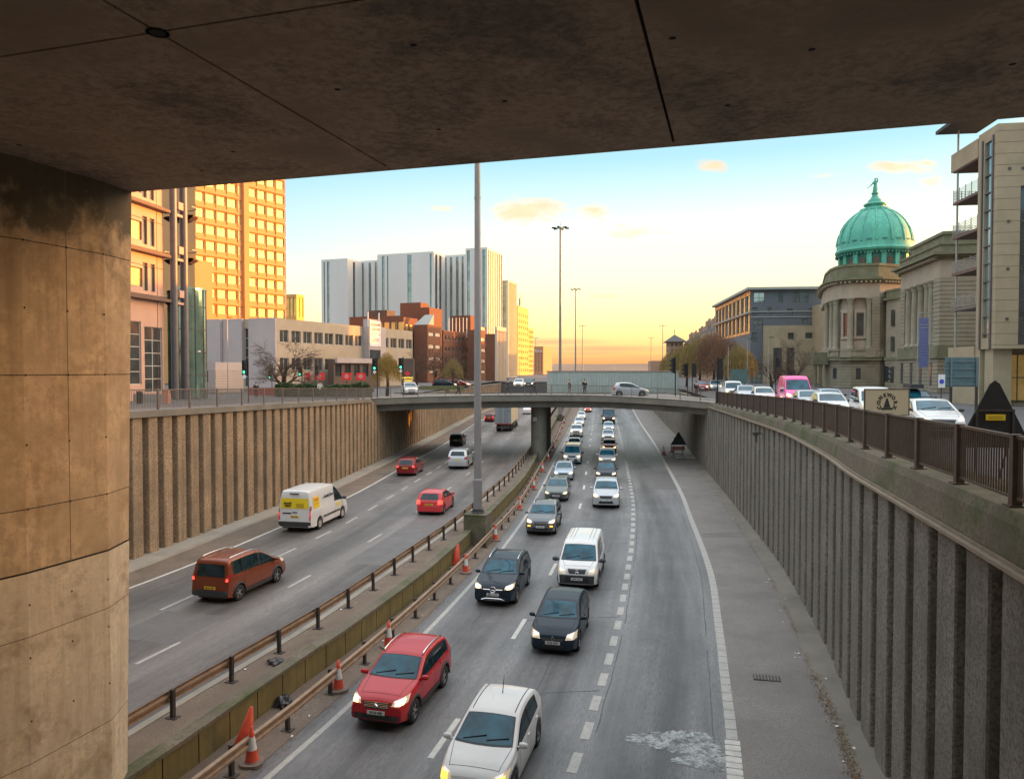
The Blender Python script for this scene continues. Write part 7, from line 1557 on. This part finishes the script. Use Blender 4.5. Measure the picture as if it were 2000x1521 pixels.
tlight('dark traffic light between the red banners and the bare tree', 620, 717, 104, 150, lit=False)
tlight('green traffic light with a white turn sign at the bridge left end', 732, 702, 75.5, extra=True, base=7.0)
tlight('green traffic light just left of the casino sign', 783, 701, 80, extra=True)
tlight('traffic light seen from its side at the bridge right end', 1314, 700, 80, -80, lit=False, h=1.5, base=7.1)
tlight('second side-on traffic light before the willows', 1338, 711, 84, -70, lit=False, h=1.3); tlight('dark back of a traffic light before the willows', 1355, 712, 88, 180, lit=False, h=1.4); tlight('big dark traffic light back at the end of the right railing', 1405, 702, 66, 180, lit=False, h=1.7, base=7.02)
tlight('dark side-on traffic light before the library corner', 1732, 715, 60, 65, lit=False, h=1.25, base=7.05); tlight('dark traffic light behind the pink van beneath the bare tree', 1518, 700, 95, 170, lit=False)
Y = 86; gs = thing('road_sign', 'small dark green back of a direction sign in front of the grey apartments', 'road sign', (px(1444, Y), Y, 6.97)); w = 16 / F * Y; mb = MB(); mb.box(-w, w, -.02, .02, pz(748, Y) - 6.97, pz(721, Y) - 6.97); part('panel', mb, mat('green_back', (.10, .17, .16), .5, .3, var=.1), gs)
for x in (-.6, .6): mb = MB(); mb.box(x - .05, x + .05, .021, .1, 0, pz(721, Y) - 6.97); part('post', mb, M['post_dark'], gs)
# casino sign
Y = 98; cg = thing('illuminated_sign', 'brown pylon with a red flame and yellow casino lettering', 'sign', (px(796, Y), Y, 6.97)); w = 12 / F * Y
mb = MB(); mb.box(-w, w, 0, .6, 0, pz(700, Y) - 6.97); part('pylon', mb, BM['shop'], cg)
mb = MB(); fx = [(-.3, 0), (-.42, .35), (-.22, .6), (-.1, .45), (0, .95), (.14, .5), (.26, .62), (.42, .3), (.28, 0)]; zf = pz(733, Y) - 6.97; mb.face([(x * .75, -.03, zf + z * .8) for x, z in fx]); part('flame', mb, BM['red'], cg)
yl = mat('yellow_neon', (.8, .5, .05), .5, var=0, emit=(1, .65, .1), es=1.3)
text('lettering', 'GENTING', .34, yl, cg, (0, -.03, pz(738, Y) - 6.97)); text('lettering', 'CASINO', .36, yl, cg, (0, -.03, pz(743.5, Y) - 6.97)); text('lettering', 'BAR', .25, BM['red'], cg, (0, -.03, pz(749, Y) - 6.97))
# white and blue utility box at the end of the right railing, litter bin on the left
mb = MB(); mb.box(-.25, .25, -.15, .15, 0, 1.0); mb.box(-.28, .28, -.18, .18, 1.001, 1.05); o = single('utility_cabinet', mb, M['white'], 'pale grey cabinet standing at the end of the right railing', 'cabinet'); o.location = (px(1410, 66), 66, 7.4)
mb = MB(); mb.lathe([(.22, 0), (.25, .9), (.27, .92), (.2, 1.05), (0, 1.08)], n=14); o = single('litter_bin', mb, M['black'], 'black litter bin at the foot of the pink building', 'bin', smooth=True); o.location = (px(272, 60), 60, 7.2)
mb = MB(); mb.box(-.25, .25, -.2, .2, 0, 1.15); o = single('utility_cabinet', mb, mat('terracotta', (.5, .2, .12), .8, var=.1), 'small terracotta cabinet behind the left railing', 'cabinet'); o.location = (px(324, 60), 60, 7.2)
# planter wall beyond the left railing
mb = MB(); mb.box(px(262, 66), px(332, 66), 65.8, 66.2, 7.0, 7.85); single('planter_wall', mb, M['concrete_light'], 'low concrete planter wall at the foot of the pink building', 'wall')
# small camera bracket on the right wall
mb = MB(); q = at_y(cv['rwall'], 43); mb.tube([(q.x, q.y, 6.3), (q.x - .45, q.y - .1, 6.35)], .03, 6); mb.box(q.x - .6, q.x - .3, q.y - .2, q.y, 6.2, 6.4); mb.tube([(q.x - .4, q.y - .1, 6.2), (q.x - .4, q.y - .1, 5.8)], .06, 8); single('wall_camera', mb, M['frame_d'], 'small dark camera on a bracket near the top of the right wall', 'camera')
# ---------------------------------------------------------------- people
def person(label, x, Y, z, col, trou, face=90, h=1.72, stride=.35, lean=0.0, hat=None, hair=(.03, .02, .015), group='pedestrians on the bridge footway'):
    t = thing('person', label, 'person', (px(x, Y), Y, z), R(face), group)
    def skin(name, verts, edges, rad, m, parent, root=0):
        me = bpy.data.meshes.new(name); me.from_pydata(verts, edges, []); me.materials.append(m); o = bpy.data.objects.new(name, me); link(o, parent)
        md = o.modifiers.new('skin', 'SKIN'); md.use_smooth_shade = True
        for i, r in enumerate(rad): me.skin_vertices[0].data[i].radius = (r, r)
        me.skin_vertices[0].data[root].use_root = True; sb = o.modifiers.new('sub', 'SUBSURF'); sb.levels = 1; sb.render_levels = 1
        dg = bpy.context.evaluated_depsgraph_get(); me2 = bpy.data.meshes.new_from_object(o.evaluated_get(dg)); o.modifiers.clear(); o.data = me2; return o
    s = h / 1.72; st = stride
    V = [(0, 0, .93), (0, 0, 1.12), (.01, 0, 1.32), (.02, 0, 1.45), (.03, 0, 1.56), (.035, 0, 1.66),
         (0, .09, .88), (st * .45, .09, .48), (st * .55, .09, .08), (st * .55 + .14, .09, .04), (0, -.09, .88), (-st * .2, -.09, .48), (-st * .8, -.09, .10), (-st * .8 + .13, -.09, .05),
         (.01, .19, 1.38), (-.08, .23, 1.12), (.05, .22, .90), (.09, .22, .82), (.01, -.19, 1.38), (.10, -.23, 1.12), (.24, -.21, .95), (.29, -.21, .89)]
    E = [(0, 1), (1, 2), (2, 3), (3, 4), (4, 5), (0, 6), (6, 7), (7, 8), (8, 9), (0, 10), (10, 11), (11, 12), (12, 13), (2, 14), (14, 15), (15, 16), (16, 17), (2, 18), (18, 19), (19, 20), (20, 21)]
    Rr = [.13, .125, .135, .06, .085, .07, .085, .06, .04, .035, .085, .06, .04, .035, .055, .045, .032, .035, .055, .045, .032, .035]
    V = [(x * s, y * s, z * s) for x, y, z in V]; Rr = [r * s for r in Rr]
    skin('body', V, E, Rr, mat('skin_tone', (.45, .28, .2), .6, var=0), t)
    skin('coat', [V[i] for i in (0, 1, 2, 14, 15, 16, 18, 19, 20)] + [(0, 0, .78 * s)], [(0, 1), (1, 2), (2, 3), (3, 4), (4, 5), (2, 6), (6, 7), (7, 8), (0, 9)], [.165 * s, .15 * s, .16 * s, .075 * s, .06 * s, .045 * s, .075 * s, .06 * s, .045 * s, .17 * s], mat('coat_cloth', col, .85, var=.1), t)
    skin('trousers', [V[i] for i in (0, 6, 7, 8, 10, 11, 12)], [(0, 1), (1, 2), (2, 3), (0, 4), (4, 5), (5, 6)], [.14 * s, .10 * s, .075 * s, .058 * s, .10 * s, .075 * s, .058 * s], mat('trouser_cloth', trou, .85, var=.1), t)
    mb = MB(); mb.lathe([(.0, -.02), (.085, 0), (.095, .05), (.075, .11), (0, .135)], (0.02 * s, 0, 1.62 * s), 12); part('hair', mb, mat('hair_colour', hat or hair, .9, var=0), t, smooth=True)
    return t
person('person in a dark coat walking near the tall mast on the bridge', 895, 79.9, 7.24, (.03, .025, .03), (.02, .02, .025), 0)
person('person in dark blue striding left on the bridge right of the mast', 992, 80.2, 7.26, (.02, .022, .05), (.05, .04, .05), 180, stride=.5)
person('person in dark clothes striding right, at the left of the pale enclosure', 1043, 80.2, 7.26, (.03, .03, .035), (.06, .05, .05), 0, stride=.5)
person('person with long fair hair in light trousers on the bridge', 1112, 80.2, 7.26, (.12, .09, .08), (.30, .27, .24), 0, hair=(.35, .22, .10))
person('person in a black top standing before the pale enclosure', 1142, 80.2, 7.26, (.012, .012, .014), (.14, .12, .10), -90, stride=.1)
person('person in a dark jacket waiting at the right end of the bridge', 1360, 78.2, 7.0, (.02, .02, .022), (.03, .03, .03), -90, stride=.12, h=1.78)
person('person in a white top standing in front of the hedge', 625, 84, 6.98, (.62, .60, .56), (.15, .10, .08), -90, stride=.1, group=None)
person('person in dark clothes behind the left railing by the red barrier', 500, 78, 7.0, (.02, .02, .022), (.03, .03, .03), -90, stride=.12, group=None)
# red and white barrier on the left pavement
mb = MB(); mb.box(0, 4.0, 0, .08, 0, .9); o = single('pedestrian_barrier', mb, mat('barrier_red', (.42, .06, .04), .6, var=.1), 'low red plastic barrier on the pavement before the site cabin', 'barrier'); o.location = (px(484, 88), 88, 6.98)
# statue on the dome
def statue():
    t = thing('statue', 'green copper female figure standing on top of the dome', 'statue', (DC[0], DC[1], 10 + (722 - 380.5) * S))
    V = [(0, 0, .0), (0, 0, .9), (.05, 0, 1.7), (-.05, 0, 2.15), (-.05, 0, 2.4), (.0, 0, 2.75), (-.5, -.1, 1.75), (-1.0, -.1, 1.2), (.4, -.1, 2.0), (.35, -.1, 2.55), (.1, -.1, 2.75)]
    E = [(0, 1), (1, 2), (2, 3), (3, 4), (4, 5), (3, 6), (6, 7), (3, 8), (8, 9), (9, 10)]; Rr = [.5, .42, .28, .3, .12, .18, .14, .09, .14, .11, .1]
    me = bpy.data.meshes.new('figure'); me.from_pydata([(x * 1.05, y, z * 1.05) for x, y, z in V], E, []); me.materials.append(BM['copper']); o = bpy.data.objects.new('figure', me); link(o, t); md = o.modifiers.new('s', 'SKIN')
    for i, r in enumerate(Rr): me.skin_vertices[0].data[i].radius = (r, r)
    o.modifiers.new('u', 'SUBSURF').levels = 1; me2 = bpy.data.meshes.new_from_object(o.evaluated_get(bpy.context.evaluated_depsgraph_get())); o.modifiers.clear(); o.data = me2
    mb = MB(); mb.tube([(-.95, -.1, 1.35), (-1.5, -.1, .95)], .06, 5); part('staff', mb, BM['copper'], t)
statue()
# ---------------------------------------------------------------- trees and hedge
def bare_tree(name, label, x, y, z, h, spread, seed, m='twig', depth=6, trunk_h=.3, r0=.25, lean=0, droop=.0, group=None, kids=3, up=.35):
    rr = random.Random(seed); t = thing(name, label, 'tree', (x, y, z), 0, group); tr = MB(); br = MB()
    def grow(mb, p, d, L, r, lv):
        pts = [p]; rs = [r]; q = p.copy(); dd = d.copy(); n = 3
        for k in range(n):
            dd = (dd + Vector((rr.uniform(-1, 1), rr.uniform(-1, 1), rr.uniform(-.6, .8))) * .16 + Vector((0, 0, (up if lv < 3 else up * .3) * .12 - droop * lv * .05))).normalized(); q = q + dd * L / n; pts.append(q.copy()); rs.append(lerp(r, r * .55, (k + 1) / n))
        mb.tube(pts, rs, 7 if lv < 2 else (4 if lv < 4 else 3), caps=False)
        if lv >= depth: return
        nk = kids + (1 if lv in (0, 1) and kids > 2 else 0)
        for k in range(nk):
            f_ = rr.uniform(.35, 1.0) if k else 1.0; i = min(n, int(f_ * n)); a = rr.uniform(0, 2 * math.pi); tilt = rr.uniform(.45, .95) * (1 if k else .6)
            ax = dd.orthogonal().normalized(); ax.rotate(Matrix.Rotation(a, 3, dd)); nd = dd.copy(); nd.rotate(Matrix.Rotation(tilt, 3, ax)); nd = (nd + Vector((nd.x, nd.y, 0)) * spread * .35).normalized()
            grow(br, pts[i], nd, L * rr.uniform(.62, .82), max(rs[i] * .62, .012), lv + 1)
    grow(tr, Vector((0, 0, 0)), Vector((lean, 0, 1)).normalized(), h * trunk_h, r0, 0)
    part('trunk', tr, M['bark'], t, smooth=True); part('branches', br, M[m], t, smooth=True)
    return t
bare_tree('bare_tree', 'wide spreading bare tree in front of the cream office', px(552, 92), 92, 6.95, 18, 1.15, 4, lean=.30, r0=.42, depth=7, trunk_h=.16, up=-.02)
bare_tree('bare_tree', 'bare pollarded tree in front of the sandstone block on the right', px(1552, 105), 105, 6.95, 9, .5, 11, depth=6, r0=.35, trunk_h=.33)
bare_tree('bare_tree', 'smaller bare tree left of the pollarded one on the right', px(1507, 112), 112, 6.95, 8, .4, 12, depth=6, r0=.25)
for i, (x, Y, h, sd, lab) in enumerate(((815, 125, 9.5, 21, 'leftmost bare brown tree before the brick offices'), (846, 128, 10, 22, 'second bare brown tree before the brick offices'), (868, 130, 9.2, 23, 'third bare brown tree before the brick offices'), (902, 135, 8.5, 24, 'rightmost bare brown tree before the brick offices, left of the mast'))):
    bare_tree('bare_tree', lab, px(x, Y), Y, 6.95, h, .3, sd, depth=6, r0=.2, group='bare trees before the brick offices')
def willow(name, label, x, y, z, h, r, seed, m, n=260, leaf=.13, group=None, wisp=1.0, round_=False):
    rr = random.Random(seed); t = thing(name, label, 'tree', (x, y, z), 0, group); tr = MB(); lf = MB(); limbs = []
    top = h * .55; tr.tube([(0, 0, 0), (.1, 0, h * .25), (0, .1, h * .42)], [.22, .18, .13], 7)
    for k in range(9):
        a = rr.uniform(0, 6.28); q = r * rr.uniform(.4, .95); zz = h * rr.uniform(.62, .98) * (1 - .25 * q / r); pts = [Vector((0, .1, h * .38)), Vector((q * .35 * math.cos(a), q * .35 * math.sin(a), lerp(h * .42, zz, .6))), Vector((q * .7 * math.cos(a), q * .7 * math.sin(a), zz)), Vector((q * math.cos(a), q * math.sin(a), zz - .3))]; tr.tube(pts, [.09, .06, .035, .015], 5); limbs.append(pts)
    for k in range(n):
        a = rr.uniform(0, 6.28); q = r * math.sqrt(rr.random()) * rr.uniform(.85, 1.12); zz = h * (.99 - .38 * (q / r) ** 2) * rr.uniform(.86, 1.0); ln = rr.uniform(.25, .75) * zz * wisp
        if round_: ln = rr.uniform(.1, .3) * h; zz = h * rr.uniform(.35, 1.0) * (1 - .35 * (q / r) ** 2)
        x0, y0 = q * math.cos(a), q * math.sin(a); m_ = int(ln / (leaf * .85)) + 2; sw = rr.uniform(-.15, .15); c_, s_ = math.cos(a), math.sin(a)
        for j in range(m_):
            u = j / m_; p = Vector((x0 + c_ * .25 * u + sw * u * u + rr.uniform(-.05, .05), y0 + s_ * .25 * u + rr.uniform(-.05, .05), zz - ln * u)); b = rr.uniform(0, 6.28); w = leaf * rr.uniform(.25, .5); hh = leaf * rr.uniform(.8, 1.3)
            d = Vector((math.cos(b) * w, math.sin(b) * w, 0)); lf.face([p - d * .5, p + d * .5 + Vector((0, 0, -hh * .5)), p - Vector((rr.uniform(-.03, .03), 0, hh))])
    part('trunk', tr, M['bark'], t, smooth=True); part('crown', lf, M[m], t); return t
willow('golden_tree', 'small golden leaved tree between the hedge and the casino sign', px(756, 86), 86, 6.97, 5.3, 1.45, 31, 'leaf_gold', n=900, leaf=.13, wisp=.75)
WG = 'willows in the row beside the grey apartments'
for i, (x, Y, h, r, mm, lab) in enumerate(((1318, 150, 7.6, 3.2, 'leaf_willow', 'leftmost golden-green willow at the end of the pale enclosure'), (1341, 132, 8.2, 3.3, 'leaf_willow', 'second willow, behind the side-on traffic lights'), (1366, 122, 9.4, 3.2, 'leaf_willow', 'third willow, tall and golden-green'), (1393, 116, 9.6, 3.0, 'leaf_brown', 'fourth tree of the willow row, brown and sparse'), (1418, 112, 8.6, 2.8, 'leaf_brown', 'fifth tree of the willow row, brown beside the apartment corner'), (1444, 108, 7.2, 2.4, 'leaf_willow', 'rightmost low green tree at the foot of the grey apartments'))):
    willow('willow_tree', lab, px(x, Y), Y, 6.97, h, r, 40 + i, mm, n=800, leaf=.19, group=WG, wisp=.95)
willow('bushy_tree', 'low dark green shrub tree between the bare trees and the brick offices', px(884, 118), 118, 6.97, 5.2, 1.7, 60, 'leaf_willow', n=260, leaf=.17, wisp=.8)
# hedge
hd = thing('hedge', 'clipped dark green hedge behind the left railing under the bare tree', 'hedge', (px(536, 84), 84, 6.97)); L = px(738, 88) - px(536, 84); mb = MB(); rr = random.Random(8)
for k in range(9000):
    u = rr.random(); side = rr.random(); hh = 1.25 + .45 * math.sin(u * 9) * .3 + .25 * math.sin(u * 23) * .4 - (1.0 if u > .93 else 0) * (u - .93) * 9
    if side < .6: p = Vector((u * L, rr.uniform(-.1, .15) + .1 * math.sin(u * 60), rr.uniform(.05, hh)))
    else: p = Vector((u * L, rr.uniform(0, 1.6), hh + rr.uniform(-.12, .1)))
    a, b = rr.uniform(0, 6.28), rr.uniform(-1, 1); d = Vector((math.cos(a), math.sin(a), b)) * .07; e = Vector((-math.sin(a), math.cos(a) * .4, rr.uniform(.4, 1))) * .07; mb.face([p - d, p - e, p + d, p + e])
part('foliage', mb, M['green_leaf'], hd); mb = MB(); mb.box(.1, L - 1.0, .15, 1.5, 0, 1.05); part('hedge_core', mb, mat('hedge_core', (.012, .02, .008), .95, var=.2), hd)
# grass verge mound beneath the brick offices
mb = MB()
for k in range(2500):
    p = Vector((px(rr.uniform(820, 905), 112), 112 + rr.uniform(-2, 2), 6.98 + rr.uniform(.0, .5))); d = Vector((rr.uniform(-.1, .1), 0, .16)); mb.face([p, p + Vector((.06, 0, 0)), p + d])
o = single('grass', mb, mat('grass_blade', (.14, .16, .04), .8, var=.3), None, None, kind='stuff'); o['label'] = 'patch of long green grass under the bare trees'; o['category'] = 'grass'
# leaves and litter along the right gutter and behind the railing
mb = MB(); rr = random.Random(77)
def leaf(p, s):
    a = rr.uniform(0, 6.28); d = Vector((math.cos(a), math.sin(a), rr.uniform(-.3, .5))) * s; e = Vector((-math.sin(a), math.cos(a), rr.uniform(-.3, .5))) * s * .6; mb.face([p - d, p - e, p + d, p + e])
for k in range(5200):
    y = 15 + 42 * rr.random() ** 2.2; q = at_y(cv['rgutter'], y); dens = .5 + .5 * math.sin(y * 1.7) * math.sin(y * .6 + 1)
    if y > 24 and rr.random() > dens * .6: continue
    leaf(Vector((q.x + rr.gauss(.02, .07 if y > 24 else .12), y, .065 + rr.uniform(0, .02))), rr.uniform(.012, .032))
for k in range(3000):
    y = 8 + 26 * rr.random(); q = at_y(cv['rwall'], y); leaf(Vector((q.x + .55 + rr.uniform(-.12, .55), y, zr_top(y) + zr_c(y) + .03 + rr.uniform(0, .03))), rr.uniform(.015, .04))
for k in range(900):
    y = rr.uniform(12, 40); q = at_y(cv['rleft'], y); leaf(Vector((q.x - .45 + rr.gauss(0, .09), y, .03)), rr.uniform(.012, .03))
o = single('leaf_litter', mb, M['litter'], 'brown dead leaves and grit gathered along the gutters and behind the railing', 'leaves', kind='stuff')
mb = MB()
for k in range(60):
    y = 10 + 50 * rr.random() ** 1.5; c_ = rr.choice(('rgutter', 'rgutter', 'rrail', 'lrail')); q = at_y(cv[c_], y); zz = LZ + .11 if c_ == 'lrail' else .07; x = q.x + rr.uniform(-.4, .5) * (1 if c_ != 'lrail' else .6); s_ = rr.uniform(.02, .06); mb.box(x, x + s_, y, y + s_ * 1.6, zz, zz + s_ * .4)
single('litter', mb, M['white'], 'scattered pale scraps of litter along the gutters and median', 'litter', kind='stuff')
for i, (x, y, s_, lab) in enumerate(((547, 1383, .28, 'crumpled black plastic bag behind the right barrier'), (534, 1296, .26, 'dark torn cloth scrap lying on the median'))):
    X, Y = gp(x, y, .05 if i == 0 else .65); mb = MB(); bm = bmesh.new(); bmesh.ops.create_icosphere(bm, subdivisions=3, radius=s_)
    for v in bm.verts: v.co *= 1 + .35 * math.sin(v.co.x * 21 + i) * math.sin(v.co.y * 17) + rr.uniform(-.06, .06); v.co.z = max(v.co.z * (.8 if i == 0 else .35), -.03)
    me = bpy.data.meshes.new('plastic_bag'); bm.to_mesh(me); bm.free(); me.materials.append(mat('black_plastic', (.03, .03, .035), .35, var=.3, vs=8)); o = bpy.data.objects.new('plastic_bag' if i == 0 else 'cloth_scrap', me); link(o); props(o, lab, 'rubbish'); o.location = (X, Y, .08 if i == 0 else .64)
# sunken drain grate on the hard shoulder
X, Y = gp(1503, 1330, .03); mb = MB(); mb.box(-.42, .42, -.22, .22, 0, .012)
mb.k = 1
for k in range(8): mb.box(-.38 + k * .1, -.34 + k * .1, -.19, .19, .013, .022)
o = single('drain_grate', mb, [M['post_dark'], M['shoulder']], 'rusty drain grate set in the right hard shoulder', 'drain'); o.location = (X, Y, .035); o.rotation_euler = (0, 0, R(-14))

sun_blocker = thing('apartment_block', 'unseen plain block added behind the domed library to stop the sun', 'building', (66, 148, 7)); mb = MB(); mb.box(0, 24, 0, 18, 0, 17); part('wall', mb, BM['ashlar'], sun_blocker)  # unseen, added to close the gap that let sun onto the site cabin
